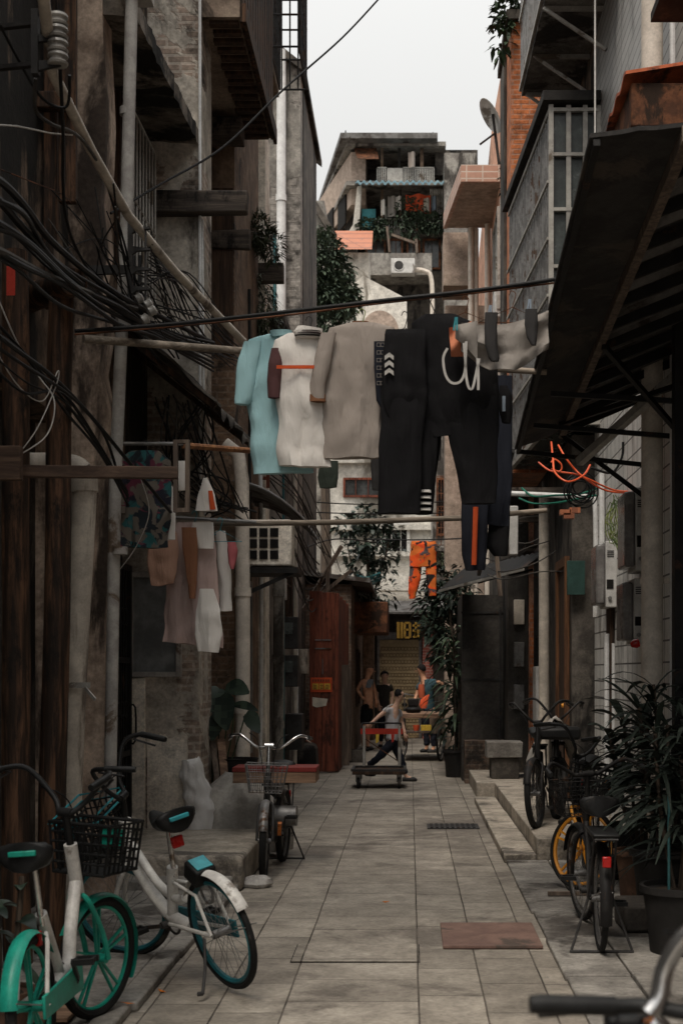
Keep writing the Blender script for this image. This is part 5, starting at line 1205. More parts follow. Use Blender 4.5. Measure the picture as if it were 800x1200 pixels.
# left wall washing
LW = 'washing by the left wall'
t = thing('floral_shirt', 'dark floral print shirt hanging in shadow at the left wall', 'shirt', P(168, 642, 9.6), LW)
part(hang([(152,186,528),(138,200,540),(134,200,570),(135,200,610),(138,197,640)], 9.6, .07, 32, .02, 50), 'body', c_floral, t)
part(hang([(133,150,545),(130,148,580),(134,148,600)], 9.55, .05, 18, .01, 51), 'sleeve', c_floral, t)
one(hang([(197,203,570),(192,205,600),(190,206,632)], 9.8, .03, 16, .01, 52), 'white_cloth', c_white, 'narrow white cloth hanging against the dark floral shirt', 'cloth', LW)
one(hang([(206,218,540),(205,219,560),(207,217,575)], 9.9, .03, 16, .01, 53), 'white_rag', c_white, 'short white rag on the narrow upright wooden frame', 'cloth', LW)
t = one(hang([(238,243,560),(232,252,580),(229,255,600)], 10.4, .03, 18, .01, 54), 'striped_rag', c_white, 'triangular white rag with a red stripe above the pale pink dress', 'cloth', LW)
part(hang([(244,249,575),(246,253,598)], 10.36, .02, 10, .004, 54), 'stripe', c_orst, t)
t = thing('pink_dress', 'long pale pink dress hanging at the left wall', 'dress', P(226, 766, 10.6), LW)
part(hang([(208,246,612),(202,250,625),(198,253,650),(195,256,690),(192,259,730),(190,262,758)], 10.6, .045, 48, .024, 56, hem=.045), 'body', c_pink, t)
part(hang([(176,208,640),(174,210,650),(176,206,664)], 10.65, .04, 18, .01, 57), 'sleeve', c_pink, t)
part(hang([(226,250,612),(222,251,630),(232,250,642)], 10.5, .03, 20, .008, 58), 'collar', c_white, t)
one(hang([(178,200,612),(174,207,625),(172,209,650),(174,207,672),(178,204,688)], 10.5, .04, 30, .018, 63, hem=.03), 'peach_blouse', cloth('peach_cotton', (.50,.30,.22)), 'short peach blouse hanging left of the pale pink dress', 'blouse', LW)
one(hang([(234,250,690),(230,258,715),(228,260,745),(232,256,768)], 10.42, .03, 30, .02, 64, hem=.04), 'pale_skirt', c_white, 'pale ragged skirt hanging in front of the lower pale pink dress', 'skirt', LW)
one(hang([(213,230,618),(214,232,640),(218,231,670),(222,229,700)], 10.45, .035, 18, .016, 59), 'rust_scarf', c_rust, 'rust-brown scarf draped over the pale pink dress', 'scarf', LW)
one(hang([(252,264,622),(254,268,650),(256,272,690),(257,272,715)], 10.9, .05, 24, .02, 60), 'white_shirt', c_white, 'white shirt hanging right behind the pale pink dress', 'shirt', LW)
one(hang([(267,276,635),(266,278,645),(268,276,660),(270,274,666)], 10.8, .03, 16, .014, 61), 'pink_cloth', c_pinkred, 'small pink-red cloth pegged beside the white shirt', 'cloth', LW)
for x, y, lab in ((228, 604, 'wire hanger of the pale pink dress'), (258, 612, 'wire hanger of the white shirt at the left wall'), (170, 522, 'wire hanger of the dark floral shirt')): hanger(P(x, y, 10.6 if x > 200 else 9.6), .34, lab, mt_teal_paint if x > 200 else mt_steel_dk, 'hangers at the left wall')
one(M().tube([P(120, 512, 9.3), P(205, 517, 9.9), P(290, 605, 11.2)] if False else [P(130, 520, 9.6), P(215, 520, 9.6)], .014, 8), 'hanging_rail', mt_steel, 'short rail holding the dark floral shirt', 'rail')
one(M().tube([P(200, 606, 10.6), P(300, 612, 10.9)], .014, 8), 'hanging_rail', mt_steel, 'short rail holding the pale pink dress', 'rail')
one(M().prism([P(127, 845, 10.7), P(134, 845, 10.7), P(133, 880, 10.7), P(128, 884, 10.7)], (0, .02, 0)), 'red_ribbon', mt_red_paper, 'red ribbon hanging beside the iron gate', 'ribbon')
# far orange trousers and orange cloth
t = thing('orange_camo_trousers', 'bright orange camouflage trousers hanging over the far alley', 'trousers', P(495, 700, 21.6))
part(hang([(482,510,634),(481,511,638),(480,511,650),(480,511,664)], 21.6, .09, 30, .02, 70), 'seat', c_camo, t)
part(hang([(480,494,660),(479,493,680),(478,489,692),(479,486,702)], 21.6, .07, 22, .02, 71), 'leg', c_camo, t)
part(hang([(498,511,660),(499,511,680),(501,511,692),(502,511,699)], 21.6, .07, 22, .02, 72), 'leg', c_camo, t)
one(M().tube(sag(P(430, 632, 21.6), P(560, 630, 21.6), .02), .012, 6), 'far_clothes_line', mt_cable, 'thin line holding the orange camouflage trousers', 'clothes line')
one(M().sheet(lambda u, v: P(475+29*u, 228+(18+4*u)*v, 54.6)+V((0, .12*math.sin(u*9), 0)), 14, 8, (0, .05, 0)), 'orange_cloth', c_orcl, 'bright orange-red cloth drying on the apartment balcony', 'cloth')
for x0, x1, y0, y1, lab, cc in ((454, 464, 230, 254, 'grey cloth drying left of the orange-red cloth', c_grey), (463, 470, 230, 246, 'white cloth drying beside the orange-red cloth', c_white), (496, 503, 232, 248, 'pale yellow cloth drying right of the orange-red cloth', mt_pale), (446, 451, 234, 252, 'white shirt drying at the left of the apartment balcony', c_white), (506, 511, 230, 246, 'pale blue cloth drying at the right of the apartment balcony', c_sky), (478, 486, 178, 196, 'pale cloth hanging in the top verandah of the apartment house', c_taupe)):
    one(M().sheet(lambda u, v: P(x0+(x1-x0)*u, y0+(y1-y0)*v, 54.5)+V((0, .08*math.sin(u*7), 0)), 8, 8, (0, .05, 0)), 'drying_cloth', cc, lab, 'cloth')
# ================================================================== BICYCLES
def bike(label, rear, front, base, o, group):
    """rear, front: (x, y) of the tyre contacts; local axes: x forward, y left, z up, origin at the rear contact"""
    rx, ry = rear; dx, dy = front[0]-rx, front[1]-ry
    wbs = o.get('wb', 1.02); rz = math.atan2(dy, dx); r = o.get('R', .30)
    t = thing('bicycle', label, 'bicycle', (rx, ry, base), group, rz); t.rotation_euler = (R(-o.get('lean', 0)), 0, rz); sf = o.get('sf', 0)
    steer = R(o.get('steer', 0)); fc, fk = o['frame'], o.get('fork', o['frame']); dark = mt_black_pl
    HB, HT = V((wbs-.17, 0, .62)), V((wbs-.22, 0, .80)); ST = V((.20+sf, 0, .60)); BB = V((.42+sf*.5, 0, .28))
    st_top = HT+(HT-HB).normalized()*o.get('stem', .16)
    ax = (HT-HB).normalized()
    S = Matrix.Translation(HT) @ Matrix.Rotation(steer, 4, ax) @ Matrix.Translation(-HT)
    def L(m, name, mat, par=None, sm=None, **kw):
        if sm: m.xf(sm)
        return build(m, name, mat, par or t, local=True, **kw)
    def wheel(c, sm, nspoke, which):
        w = L(M().ring(c, (0, 1, 0), r-.040, o.get('rimr', .011 if not o.get('fat_rim') else .015), 44, 6), 'wheel', o['rim'], None, sm)
        L(M().ring(c, (0, 1, 0), r-.016, o.get('tyre', .018), 48, 8), 'tyre', mt_rubber, w, sm)
        m = M(); m.tube([c-V((0, .05, 0)), c+V((0, .05, 0))], .022, 10)
        if o.get('cast'):
            for k in range(5):
                a = 2*math.pi*k/5+.4
                for e in (-.10, .10): m.bar(c+V((math.cos(a+e*3)*.02, 0, math.sin(a+e*3)*.02)), c+V((math.cos(a+e)*(r-.045), 0, math.sin(a+e)*(r-.045))), o.get('spk', .014), .014, V((0, 1, 0)))
            L(m, 'spokes', o['rim'], w, sm)
        else:
            for k in range(nspoke):
                a = 2*math.pi*k/nspoke; q = a+(.5 if k % 2 else -.5); y = .03*(1 if k % 4 < 2 else -1)
                m.tube([c+V((math.cos(q)*.02, y, math.sin(q)*.02)), c+V((math.cos(a)*(r-.045), 0, math.sin(a)*(r-.045)))], .0016, 4, cap=False)
            L(m, 'spokes', mt_steel, w, sm)
        return w
    RC, FC = V((0, 0, r)), V((wbs, 0, r))
    wheel(RC, None, 28, 0); wheel(FC, S, 28, 1)
    # frame
    fr = M(); tb = o.get('tube', .026)
    if o.get('step', True):
        fr.tube(smooth_path([HB+V((-.01, 0, .03)), V((wbs-.32, 0, .45)), V((.54, 0, .33)), BB+V((0, 0, .03)), V((.30, 0, .28))], 5), tb, 12)
        if o.get('second'): fr.tube(smooth_path([HB+V((-.02, 0, .12)), V((wbs-.42, 0, .5)), V((.40, 0, .42)), V((.30, 0, .44))], 5), tb*.7, 10)
    else:
        fr.tube([HB+V((0, 0, .02)), BB], tb*.8, 10); fr.tube([HT-V((0, 0, .04)), ST+V((.0, 0, -.03))], tb*.75, 10)
    fr.tube([BB, ST], tb*.85, 10); fr.tube([HB-ax*.03, HT+ax*.02], tb*1.05, 12)
    for s in (-1, 1):
        fr.tube([BB+V((-.02, .03*s, 0)), V((0, .06*s, r))], .011, 8); fr.tube([ST+V((0, .015*s, -.08)), V((.08, .055*s, .5)), V((0, .06*s, r))], .009, 8)
    frame = L(fr, 'frame', fc)
    fo = M(); fo.tube([HB, HB-ax*.04], tb, 10)
    for s in (-1, 1): fo.tube(smooth_path([HB-ax*.03, HB-ax*.06+V((0, .05*s, 0)), FC+V((-.05, .058*s, .13)), FC+V((0, .06*s, 0))], 4), .013, 8)
    L(fo, 'fork', fk, None, S)
    # mudguards
    def fender(c, a0, a1, sm, name='mudguard', w=.034, mat=None, r2=r+.022):
        def f(u, v):
            a = a0+(a1-a0)*u; y = (v-.5)*2*w; k = r2-.016*abs(v-.5)*2*abs(v-.5)*2
            return c+V((math.cos(a)*k, y, math.sin(a)*k))
        L(M().sheet(f, 30, 6, (0, 0, .003)), name, mat or o['guard'], None, sm)
    if o.get('guard'):
        fender(RC, R(o.get('ga', 25)), R(o.get('gb', 185)), None); fender(FC, R(o.get('fa', 20)), R(150), S)
        m = M()
        for s in (-1, 1): m.tube([V((0, .06*s, r)), RC+V((math.cos(R(165))*(r+.02), .033*s, math.sin(R(165))*(r+.02)))], .003, 5)
        L(m, 'mudguard_stay', mt_steel)
    # saddle
    sh = o.get('saddle', .86); post = M().tube([ST-V((0, 0, .05)), V((.20+sf-.06*(sh-.6)/.3, 0, sh-.04))], .014, 10); sp = L(post, 'seat_post', mt_chrome)
    sx = .20+sf-.06*(sh-.6)/.3
    rings = []
    for u in range(13):
        q = u/12; hw = .092*(1-q)**.75+.021; zz = sh+.02*math.cos(q*5.0)-.006*q
        if q < .08: hw *= .72
        rings.append((q, hw*1.08, zz))
    m = M(); vs = []; n = 16
    for q, hw, zz in rings:
        hh = .046*(1-.35*q)
        for j in range(n):
            w_ = 2*math.pi*j/n; c_, s_ = math.cos(w_), math.sin(w_)
            vs.append(V((sx-.13+.27*q, hw*c_*(abs(c_)**-.2 if abs(c_) > .01 else 1), zz+(hh*.7*s_ if s_ > 0 else hh*(2.0-1.1*q)*s_))))
    fs = [(i*n+j, i*n+(j+1) % n, (i+1)*n+(j+1) % n, (i+1)*n+j) for i in range(12) for j in range(n)]+[tuple(range(n-1, -1, -1)), tuple(12*n+j for j in range(n))]
    m.add(vs, fs); sd = L(m, 'saddle', mt_black_pl, ang=70)
    if o.get('accent'): L(M().box((sx-.148, -.055, sh-.004), (sx-.132, .055, sh+.018)), 'saddle_badge', o['accent'], sd, bevel=.004)
    # handlebar
    bp = o.get('bar') or [(-.21, .29, .15), (-.09, .28, .18), (0, .21, .18), (.035, .09, .06), (0, .03, 0)]
    pts = [st_top+V(p) for p in bp]+[st_top+V((p[0], -p[1], p[2])) for p in reversed(bp)]
    hb = M().tube(smooth_path(pts, 5), .0125, 10); hb.tube([HT, st_top+ax*.01], .017, 10); hb.tube([st_top-V((0, .035, 0)), st_top+V((0, .035, 0))], .021, 10)
    hbo = L(hb, 'handlebar', o.get('barmat', mt_black_pl), None, S)
    for s in (-1, 1):
        a_, b_ = V((bp[0][0], bp[0][1]*s, bp[0][2])), V((bp[1][0], bp[1][1]*s, bp[1][2]))
        if (b_-a_).length < .1: b_ = a_+(b_-a_).normalized()*.11
        L(M().tube([st_top+a_-(b_-a_)*.15, st_top+a_, st_top+b_], [.0145, .0165, .0165], 12), 'grip', mt_black_pl, hbo, S)
        L(M().tube([st_top+b_+V((0, 0, -.005)), st_top+b_+V((.05, -.01*s, -.015)), st_top+a_+V((.055, 0, -.03))], .006, 6), 'brake_lever', o.get('lever', mt_steel_dk), hbo, S)
    m = M()
    for s in (-1, 1): m.tube(smooth_path([st_top+V((.03, .16*s, .10)), st_top+V((.13, .08*s, .03)), HT+V((.1, .02*s, -.05)), HB+V((.03, 0, -.02))], 5), .0035, 5)
    L(m, 'brake_cable', mt_cable, hbo, S)
    # basket
    if o.get('basket'):
        bk = M(); x0, x1 = HT.x+.06, HT.x+.31; z0, z1 = .68, .90; k = 1.0
        W = .165
        if o['basket'] == 'solid':
            def rim(z, g, rr): bk.tube([(x0, -W+g, z), (x1, -W+g, z), (x1, W-g, z), (x0, W-g, z)], rr, 6, closed=True)
            for i, z in enumerate((z0, z0+.045, z0+.09, z0+.135, z0+.18, z1)): rim(z, .03*(1-i/5), .009 if i in (0, 5) else .006)
            for i in range(8):
                for s in (-1, 1):
                    x = x0+(x1-x0)*i/7; bk.bar((x, (W-.03)*s, z0), (x, W*s, z1), .010, .006); y = (-W+.03+(2*W-.06)*i/7)
                    if s > 0: bk.bar((x1, y, z0), (x1, y*W/(W-.03), z1), .006, .010); bk.bar((x0, y, z0), (x0, y*W/(W-.03), z1), .006, .010)
            bk.box((x0, -W+.03, z0-.006), (x1, W-.03, z0+.004))
        else:
            for i in range(5):
                z = z0+.22*i/4; g = .04*(1-i/4); bk.tube([(x0, -W+g, z), (x1-g, -W+g, z), (x1-g, W-g, z), (x0, W-g, z)], .0045 if i == 4 else .0026, 5, closed=True)
            for i in range(10):
                y = -W+2*W*i/9; bk.tube([(x1-.04, y*.76, z0), (x1, y, z1)], .0026, 4); bk.tube([(x0, y*.76, z0), (x0, y, z1)], .0026, 4)
                x = x0+(x1-x0)*i/9
                for s in (-1, 1): bk.tube([(x, (W-.04)*s, z0), (x, W*s, z1)], .0026, 4)
                bk.tube([(x0, y*.76, z0), (x1-.04, y*.76, z0)], .0026, 4)
        bko = L(bk, 'basket', o.get('bmat', mt_black_pl), None, S)
        if o.get('accent'): L(M().box((x1+.008, -.06, z0+.08), (x1+.014, .06, z0+.17)), 'badge', o['accent'], bko, S)
    if o.get('top_wire'):
        m = M(); x0, x1 = HT.x+.04, HT.x+.33
        for i, z in enumerate((.90, .94)): m.tube([(x0, -.18, z), (x1, -.18, z), (x1, .18, z), (x0, .18, z)], .006, 6, closed=True)
        L(m, 'basket_rim', o['top_wire'], None, S)
    # drive train
    m = M().ring(BB, (0, 1, 0), .07, .007, 24, 6); m.tube([BB-V((0, .07, 0)), BB+V((0, .07, 0))], .02, 10)
    ck = L(m, 'crank_set', mt_steel_dk)
    for s, a in ((-1, R(o.get('crank', 200))), (1, R(o.get('crank', 200)+180))):
        e = BB+V((math.cos(a)*.155, .085*s, math.sin(a)*.155))
        c_ = L(M().bar(BB+V((0, .07*s, 0)), e, .02, .014, V((0, 1, 0))), 'crank_arm', mt_steel_dk, None)
        pd = M()
        for x in (-.04, .04): pd.box(e+V((x-.009, .01*s, -.012)), e+V((x+.009, .10*s, .012)))
        for y in (.012, .088): pd.box(e+V((-.04, (y-.006)*s, -.010)), e+V((.04, (y+.006)*s, .010)))
        pd.tube([e, e+V((0, .095*s, 0))], .008, 8)
        L(pd, 'pedal', dark, c_)
    m = M(); m.prism([BB+V((.09, -.055, .06)), BB+V((.09, -.055, -.06)), V((-.05, -.055, r-.045)), V((-.05, -.055, r+.045))], (0, -.014, 0))
    L(m, 'chain_guard', o.get('cguard', mt_black_pl), bevel=.004)
    if o.get('lock'):
        lk = L(M().box((.03, -.06, .56), (.15, .06, .66)).xf(Matrix.Translation((.09, 0, .6)) @ Matrix.Rotation(R(-28), 4, 'Y') @ Matrix.Translation((-.09, 0, -.6))), 'lock_box', mt_black_pl, bevel=.012)
        L(M().box((.045, -.045, .662), (.135, .045, .668)).xf(Matrix.Translation((.09, 0, .6)) @ Matrix.Rotation(R(-28), 4, 'Y') @ Matrix.Translation((-.09, 0, -.6))), 'lock_panel', o['accent'], lk)
        L(M().ring((.06, 0, .50), (0, 1, 0), .055, .008, 20, 6), 'lock_ring', mt_steel, lk)
    zr = o.get('lamp', (-.02, sh-.13))
    L(M().box((sx-.075, -.032, zr[1]-.03), (sx-.05, .032, zr[1]+.03)) if not o.get('rack') else M().box((-.335, -.024, .52), (-.31, .024, .58)), 'rear_reflector', mt_red_lens, bevel=.006)
    if o.get('rack'):
        m = M()
        for y in (-.06, -.02, .02, .06): m.tube([(-.30, y, .67), (.14, y, .67)], .007, 6)
        for x in (-.30, -.1, .12): m.tube([(x, -.065, .67), (x, .065, .67)], .007, 6)
        for s in (-1, 1): m.tube([(-.25, .06*s, .67), (0, .07*s, r)], .006, 6); m.tube([(.1, .06*s, .67), (.02, .07*s, r)], .006, 6)
        L(m, 'rear_rack', o.get('rackmat', mt_steel_dk))
        if o['rack'] == 'pad': L(M().box((-.31, -.075, .68), (.12, .075, .70)), 'rack_pad', mt_black_pl, bevel=.008)
    if o.get('stand') == 'side':
        L(M().tube([(.06, .07, r-.02), (.0, .13, .16), (-.05, .2, .01+.2*math.tan(R(o.get('lean', 0))))], .009, 8).tube([(-.05, .2, .012+.2*math.tan(R(o.get('lean', 0)))), (-.03, .215, .008+.215*math.tan(R(o.get('lean', 0))))], .012, 8), 'kickstand', mt_steel_dk)
    elif o.get('stand') == 'two':
        m = M()
        for s in (-1, 1): m.tube([(0, .07*s, r), (-.07, .17*s, .02)], .008, 8)
        m.tube([(-.07, -.18, .012), (-.07, .18, .012)], .008, 8); L(m, 'kickstand', mt_steel_dk)
    return t
GB = 'bicycles parked along the alley'
whiteteal = dict(frame=mt_white_paint, fork=mt_white_paint, rim=mt_teal_dark, fat_rim=True, guard=mt_white_paint, accent=mt_teal_paint, lock=True, basket='solid', bmat=mt_black_pl, top_wire=mt_teal_paint, second=True, tube=.034, steer=36, lean=14, sf=.17, saddle=.88, bar=[(-.23, .20, .21), (-.10, .23, .25), (.0, .19, .23), (.03, .08, .08), (0, .03, 0)], stand='side', crank=170, ga=30, gb=150, cguard=mt_teal_dark, stem=.16)
bike('white and teal share bicycle leaning on its kickstand before the stone step', (-.885, 6.88), (-1.525, 7.68), .03, whiteteal, GB)
gb = dict(frame=mt_white_paint, fork=mt_green_paint, rim=mt_green_paint, rimr=.010, spk=.009, tyre=.023, cast=True, guard=mt_green_paint, accent=mt_green_paint, basket='solid', tube=.029, steer=-22, fa=-30, lean=4, R=.272, saddle=.86, stand='side', crank=140, ga=35, gb=170, wb=.92, cguard=mt_green_paint, stem=.17, lamp=(0, .52))
bike('jade green and white bicycle at the lower left corner with thick green spokes', (-1.455, 5.33), (-1.435, 6.2), .045, gb, GB)
eb = dict(frame=mt_steel_dk, fork=mt_steel_dk, rim=mt_steel, guard=mt_steel, basket='wire', bmat=mt_steel, barmat=mt_chrome, lever=mt_chrome, steer=6, saddle=.82, rack=True, stand='two', crank=250, wb=1.05, tyre=.027, step=False, stem=.24,
          bar=[(-.15, .33, .06), (-.06, .31, .07), (.0, .23, .08), (.03, .1, -.01), (0, .03, -.02)])
e = bike('old black bicycle with chrome handlebar and wire basket facing down the alley toward us', (-1.09, 11.75), (-1.145, 10.70), .0, eb, GB)
part_ = M().tube([V((.30, -.1, .42)), V((.30, .16, .42))], .085, 16); build(part_, 'hub_motor', mt_steel, e, local=True)
build(M().bar((.86, .10, .42), (.62, .06, .30), .03, .02), 'orange_lever', mt_amber_lens, e, local=True)
bk = dict(frame=mt_iron, fork=mt_iron, rim=mt_steel, guard=mt_iron, basket='wire', bmat=mt_iron, barmat=mt_iron, steer=11, saddle=.83, rack='pad', stand='two', crank=200, wb=1.0, step=True, tube=.02, ga=40, gb=200,
          bar=[(-.24, .30, .03), (-.13, .29, .05), (-.03, .22, .08), (.03, .08, .0), (0, .03, 0)])
bike('black city bicycle with rear rack and red reflector standing on a double stand', (1.084, 7.78), (1.115, 8.78), .033, bk, GB)
yb = dict(frame=mt_iron, fork=mt_yellow_paint, rim=mt_yellow_paint, fat_rim=True, cast=True, guard=None, basket='solid', accent=mt_yellow_paint, steer=58, saddle=.88, stand='side', crank=120, tube=.03, lamp=(0, .7))
bike('dark bicycle with amber yellow wheels half hidden behind the black city bicycle', (1.42, 11.0), (1.20, 10.02), .036, yb, GB)
db = dict(frame=mt_iron, fork=mt_iron, rim=mt_steel_dk, guard=mt_iron, steer=-12, saddle=.84, rack='pad', stand='side', crank=80, tyre=.03, R=.31, step=False, barmat=mt_iron)
bike('dark heavy bicycle facing us on the plinth edge with fat tyres', (1.28, 13.5), (1.16, 12.5), .2, db, GB)
d2 = dict(db); d2['steer'] = 15; d2['R'] = .29
bike('dark bicycle covered by grey cloth at the back of the plinth', (1.55, 14.3), (1.42, 13.3), .2, d2, GB)
m = M()
def cover(u, v):
    a = (u-.5)*2
    return V((1.42+.03*v+.24*a+.02*noise.noise(V((u*5, v*6, 2))), 13.25+1.0*v, 1.17-.42*abs(a)**1.6-.08*v+.05*noise.noise(V((u*7, v*7, 1)))))
one(m.sheet(cover, 22, 16, (0, 0, .012)), 'grey_cover', mt_tarp, 'crumpled grey cloth thrown over the bicycle at the back of the plinth', 'cover')
one(B((1.22, 12.9, .98), (1.62, 13.2, 1.1)).jitter(.02, 6), 'dark_bundle', mt_black_pl, 'dark bundle tied on the saddle of the heavy bicycle', 'bundle', bevel=.03)
nb = dict(frame=mt_iron, fork=mt_chrome, rim=mt_chrome, guard=mt_chrome, barmat=mt_black_pl, lever=mt_iron, steer=0, saddle=.86, crank=90, wb=1.05, stand='side', stem=.315,
          bar=[(.02, .36, -.015), (.03, .24, -.02), (.03, .19, -.02), (.01, .1, -.03), (0, .03, -.02)])
n_ = bike('blurred close-up chrome handlebar with black grip at the bottom right corner', (.57, 1.42), (.57, 2.47), .0, nb, GB)
build(M().tube(smooth_path([(.76, .19, 1.075), (.765, .172, 1.10), (.768, .16, 1.15), (.76, .125, 1.205), (.745, .07, 1.24), (.74, -.05, 1.25)], 5), .0155, 10), 'chrome_bar', mt_chrome, n_, local=True)
build(M().box((.80, .165, 1.00), (.87, .245, 1.06)).jitter(.012, 30), 'brake_housing', mt_black_pl, n_, local=True, bevel=.012)
build(M().lathe([(.0, -.009), (.011, -.006), (.011, .006), (0, .009)], (.80, .18, 1.05), 10), 'orange_button', mt_amber_lens, n_, local=True)
build(M().lathe([(.0, -.008), (.009, -.006), (.009, .006), (0, .008)], (.80, .19, 1.075), 10), 'red_button', mt_red_lens, n_, local=True)
build(M().lathe([(.0, -.02), (.022, -.012), (.022, .012), (0, .02)], (.80, .17, 1.04), 12), 'bell', mt_chrome, n_, local=True)
# red-topped board lying across the old bicycle's rack
t = thing('carried_board', 'long pale wooden box board with a dark red top laid across the old bicycle', 'board', (-1.1, 11.5, .69))
z0 = .70
part(M().box((-1.47, 11.35, z0), (-.78, 11.75, z0+.09)), 'pale_side', mt_wood_deck, t, bevel=.004)
part(M().box((-1.475, 11.345, z0+.092), (-.775, 11.755, z0+.13)), 'red_top', surf('dark_red_board', (.20,.03,.025), (.14,.025,.02), (.06,.02,.018), .3, 5, .6), t, bevel=.004)
# hand trolley pulled by the boy
t = thing('hand_trolley', 'low flat hand trolley with a tall red-railed push frame on small wheels', 'trolley', (-.43, 19.3, 0))
part(B((-.80, 18.95, .20), (-.07, 19.75, .245)), 'platform', mt_wood_dk, t, bevel=.006)
m = M()
for y in (18.95, 19.7): m.box((-.82, y, .245), (-.05, y+.05, .275))
m.box((-.82, 19.0, .245), (-.78, 19.7, .272)); m.box((-.09, 19.0, .245), (-.05, 19.7, .272)); part(m, 'edge_frame', mt_steel_dk, t)
for x in (-.66, -.15): part(M().tube([(x, 19.68, .27), (x, 19.7, .85)], .024, 10), 'upright', mt_alu, t)
part(M().bar((-.71, 19.7, .77), (-.10, 19.7, .77), .03, .08), 'red_rail', mt_red_paper, t)
part(M().tube(smooth_path([(-.69, 19.7, .80), (-.69, 19.72, .86), (-.64, 19.74, .885), (-.18, 19.74, .885), (-.13, 19.72, .86), (-.13, 19.7, .80)], 4), .013, 8), 'handle', mt_iron, t)
part(M().tube([(-.64, 19.69, .66), (-.17, 19.69, .34)], .008, 6), 'brace', mt_rust, t)
part(M().prism([(-.49, 19.66, .73), (-.44, 19.66, .73), (-.45, 19.66, .62), (-.49, 19.66, .60)], (0, .01, 0)), 'yellow_tie', mt_yellow, t)
part(M().prism([(-.27, 19.66, .73), (-.22, 19.66, .73), (-.23, 19.66, .63), (-.26, 19.66, .61)], (0, .01, 0)), 'red_tie', mt_red_paper, t)
for x in (-.72, -.15):
    for y in (19.05, 19.62):
        wl = part(M().lathe([(.02, -.022), (.078, -.02), (.083, 0), (.078, .02), (.02, .022)], (x, y, .083), 18, (1, 0, 0)), 'wheel', mt_rubber, t)
        part(M().prism([(x-.035, y-.03, .2), (x+.035, y-.03, .2), (x+.035, y-.02, .09), (x-.035, y-.02, .09)], (0, .05, 0)), 'caster_fork', mt_steel, wl)
# vendor's tricycle cart
t = thing('cart', 'wooden flat-bed handcart on spoked wheels standing among the people', 'cart', (.22, 25.8, 0))
part(B((-.18, 25.0, .78), (.62, 26.7, .86)).jitter(.006, 4), 'deck', mt_wood_deck, t, bevel=.006)
part(B((.36, 24.95, .50), (.63, 24.99, .78)), 'end_board', mt_wood_board, t, bevel=.004)
part(B((-.2, 24.7, .52), (.42, 25.2, .56)), 'shelf', mt_wood_board, t, bevel=.004)
m = M(); m.box((-.16, 25.0, .46), (-.12, 26.7, .78)); m.box((.56, 25.0, .46), (.60, 26.7, .78)); m.box((-.12, 25.9, .47), (.56, 25.95, .52)); part(m, 'chassis', mt_iron, t)
for x, y, rr in ((.56, 24.95, .30), (-.13, 26.2, .31), (.58, 26.3, .31)):
    w_ = part(M().ring((x, y, rr), (1, -.25, 0), rr-.03, .014, 32, 6), 'wheel', mt_steel, t)
    part(M().ring((x, y, rr), (1, -.25, 0), rr-.018, .02, 32, 8), 'tyre', mt_rubber, w_)
    m = M()
    for k in range(10): a = 2*math.pi*k/10; m.tube([(x, y, rr), V((x, y, rr))+V((.25*math.cos(a), math.cos(a), 0)).normalized()*abs(math.cos(a))*(rr-.03)*(1 if math.cos(a) > 0 else -1)*(1 if math.cos(a) > 0 else -1)*(1)+UP*math.sin(a)*(rr-.03)], .004, 4)
    part(m, 'spokes', mt_steel, w_)
t = thing('machine', 'black squat machine with a rounded base standing on the cart', 'machine', (PX(484, 25.7), 25.7, .865))
x = PX(484, 25.7)
part(M().lathe([(.12, .865), (.15, .89), (.16, .93), (.12, .97), (.06, .98)], (x, 25.7, 0), 20), 'base', mt_black_pl, t); part(B((x-.1, 25.62, .981), (x+.1, 25.82, 1.13)), 'motor', mt_iron, t, bevel=.02)
one(M().loft([(P(496, 830, 25.6), .05, .05), (P(496, 826, 25.6), .075, .06), (P(497, 820, 25.6), .065, .05), (P(499, 817, 25.6), .04, .04), (P(502, 814, 25.6), .015, .015)], 16, .02, 3), 'orange_bag', c_orcl, 'orange bag slumped on the cart beside the black machine', 'bag')
one(M().lathe([(.045, 0), (.055, .05), (.06, .10), (.05, .10), (.045, .03)], (PX(487.5, 24.85), 24.85, .562), 16), 'orange_cup', c_orcl, 'small orange tub on the lower shelf of the cart', 'tub')
one(B((PX(493, 24.8), 24.8, .562), (PX(505, 24.8), 24.98, .66)), 'yellow_box', mt_yellow, 'small yellow box beside the orange tub on the cart shelf', 'box', bevel=.004)
t = thing('bicycle', 'distant bicycle whose handlebar sticks up behind the cart', 'bicycle', (-.12, 30.5, 0), GB)
m = M(); m.tube([(-.12, 30.3, .8), (-.12, 30.3, 1.12)], .02, 6); m.tube([(-.4, 30.4, 1.1), (-.15, 30.3, 1.14), (-.09, 30.3, 1.14), (.12, 30.4, 1.1)], .016, 6); part(m, 'handlebar', mt_steel, t)
m = M(); m.tube([(-.12, 30.3, .8), (-.12, 30.8, .35), (-.12, 31.2, .32)], .02, 6); m.tube([(-.12, 30.9, .4), (-.12, 31.0, .85)], .016, 6); m.tube([(-.12, 30.3, .8), (-.12, 30.15, .31)], .016, 6); part(m, 'frame', mt_iron, t)
for y in (30.15, 31.2):
    w_ = part(M().ring((-.12, y, .31), (1, 0, 0), .28, .012, 28, 6), 'wheel', mt_steel, t); part(M().ring((-.12, y, .31), (1, 0, 0), .293, .017, 28, 6), 'tyre', mt_rubber, w_)
part(M().loft([((-.12, 31.0, .85), .05, .1), ((-.12, 31.0, .9), .07, .12), ((-.12, 31.0, .92), .05, .1)], 12), 'saddle', mt_black_pl, t)
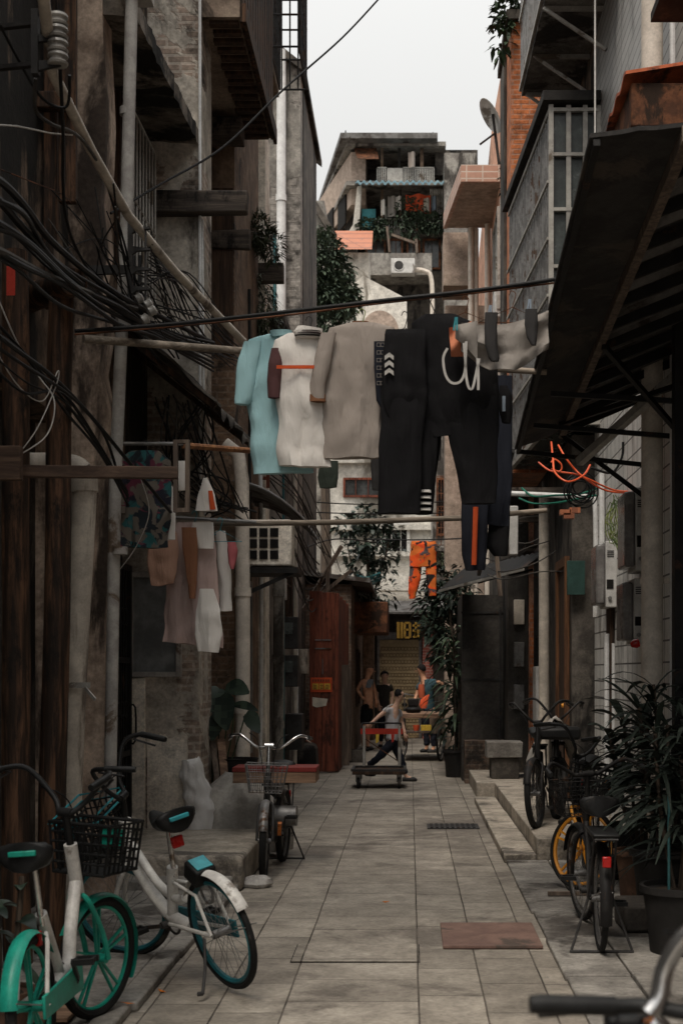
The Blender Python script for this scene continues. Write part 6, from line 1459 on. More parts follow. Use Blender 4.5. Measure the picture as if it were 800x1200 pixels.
# ================================================================== PEOPLE
def skin(joints, edges, root, sub=2):
    names = list(joints); me = bpy.data.meshes.new('tmp')
    me.from_pydata([tuple(joints[n][0]) for n in names], [(names.index(a), names.index(b)) for a, b in edges], [])
    o = bpy.data.objects.new('tmp', me); COL.objects.link(o)
    md = o.modifiers.new('skin', 'SKIN'); md.use_smooth_shade = True; md.branch_smoothing = .4
    sv = me.skin_vertices[0].data
    for i, n in enumerate(names):
        r = joints[n][1]; sv[i].radius = r if isinstance(r, tuple) else (r, r); sv[i].use_root = (n == root)
    ss = o.modifiers.new('sub', 'SUBSURF'); ss.levels = sub; ss.render_levels = sub
    ev = o.evaluated_get(bpy.context.evaluated_depsgraph_get()); me2 = ev.to_mesh()
    m = M(); m.add([v.co.copy() for v in me2.vertices], [tuple(p.vertices) for p in me2.polygons]); ev.to_mesh_clear()
    bpy.data.objects.remove(o); bpy.data.meshes.remove(me)
    return m
def chain(*n): return [(n[i], n[i+1]) for i in range(len(n)-1)]
def hand(m, wr, dr, nrm, s):
    dr = V(dr).normalized(); nrm = V(nrm).normalized(); side = dr.cross(nrm).normalized()
    pc = wr+dr*.045*s
    m.tube([wr-dr*.01*s, wr+dr*.03*s, wr+dr*.08*s], [.024*s, .032*s, .028*s], 8)
    for k, ln in enumerate((.068, .078, .072, .056)):
        b = wr+dr*.072*s+side*(k-1.5)*.017*s
        m.tube([b, b+dr*ln*.5*s-nrm*.008*s, b+dr*ln*.85*s-nrm*.03*s, b+dr*ln*.95*s-nrm*.045*s], [.0095*s, .009*s, .008*s, .006*s], 6)
    b = wr+dr*.025*s-side*.026*s
    m.tube([b, b+dr*.03*s-side*.025*s-nrm*.008*s, b+dr*.06*s-side*.03*s-nrm*.025*s], [.011*s, .010*s, .008*s], 6)
sk_tan = surf('tanned_skin', (.60,.32,.20), (.48,.25,.155), rough=.55, bump=.05); sk_lt = surf('light_skin', (.66,.42,.31), (.56,.34,.245), rough=.55, bump=.05)
mt_hair = surf('black_hair', (.012,.010,.009), (.008,.007,.007), rough=.95, bump=.4, bscale=90); mt_eye = surf('dark_eye', (.01,.008,.007), rough=.2)
c_teeg = cloth('pale_grey_tee', (.50,.49,.50), (.40,.39,.40)); c_dkn = cloth('dark_navy_trousers', (.018,.02,.028)); c_blk2 = cloth('black_shorts', (.013,.013,.014)); c_dtop = cloth('dark_olive_top', (.04,.037,.032)); c_tealt = cloth('deep_teal_shirt', (.05,.095,.115)); c_oron = cloth('orange_red_front', (.42,.10,.05)); c_towel = cloth('grey_blue_towel', (.17,.19,.21))
def head_bits(t, m, hc, face, s, skin_mat, hair='full'):
    """ears and nose are part of the body mesh; hair and eyes are parts"""
    f = V(face).normalized(); sd = f.cross(UP).normalized()
    m.lathe([(.004*s, .0), (.014*s, .006*s), (.012*s, .02*s), (.003*s, .03*s)], hc+f*.088*s-UP*.012*s, 8, f-UP*.25)
    for q in (-1, 1): m.lathe([(.006*s, 0), (.02*s, .004*s), (.026*s, .012*s), (.012*s, .018*s)], hc+sd*q*.072*s-UP*.005*s, 8, sd*q-f*.3)
    m.lathe([(.006*s, 0), (.02*s, .004*s), (.006*s, .009*s)], hc+f*.082*s-UP*.052*s, 8, f)
    parts = []
    for q in (-1, 1): parts.append((M().lathe([(.003*s, -.008*s), (.010*s, 0), (.003*s, .008*s)], hc+f*.083*s+sd*q*.032*s+UP*.018*s, 8, f), 'eye', mt_eye))
    if hair:
        hm = M(); n = 18; rows = 9
        def hp(u, v):
            a = 2*math.pi*u; el = R(90)-v*R(112 if hair == 'full' else 96)
            d = f*math.cos(a)+sd*math.sin(a)
            cut = max(0, math.cos(a))        # keep the face free
            el = max(el, R(30)*cut+R(-20)*(1-cut)) if cut > .15 else el
            rr = (.097-.013*max(0, math.cos(a))*v)*s*(1+.05*noise.noise(V((a*2, v*6, s*9))))
            return hc+UP*.012*s+(d*math.cos(el)*(.98 if cut > 0 else 1.06)+UP*math.sin(el)*1.10)*rr
        hm.grid(hp, n, rows); parts.append((hm, 'hair', mt_hair))
    return parts
def person(label, J, s, face, skin_mat, shirt=None, trousers=None, sleeve=.55, hair='full', shorts=False, belly=0, shoes=True, hands=()):
    """J: joint positions; s: size factor"""
    r = dict(pelvis=.115, waist=.105+belly*.5, chest=.125, neckb=.062, neck=.052, head=.092, crown=.084)
    js = {k: (V(J[k]), r[k]*s) for k in ('pelvis', 'waist', 'chest', 'neckb', 'neck', 'head', 'crown') if k in J}
    ed = chain('pelvis', 'waist', 'chest', 'neckb', 'neck', 'head', 'crown')
    for q in 'lr':
        js['sh'+q] = (V(J['sh'+q]), .056*s); js['el'+q] = (V(J['el'+q]), .040*s); js['wr'+q] = (V(J['wr'+q]), .027*s)
        ed += chain('chest', 'sh'+q, 'el'+q, 'wr'+q)
        js['hp'+q] = (V(J['hp'+q]), .085*s); js['kn'+q] = (V(J['kn'+q]), .056*s); js['an'+q] = (V(J['an'+q]), .036*s); js['to'+q] = (V(J['to'+q]), .034*s)
        ed += chain('pelvis', 'hp'+q, 'kn'+q, 'an'+q, 'to'+q)
    base = V((J['pelvis'][0], J['pelvis'][1], 0)); t = thing('person', label, 'person', base, None)
    m = skin(js, ed, 'pelvis')
    for q, dr in hands: hand(m, V(J['wr'+q]), dr, (0, -1, .2), s)
    extra = head_bits(t, m, V(J['head']), face, s, skin_mat, hair)
    part(m, 'body', skin_mat, t, ang=80)
    for mm, nm, mat in extra: part(mm, nm, mat, t, ang=80)
    if shirt:
        g = .032*s; sj = {k: (js[k][0], js[k][1]+g) for k in ('waist', 'chest')}
        sj['neckb'] = (js['neckb'][0].lerp(js['chest'][0], .25), js['neckb'][1]+g*.9); sj['hem'] = (js['pelvis'][0].lerp(js['waist'][0], -.15), .135*s)
        se = chain('hem', 'waist', 'chest', 'neckb')
        for q in 'lr':
            sj['sh'+q] = (js['sh'+q][0], js['sh'+q][1]+g*1.15); sj['sl'+q] = (js['sh'+q][0].lerp(js['el'+q][0], sleeve), js['el'+q][1]+g*1.3); se += chain('chest', 'sh'+q, 'sl'+q)
        part(skin(sj, se, 'waist', 3).jitter(.011*s, 13).jitter(.007*s, 34), 'shirt', shirt, t, ang=80)
    if trousers:
        g = .018*s; tj = {'pelvis': (js['pelvis'][0], js['pelvis'][1]+g), 'top': (js['pelvis'][0].lerp(js['waist'][0], .45), js['waist'][1]+g*.6)}; te = chain('top', 'pelvis')
        for q in 'lr':
            tj['hp'+q] = (js['hp'+q][0], js['hp'+q][1]+g); te += chain('pelvis', 'hp'+q)
            if shorts: tj['kn'+q] = (js['hp'+q][0].lerp(js['kn'+q][0], .85), js['kn'+q][1]+g*2); te += chain('hp'+q, 'kn'+q)
            else:
                tj['kn'+q] = (js['kn'+q][0], js['kn'+q][1]+g); tj['an'+q] = (js['an'+q][0]+UP*.03*s, js['an'+q][1]+g*1.2); te += chain('hp'+q, 'kn'+q, 'an'+q)
        part(skin(tj, te, 'pelvis', 3).jitter(.014*s, 15).jitter(.008*s, 30), 'trousers' if not shorts else 'shorts', trousers, t, ang=80)
    if shoes:
        for q in 'lr':
            a, b = V(J['an'+q]), V(J['to'+q]); d = (b-a); d.z = 0; d = d.normalized() if d.length > .01 else V((0, -1, 0))
            z = min(a.z, b.z)
            part(M().tube([V((a.x, a.y, z))-d*.05*s, V((a.x, a.y, z))+d*.04*s, V((b.x, b.y, z-.0))+d*.02*s, V((b.x, b.y, z-.01))+d*.07*s], [.042*s, .048*s, .045*s, .022*s], 10), 'shoe', mt_black_pl if q == 'l' else mt_steel_dk, t, ang=80)
    return t
# boy with the trolley (walks to the right, arm trailing back to the handle)
d = 20.25
def Q(x, y, dy=0.0, dd=d): return P(x, y, dd)+V((0, dy, 0))
J = dict(pelvis=Q(459, 869), waist=Q(459, 856), chest=Q(460, 838), neckb=Q(463, 828), neck=Q(465, 824), head=Q(468, 815), crown=Q(468.5, 809),
         shl=Q(454, 832, -.06), ell=Q(444, 839, -.22), wrl=Q(436, 846, -.40), shr=Q(466, 834, .14), elr=Q(471, 848, .2), wrr=Q(474, 860, .1),
         hpl=Q(457, 873, -.03), knl=Q(444, 887, -.05), anl=Q(431, 899, .02), tol=Q(436, 907, -.02), hpr=Q(462, 873, .06), knr=Q(470, 891, .06), anr=Q(475, 910, .05), tor=Q(484, 913.5, .02))
t = person('boy in grey tee and dark trousers striding right while pulling the hand trolley', J, .80, (1, -.25, -.35), sk_lt, c_teeg, c_dkn, .5, 'full', hands=(('l', (-.6, -.6, -.4)), ('r', (.2, 0, -1))))
m = M()
for k in range(2):
    a_ = V(J['neckb']).lerp(V(J['shl']), .35)+V((.0, -.075+.0*k, .055)); b_ = V(J['shl']).lerp(V(J['ell']), .45)+V((.0, -.07, .035-.02*k)); m.tube(smooth_path([a_+V((.012*k, 0, 0)), (a_+b_)/2+V((0, -.02, .02)), b_], 4), .006, 5)
part(m, 'sleeve_stripe', c_strp, t)
# bare-chested man, hand on hip
d2_ = 28.2
def Q2(x, y, dy=0.0): return P(x, y, d2_)+V((0, dy, 0))
J = dict(pelvis=Q2(430, 828), waist=Q2(432, 817), chest=Q2(430, 803), neckb=Q2(430, 795), neck=Q2(431, 792), head=Q2(433.5, 786), crown=Q2(433, 782.5),
         shl=Q2(424.5, 798, -.05), ell=Q2(418.5, 808, .0), wrl=Q2(424, 817, -.05), shr=Q2(435, 799, .12), elr=Q2(439, 810, .22), wrr=Q2(440, 821, .2),
         hpl=Q2(427.5, 832, -.05), knl=Q2(426.5, 854, -.05), anl=Q2(425.5, 874.5, -.03), tol=Q2(429, 878.5, -.1), hpr=Q2(432.5, 832, .08), knr=Q2(431.5, 854, .08), anr=Q2(430, 873.5, .1), tor=Q2(434, 877, .05))
t = person('bald bare-chested man in black shorts with a towel on his shoulder and hand on hip', J, 1.0, (1, .1, 0), sk_tan, None, c_blk2, .5, None, shorts=True, belly=.035, hands=(('l', (.6, -.1, -.4)), ('r', (0, 0, -1))))
def tw(u, v):
    a_ = V(J['chest']).lerp(V(J['neckb']), .9)
    return a_+V((-.03+.10*v+.05*math.sin(u*3.1), -.15+.30*u, -.01-.9*abs(u-.35)**1.5*.9))
part(M().sheet(tw, 14, 4, (.015, 0, .01)), 'towel', c_towel, t)
d3_ = 29.6
def Q3(x, y, dy=0.0): return P(x, y, d3_)+V((0, dy, 0))
J = dict(pelvis=Q3(450, 833), waist=Q3(450, 823), chest=Q3(450, 808), neckb=Q3(450, 801), neck=Q3(450.5, 798.5), head=Q3(450.5, 792), crown=Q3(450.5, 788.5),
         shl=Q3(443, 804), ell=Q3(441, 816), wrl=Q3(444, 826, -.12), shr=Q3(457, 804), elr=Q3(460, 816), wrr=Q3(458, 827, -.12),
         hpl=Q3(447, 836), knl=Q3(446.5, 854), anl=Q3(446, 871), tol=Q3(445, 874, -.12), hpr=Q3(453, 836), knr=Q3(453.5, 854), anr=Q3(454, 871), tor=Q3(455, 874, -.12))
person('dark-haired woman in a dark top standing between the two men', J, .95, (.15, -1, 0), sk_lt, c_dtop, c_dkn, .6, 'full', hands=(('l', (.2, -.3, -1)), ('r', (-.2, -.3, -1))))
d4_ = 27.6
def Q4(x, y, dy=0.0): return P(x, y, d4_)+V((0, dy, 0))
J = dict(pelvis=Q4(503, 832), waist=Q4(502, 820), chest=Q4(499, 805), neckb=Q4(496, 795), neck=Q4(495, 792), head=Q4(493, 785), crown=Q4(493.5, 781.5),
         shl=Q4(494, 800, .12), ell=Q4(488, 814, .1), wrl=Q4(484, 826, -.1), shr=Q4(504, 799, -.14), elr=Q4(516, 800, -.12), wrr=Q4(523, 806, -.2),
         hpl=Q4(500, 836, .06), knl=Q4(499, 857, .06), anl=Q4(500, 877, .06), tol=Q4(496, 880, .04), hpr=Q4(506, 836, -.06), knr=Q4(507, 857, -.06), anr=Q4(508, 877, -.04), tor=Q4(504, 880, -.08))
t = person('man in a deep teal shirt with orange-red front leaning over the cart', J, 1.02, (-1, -.15, -.1), sk_tan, c_tealt, c_dkn, .7, 'full', hands=(('l', (-.5, -.4, -.8)), ('r', (.7, -.3, -.4))))
part(M().loft([(Q4(494, 818, -.12), .06, .05), (Q4(493.5, 810, -.12), .07, .06), (Q4(493.5, 802, -.1), .06, .05)], 14), 'shirt_front', c_oron, t)
# ================================================================== PLANTS
def leaf(m, p, dr, ln, w, droop=.4, n=3, up=UP):
    p = V(p); dr = V(dr).normalized(); sd = dr.cross(up)
    if sd.length < .05: sd = dr.orthogonal()
    sd = (sd.normalized()+UP*rnd(-.35, .35)).normalized(); vs = []
    for i in range(n+1):
        t = i/n; c = p+dr*ln*t-UP*droop*ln*t*t; ww = w*math.sin(math.pi*min(.97, .12+.85*t))**.8
        vs += [c-sd*ww/2+UP*.12*ww, c-UP*.0, c+sd*ww/2+UP*.12*ww]
    fs = []
    for i in range(n):
        a = i*3; fs += [(a, a+1, a+4, a+3), (a+1, a+2, a+5, a+4)]
    m.add(vs, fs)
def rdir(zmin=-.4, zmax=1.0):
    a = rnd(0, 2*math.pi); z = rnd(zmin, zmax); k = math.sqrt(max(0, 1-z*z)); return V((k*math.cos(a), k*math.sin(a), z))
def crown(m, blobs, n, ls, zmin=-.5, droop=.35, aspect=.45, keep=None, cull=True):
    tot = sum(b[1][0]*b[1][1]*b[1][2] for b in blobs)
    for c, rad in blobs:
        for _ in range(int(n*rad[0]*rad[1]*rad[2]/tot)):
            q = rdir(-1, 1); rr = rnd(.25, 1)**.4
            p = V(c)+V((q.x*rad[0], q.y*rad[1], q.z*rad[2]))*rr
            if cull and noise.noise(p*1.9/max(rad)*1.6) < -.16: continue
            if keep and not keep(p): continue
            d = (q+rdir(zmin, .6)*.9).normalized(); l = ls*rnd(.6, 1.3); leaf(m, p, d, l, l*aspect, droop, 2)
    return m
def tree(name, label, cat, base, blobs, n, ls, mat, limbs, r, group=None, **kw):
    t = thing(name, label, cat, base, group); b = V(base); m = M()
    for pts, r0, r1 in limbs:
        pts = smooth_path([b+V(p) for p in pts], 4); m.tube(pts, [r0+(r1-r0)*i/(len(pts)-1) for i in range(len(pts))], 8)
    part(m, 'trunk', mt_bark, t); part(crown(M(), blobs, n, ls, **kw), 'crown', mat, t, ang=180)
    return t
# dense round-leaved tree behind the concrete tower
d = 40
bl = [(P(x, y, d+rnd(-.4, .6)), (r, r*.9, r*.85)) for x, y, r in ((372, 300, .75), (385, 320, .8), (392, 345, .75), (378, 345, .8), (403, 355, .5), (396, 318, .45), (372, 375, .8), (392, 378, .6), (404, 340, .45), (384, 290, .5), (375, 280, .45), (366, 320, .7))]
tree('dense_tree', 'dense dark green tree rising behind the concrete tower house', 'tree', (PX(378, d), d, 0), bl, 9500, .19, mt_leaf_far, [([(0, 0, 0), (.1, 0, 5), (0, 0, 10.5)], .22, .1), ([(0, 0, 9), (.4, .2, 11), (.5, 0, 12.5)], .1, .04)], .2)
# thin leafy tree over the far alley
d = 34.5
bl = [(P(x, y, d+rnd(-.5, .5)), (r, r*.8, r*.7)) for x, y, r in ((408, 615, .38), (425, 605, .4), (440, 612, .4), (455, 625, .35), (430, 635, .42), (445, 650, .4), (410, 645, .3), (462, 645, .25), (425, 662, .4), (448, 668, .3))]
tree('thin_tree', 'thin loose-leaved tree in front of the white house at the far end', 'tree', (PX(432, d), d, 0), bl, 950, .2, mt_leaf_dk, [([(0, 0, 0), (.05, 0, 3), (-.1, 0, 5.2)], .09, .03), ([(0, 0, 3.2), (.4, 0, 4.5), (.5, .1, 5)], .035, .015), ([(0, 0, 3.0), (-.4, 0, 4.2), (-.55, 0, 4.9)], .03, .012)], .1, aspect=.6)
# leafy bush against the shed
d = 22.8
bl = [(P(x, y, d+dy), (r, r*.8, r*.8)) for x, y, r, dy in ((514, 686, .30, 1), (522, 680, .36, .5), (503, 714, .24, 1.2), (516, 705, .42, .6), (532, 700, .38, 0), (540, 690, .3, -.3), (510, 728, .28, .6), (525, 735, .42, .2), (530, 765, .36, -.4), (524, 760, .26, .2), (541, 800, .3, -.6), (538, 835, .3, -.5), (542, 862, .3, -.8))]
tree('leafy_bush', 'tall dark leafy bush spilling over the alley beside the metal shed', 'bush', (PX(537, 22.3), 22.3, 0), bl, 2300, .17, mt_leaf_dk, [([(0, 0, .3), (-.05, .2, 1.8), (-.2, .4, 3.2)], .05, .02), ([(0, 0, .3), (.1, .1, 1.6), (.05, .2, 2.9)], .04, .015)], .05, aspect=.42)
def strap_plant(name, label, cat, base, h, n, ln, w, mat, pot=None, stems=1, droop=.55, spread=.1, group=None):
    t = thing(name, label, cat, base, group); b = V(base); z0 = 0
    if pot:
        pr, ph, pm = pot
        po = part(M().lathe([(pr*.78, 0), (pr*.86, ph*.5), (pr*.97, ph*.9), (pr*1.06, ph*.9), (pr*1.06, ph), (pr*.95, ph), (pr*.93, ph*.93), (0.01, ph*.92)], b, 26), 'pot', pm, t)
        z0 = ph*.92
        part(M().lathe([(pr*.92, ph*.905), (pr*.5, ph*.94), (.01, ph*.95)], b, 18), 'soil', mt_soil, po)
    lm = M(); sm = M()
    for s in range(stems):
        a = 2*math.pi*s/max(1, stems)+rnd(-.4, .4); top = b+V((math.cos(a)*spread*rnd(.6, 1.4), math.sin(a)*spread*rnd(.6, 1.4), z0+h*rnd(.75, 1.05)))
        foot = b+V((math.cos(a)*.03, math.sin(a)*.03, z0)); pts = smooth_path([foot, foot.lerp(top, .5)+V((rnd(-.03, .03), rnd(-.03, .03), 0)), top], 4); sm.tube(pts, .013, 6)
        for k in range(n):
            u = (k/n)**.8; p = foot.lerp(top, .25+.75*u); q = rdir(-.1+.5*u, .35+.62*u); l = ln*rnd(.65, 1.15); leaf(lm, p, q, l, w*rnd(.8, 1.2), droop*rnd(.6, 1.5), 5)
    part(sm, 'stem', mt_bark, t); part(lm, 'foliage', mat, t, ang=180)
    return t
strap_plant('strap_leaf_plant', 'palm-like plant with long pale-edged leaves drooping into the alley by the metal shed', 'plant', (PX(534, 21.2), 21.2, 0), 1.9, 30, .55, .05, mt_leaf_md, (.2, .42, mt_pot), 3, .7, .15, 'potted plants')
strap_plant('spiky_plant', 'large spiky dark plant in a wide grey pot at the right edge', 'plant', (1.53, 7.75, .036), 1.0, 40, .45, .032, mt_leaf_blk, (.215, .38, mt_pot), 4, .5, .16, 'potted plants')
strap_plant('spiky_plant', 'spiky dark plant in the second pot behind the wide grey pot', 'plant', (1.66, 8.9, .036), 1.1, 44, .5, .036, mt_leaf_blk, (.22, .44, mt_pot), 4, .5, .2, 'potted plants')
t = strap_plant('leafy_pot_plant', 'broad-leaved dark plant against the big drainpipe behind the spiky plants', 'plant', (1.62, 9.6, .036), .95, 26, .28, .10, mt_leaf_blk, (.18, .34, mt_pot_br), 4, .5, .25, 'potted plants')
one(M().tube([(1.44, 7.6, .40), (1.43, 7.55, .95)], .008, 6), 'plant_cane', mt_teal_pipe, 'thin blue-green cane stuck in the wide grey pot', 'cane')
one(B((1.3, 8.3, .036), (1.75, 8.7, .2)).jitter(.01, 4), 'stone_block', mt_conc_dk, 'dark rough block between the plant pots on the right', 'block', bevel=.02)
strap_plant('small_pot_plant', 'small dark-leaved plant in a brown clay pot at the bottom left corner', 'plant', (PX(2, 5.75), 5.75, .045), .5, 5, .17, .07, mt_leaf_dk, (.14, .24, mt_pot_br), 3, .6, .1, 'potted plants')
# elephant-ear plant by the e-bike
t = thing('big_leaf_plant', 'plant with a few big rounded dull green leaves behind the old bicycle', 'plant', (-1.86, 12.85, 0), 'potted plants')
part(M().lathe([(.12, 0), (.15, .15), (.17, .3), (.18, .3), (.16, .27), (.01, .27)], (-1.86, 12.85, 0), 20), 'pot', mt_pot, t)
lm = M(); sm = M()
for x, y, l, w, dx, dz, dd in ((278, 806, .26, .20, .8, .1, 12.7), (250, 816, .24, .2, -.2, -.3, 12.8), (236, 808, .22, .18, -.7, .2, 12.9), (262, 832, .27, .24, .3, -.9, 12.6), (240, 830, .2, .16, -.9, -.1, 12.7), (288, 826, .25, .09, 1, .05, 12.6), (296, 845, .2, .16, .7, -.6, 12.7), (252, 850, .2, .16, -.2, -.8, 12.6), (230, 850, .2, .15, -.6, -.6, 12.7)):
    c = P(x, y, dd); dr = V((dx, -.35, dz)).normalized(); leaf(lm, c-dr*l*.5, dr, l, w, .25, 6, V((0, -1, .6)))
    sm.tube(smooth_path([V((-1.86, 12.85, .25)), V((-1.86, 12.85, .25)).lerp(c, .55)+V((0, 0, .12)), c-dr*l*.5], 5), .007, 6)
part(sm, 'stem', mt_leaf_md, t); part(lm, 'foliage', mt_leaf_dk, t, ang=180)
# plants on ledges
def ledge(label, pts, n, ls, mat, group='plants growing from ledges', **kw):
    m = crown(M(), pts, n, ls, cull=False, **kw); return tag(build(m, 'ledge_plant', mat, ang=180), label, 'plant', group)
ledge('bushy plants with purple stems on the top ledge of the orange brick house', [((1.35, 17.9, 10.4), (.22, .3, .3)), ((1.22, 17.75, 10.15), (.16, .2, .25)), ((1.5, 17.9, 10.6), (.25, .3, .3)), ((1.18, 17.75, 9.9), (.12, .14, .34))], 420, .12, mt_leaf_md, aspect=.5)
ledge('tuft of weeds growing on the old beam end of the brick house', [((-1.78, 16.2, 6.85), (.16, .2, .22)), ((-1.66, 16.4, 6.75), (.16, .2, .2)), ((-1.9, 16.2, 6.8), (.14, .2, .16))], 1100, .10, mt_leaf_moss, aspect=.2, droop=.2)
ledge('hanging curtain of dry vines under the whitewashed house ledge', [((-1.9, 16.7, 6.1), (.26, .12, .4)), ((-1.72, 16.7, 5.75), (.14, .1, .55)), ((-1.95, 16.7, 5.5), (.22, .1, .45)), ((-1.8, 16.7, 5.3), (.2, .1, .3))], 1800, .1, mt_leaf_moss, aspect=.18, droop=.9)
for lab, bl_ in (('biggest pot plant in the middle of the apartment balcony', ((470, 252, .35), (478, 245, .4), (488, 255, .35), (482, 265, .4), (474, 262, .35), (490, 243, .28))),
                 ('low pot plants at the left end of the apartment balcony', ((430, 266, .3), (437, 268, .3), (444, 266, .28), (451, 267, .25))),
                 ('leafy pot plants at the right end of the apartment balcony', ((500, 260, .3), (506, 262, .3), (512, 261, .3)))):
    ledge(lab, [(P(x, y, 54.4), (r*1.25, .35, r*1.25)) for x, y, r in bl_], 480, .2, mt_leaf_far, aspect=.5)
ledge('small weed sprouting on the edge of the salmon house wall', [(P(591, 206, 19.3), (.06, .1, .35))], 70, .09, mt_leaf_moss)
for x, w_ in ((515, 'left'), (524, 'middle'), (533, 'right')): ledge('small pot of greenery under the brown barred window, the %s one of three' % w_, [(P(x, 652, 36.6), (.2, .16, .2))], 90, .16, mt_leaf_moss)
ledge('creeper spilling over the roof edge above the far hood', [(P(x, y, 29.5), (.45, .4, .34)) for x, y in ((408, 690), (416, 694), (424, 692), (432, 692), (440, 693), (448, 694))], 420, .14, mt_leaf_dk)
one(M().sheet(lambda u, v: P(418+27*u, 674+8*v+3*math.sin(u*4), 31)+V((0, .4*v, 0)), 12, 6, (0, 0, .03)), 'teal_tarp', mt_teal_tarp, 'teal tarpaulin folded on the roof at the far end of the alley', 'tarp')
# clutter left of the old bicycle
m = M()
def sk_(u, v):
    a = 2*math.pi*u; rr = (.125-.05*v**3)*(1+.12*noise.noise(V((math.cos(a)*7, math.sin(a)*7, v*16)))+.16*noise.noise(V((math.cos(a)*2.5, math.sin(a)*2.5, v*5)))+.08*math.sin(v*21+2*math.cos(a))*(v > .25)); c_ = V((-1.83-.05*v+.02*math.sin(v*5), 11.87, .262+.60*v))
    return c_+V((rr*math.cos(a), rr*.8*math.sin(a), .05*v*noise.noise(V((math.cos(a)*1.5, math.sin(a)*1.5, 4)))))
n = 40; rows = [[sk_(i/n, j/22) for i in range(n)] for j in range(23)]
m.add([p for r_ in rows for p in r_], [(j*n+i, j*n+(i+1) % n, (j+1)*n+(i+1) % n, (j+1)*n+i) for j in range(22) for i in range(n)]+[tuple(22*n+i for i in range(n))])
one(m, 'white_sack', mt_sack, 'crumpled white sack leaning against the brick wall edge', 'sack', ang=80)
for i, (x0, x1, w, lab, mt) in enumerate(((258, 270, .07, 'pale leaning plank among the clutter behind the old bicycle', mt_wood_deck), (248, 262, .05, 'grey leaning plank among the clutter behind the old bicycle', mt_wood_board))):
    one(M().bar((PX(x1, 12.4), 12.3, .26), (PX(x0, 12.6), 12.65, 1.0), w, .025), 'plank', mt, lab, 'plank')
def tp(u, v):
    a = 2*math.pi*u; k_ = 1+.22*noise.noise(V((math.cos(a)*2.2, math.sin(a)*2.2, v*1.4)))+.16*noise.noise(V((math.cos(a)*5, math.sin(a)*5, v*2.5)))+.08*noise.noise(V((math.cos(a)*12, math.sin(a)*12, v*6)))
    rr = (.40-.30*v**2.2)*k_; return V((-1.52+rr*math.cos(a)*1.1, 12.05+rr*.6*math.sin(a), .05+.68*v**.85+.05*noise.noise(V((u*9, v*5, 3)))))
m = M(); n = 64
rows = [[tp(i/n, j/8) for i in range(n)] for j in range(9)]
m.add([p for r_ in rows for p in r_], [(j*n+i, j*n+(i+1) % n, (j+1)*n+(i+1) % n, (j+1)*n+i) for j in range(8) for i in range(n)]+[tuple(8*n+i for i in range(n))])
one(m, 'tarpaulin_bundle', mt_tarp, 'grey tarpaulin bundled over a box beside the stone step', 'bundle', ang=80)
one(M().lathe([(.16, .0), (.19, .1), (.2, .2), (.215, .2), (.2, .18), (.01, .17)], (-1.62, 12.75, .62), 24), 'grey_tub', mt_pot, 'dark grey tub behind the tarpaulin bundle', 'tub')
one(M().lathe([(.12, 0), (.13, .3), (.135, .55), (.12, .62), (.01, .64)], (-1.35, 12.7, .0), 20), 'dark_bin', mt_black_pl, 'dark bin standing behind the old bicycle', 'bin')
one(B((-1.75, 20.9, 0), (-1.45, 21.8, .5)).jitter(.05, 3), 'rubble_bag', mt_conc_dk, 'dark lumpy sack of rubble at the foot of the hoarding', 'sack', bevel=.08)
for k, (x, y, s) in enumerate(((1.55, 11.0, .3), (1.72, 10.6, .34))): one(B((x-s/2, y-s/2, .04), (x+s/2, y+s/2, .04+s*1.1)), 'crate', mt_black_pl, 'dark plastic crate behind the bicycles, ' + ('nearer the alley' if k == 0 else 'nearer the tiled wall'), 'crate', bevel=.01)
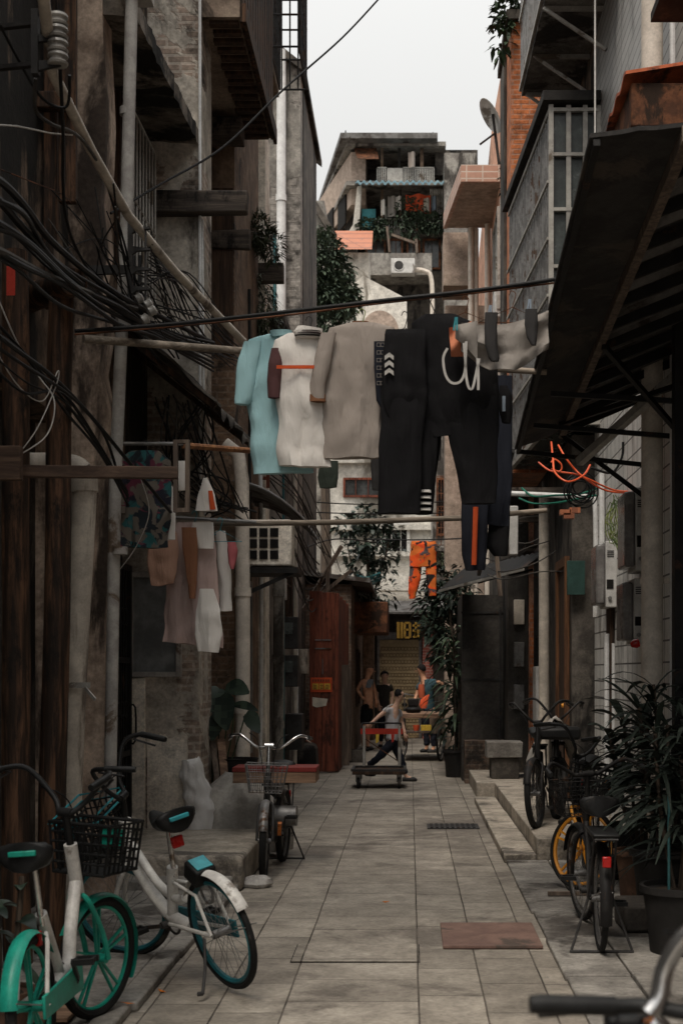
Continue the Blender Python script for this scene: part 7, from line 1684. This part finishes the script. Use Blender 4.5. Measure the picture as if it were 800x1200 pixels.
# ------------------------------------------------------------------ camera, daylight
cam = bpy.data.cameras.new('camera'); co = bpy.data.objects.new('camera', cam); COL.objects.link(co)
co.location = (0, 0, H); co.rotation_euler = (R(90), 0, 0)
cam.sensor_fit = 'VERTICAL'; cam.sensor_height = 36; cam.sensor_width = 24; cam.lens = 36*F/1200
cam.shift_x = (400-VX)/1200; cam.shift_y = (HZ-600)/1200
cam.clip_start = .05; cam.clip_end = 600
cam.dof.use_dof = True; cam.dof.focus_distance = 11.5; cam.dof.aperture_fstop = 4.6
SC.camera = co
w = bpy.data.worlds.new('World'); SC.world = w; w.use_nodes = True
nt = w.node_tree; bg = nt.nodes['Background']
EL, AZ = 60, 200
sky = nd(nt, 'ShaderNodeTexSky', sky_type='NISHITA'); sky.sun_disc = False
sky.sun_elevation = R(EL); sky.sun_rotation = R(AZ); sky.air_density = 1.0; sky.dust_density = 4.0; sky.ozone_density = 1.0
hs = nd(nt, 'ShaderNodeHueSaturation', {'Color': sky.outputs[0], 'Saturation': .08})
# overcast dome: about three times brighter overhead than at the horizon
sz = nd(nt, 'ShaderNodeSeparateXYZ', {0: nd(nt, 'ShaderNodeTexCoord').outputs['Generated']}).outputs[2]
sz2 = nd(nt, 'ShaderNodeMath', {0: sz, 1: sz}, operation='MULTIPLY').outputs[0]
gr = nd(nt, 'ShaderNodeMapRange', {'Value': sz2, 'From Min': .0, 'From Max': 1.0, 'To Min': .68, 'To Max': 2.5}).outputs[0]
cl = nz(nt, nd(nt, 'ShaderNodeTexCoord').outputs['Generated'], 2.2, 5, .55)
oc = nd(nt, 'ShaderNodeVectorMath', {0: (5.08, 5.08, 4.98), 'Scale': gr}, operation='SCALE').outputs[0]
cm = nd(nt, 'ShaderNodeMix', data_type='RGBA'); cm.inputs[0].default_value = .82
nt.links.new(hs.outputs[0], cm.inputs[6]); nt.links.new(oc, cm.inputs[7])
nt.links.new(cm.outputs[2], bg.inputs[0]); bg.inputs[1].default_value = .12
sun = bpy.data.lights.new('sun', 'SUN'); so = bpy.data.objects.new('sun', sun); COL.objects.link(so)
sun.energy = 1.5; sun.angle = R(24); sun.color = (1, .90, .78)
so.rotation_euler = (R(90-EL), 0, R(180-AZ))
so.location = (0, 0, 30)
SC.view_settings.view_transform = 'Standard'; SC.view_settings.look = 'None'; SC.view_settings.gamma = 1
SC.view_settings.use_curve_mapping = False
SC.view_settings.exposure = .66
SC.render.engine = 'CYCLES'
SC.cycles.max_bounces = 6; SC.cycles.diffuse_bounces = 4; SC.cycles.glossy_bounces = 3
SC.cycles.use_denoising = True
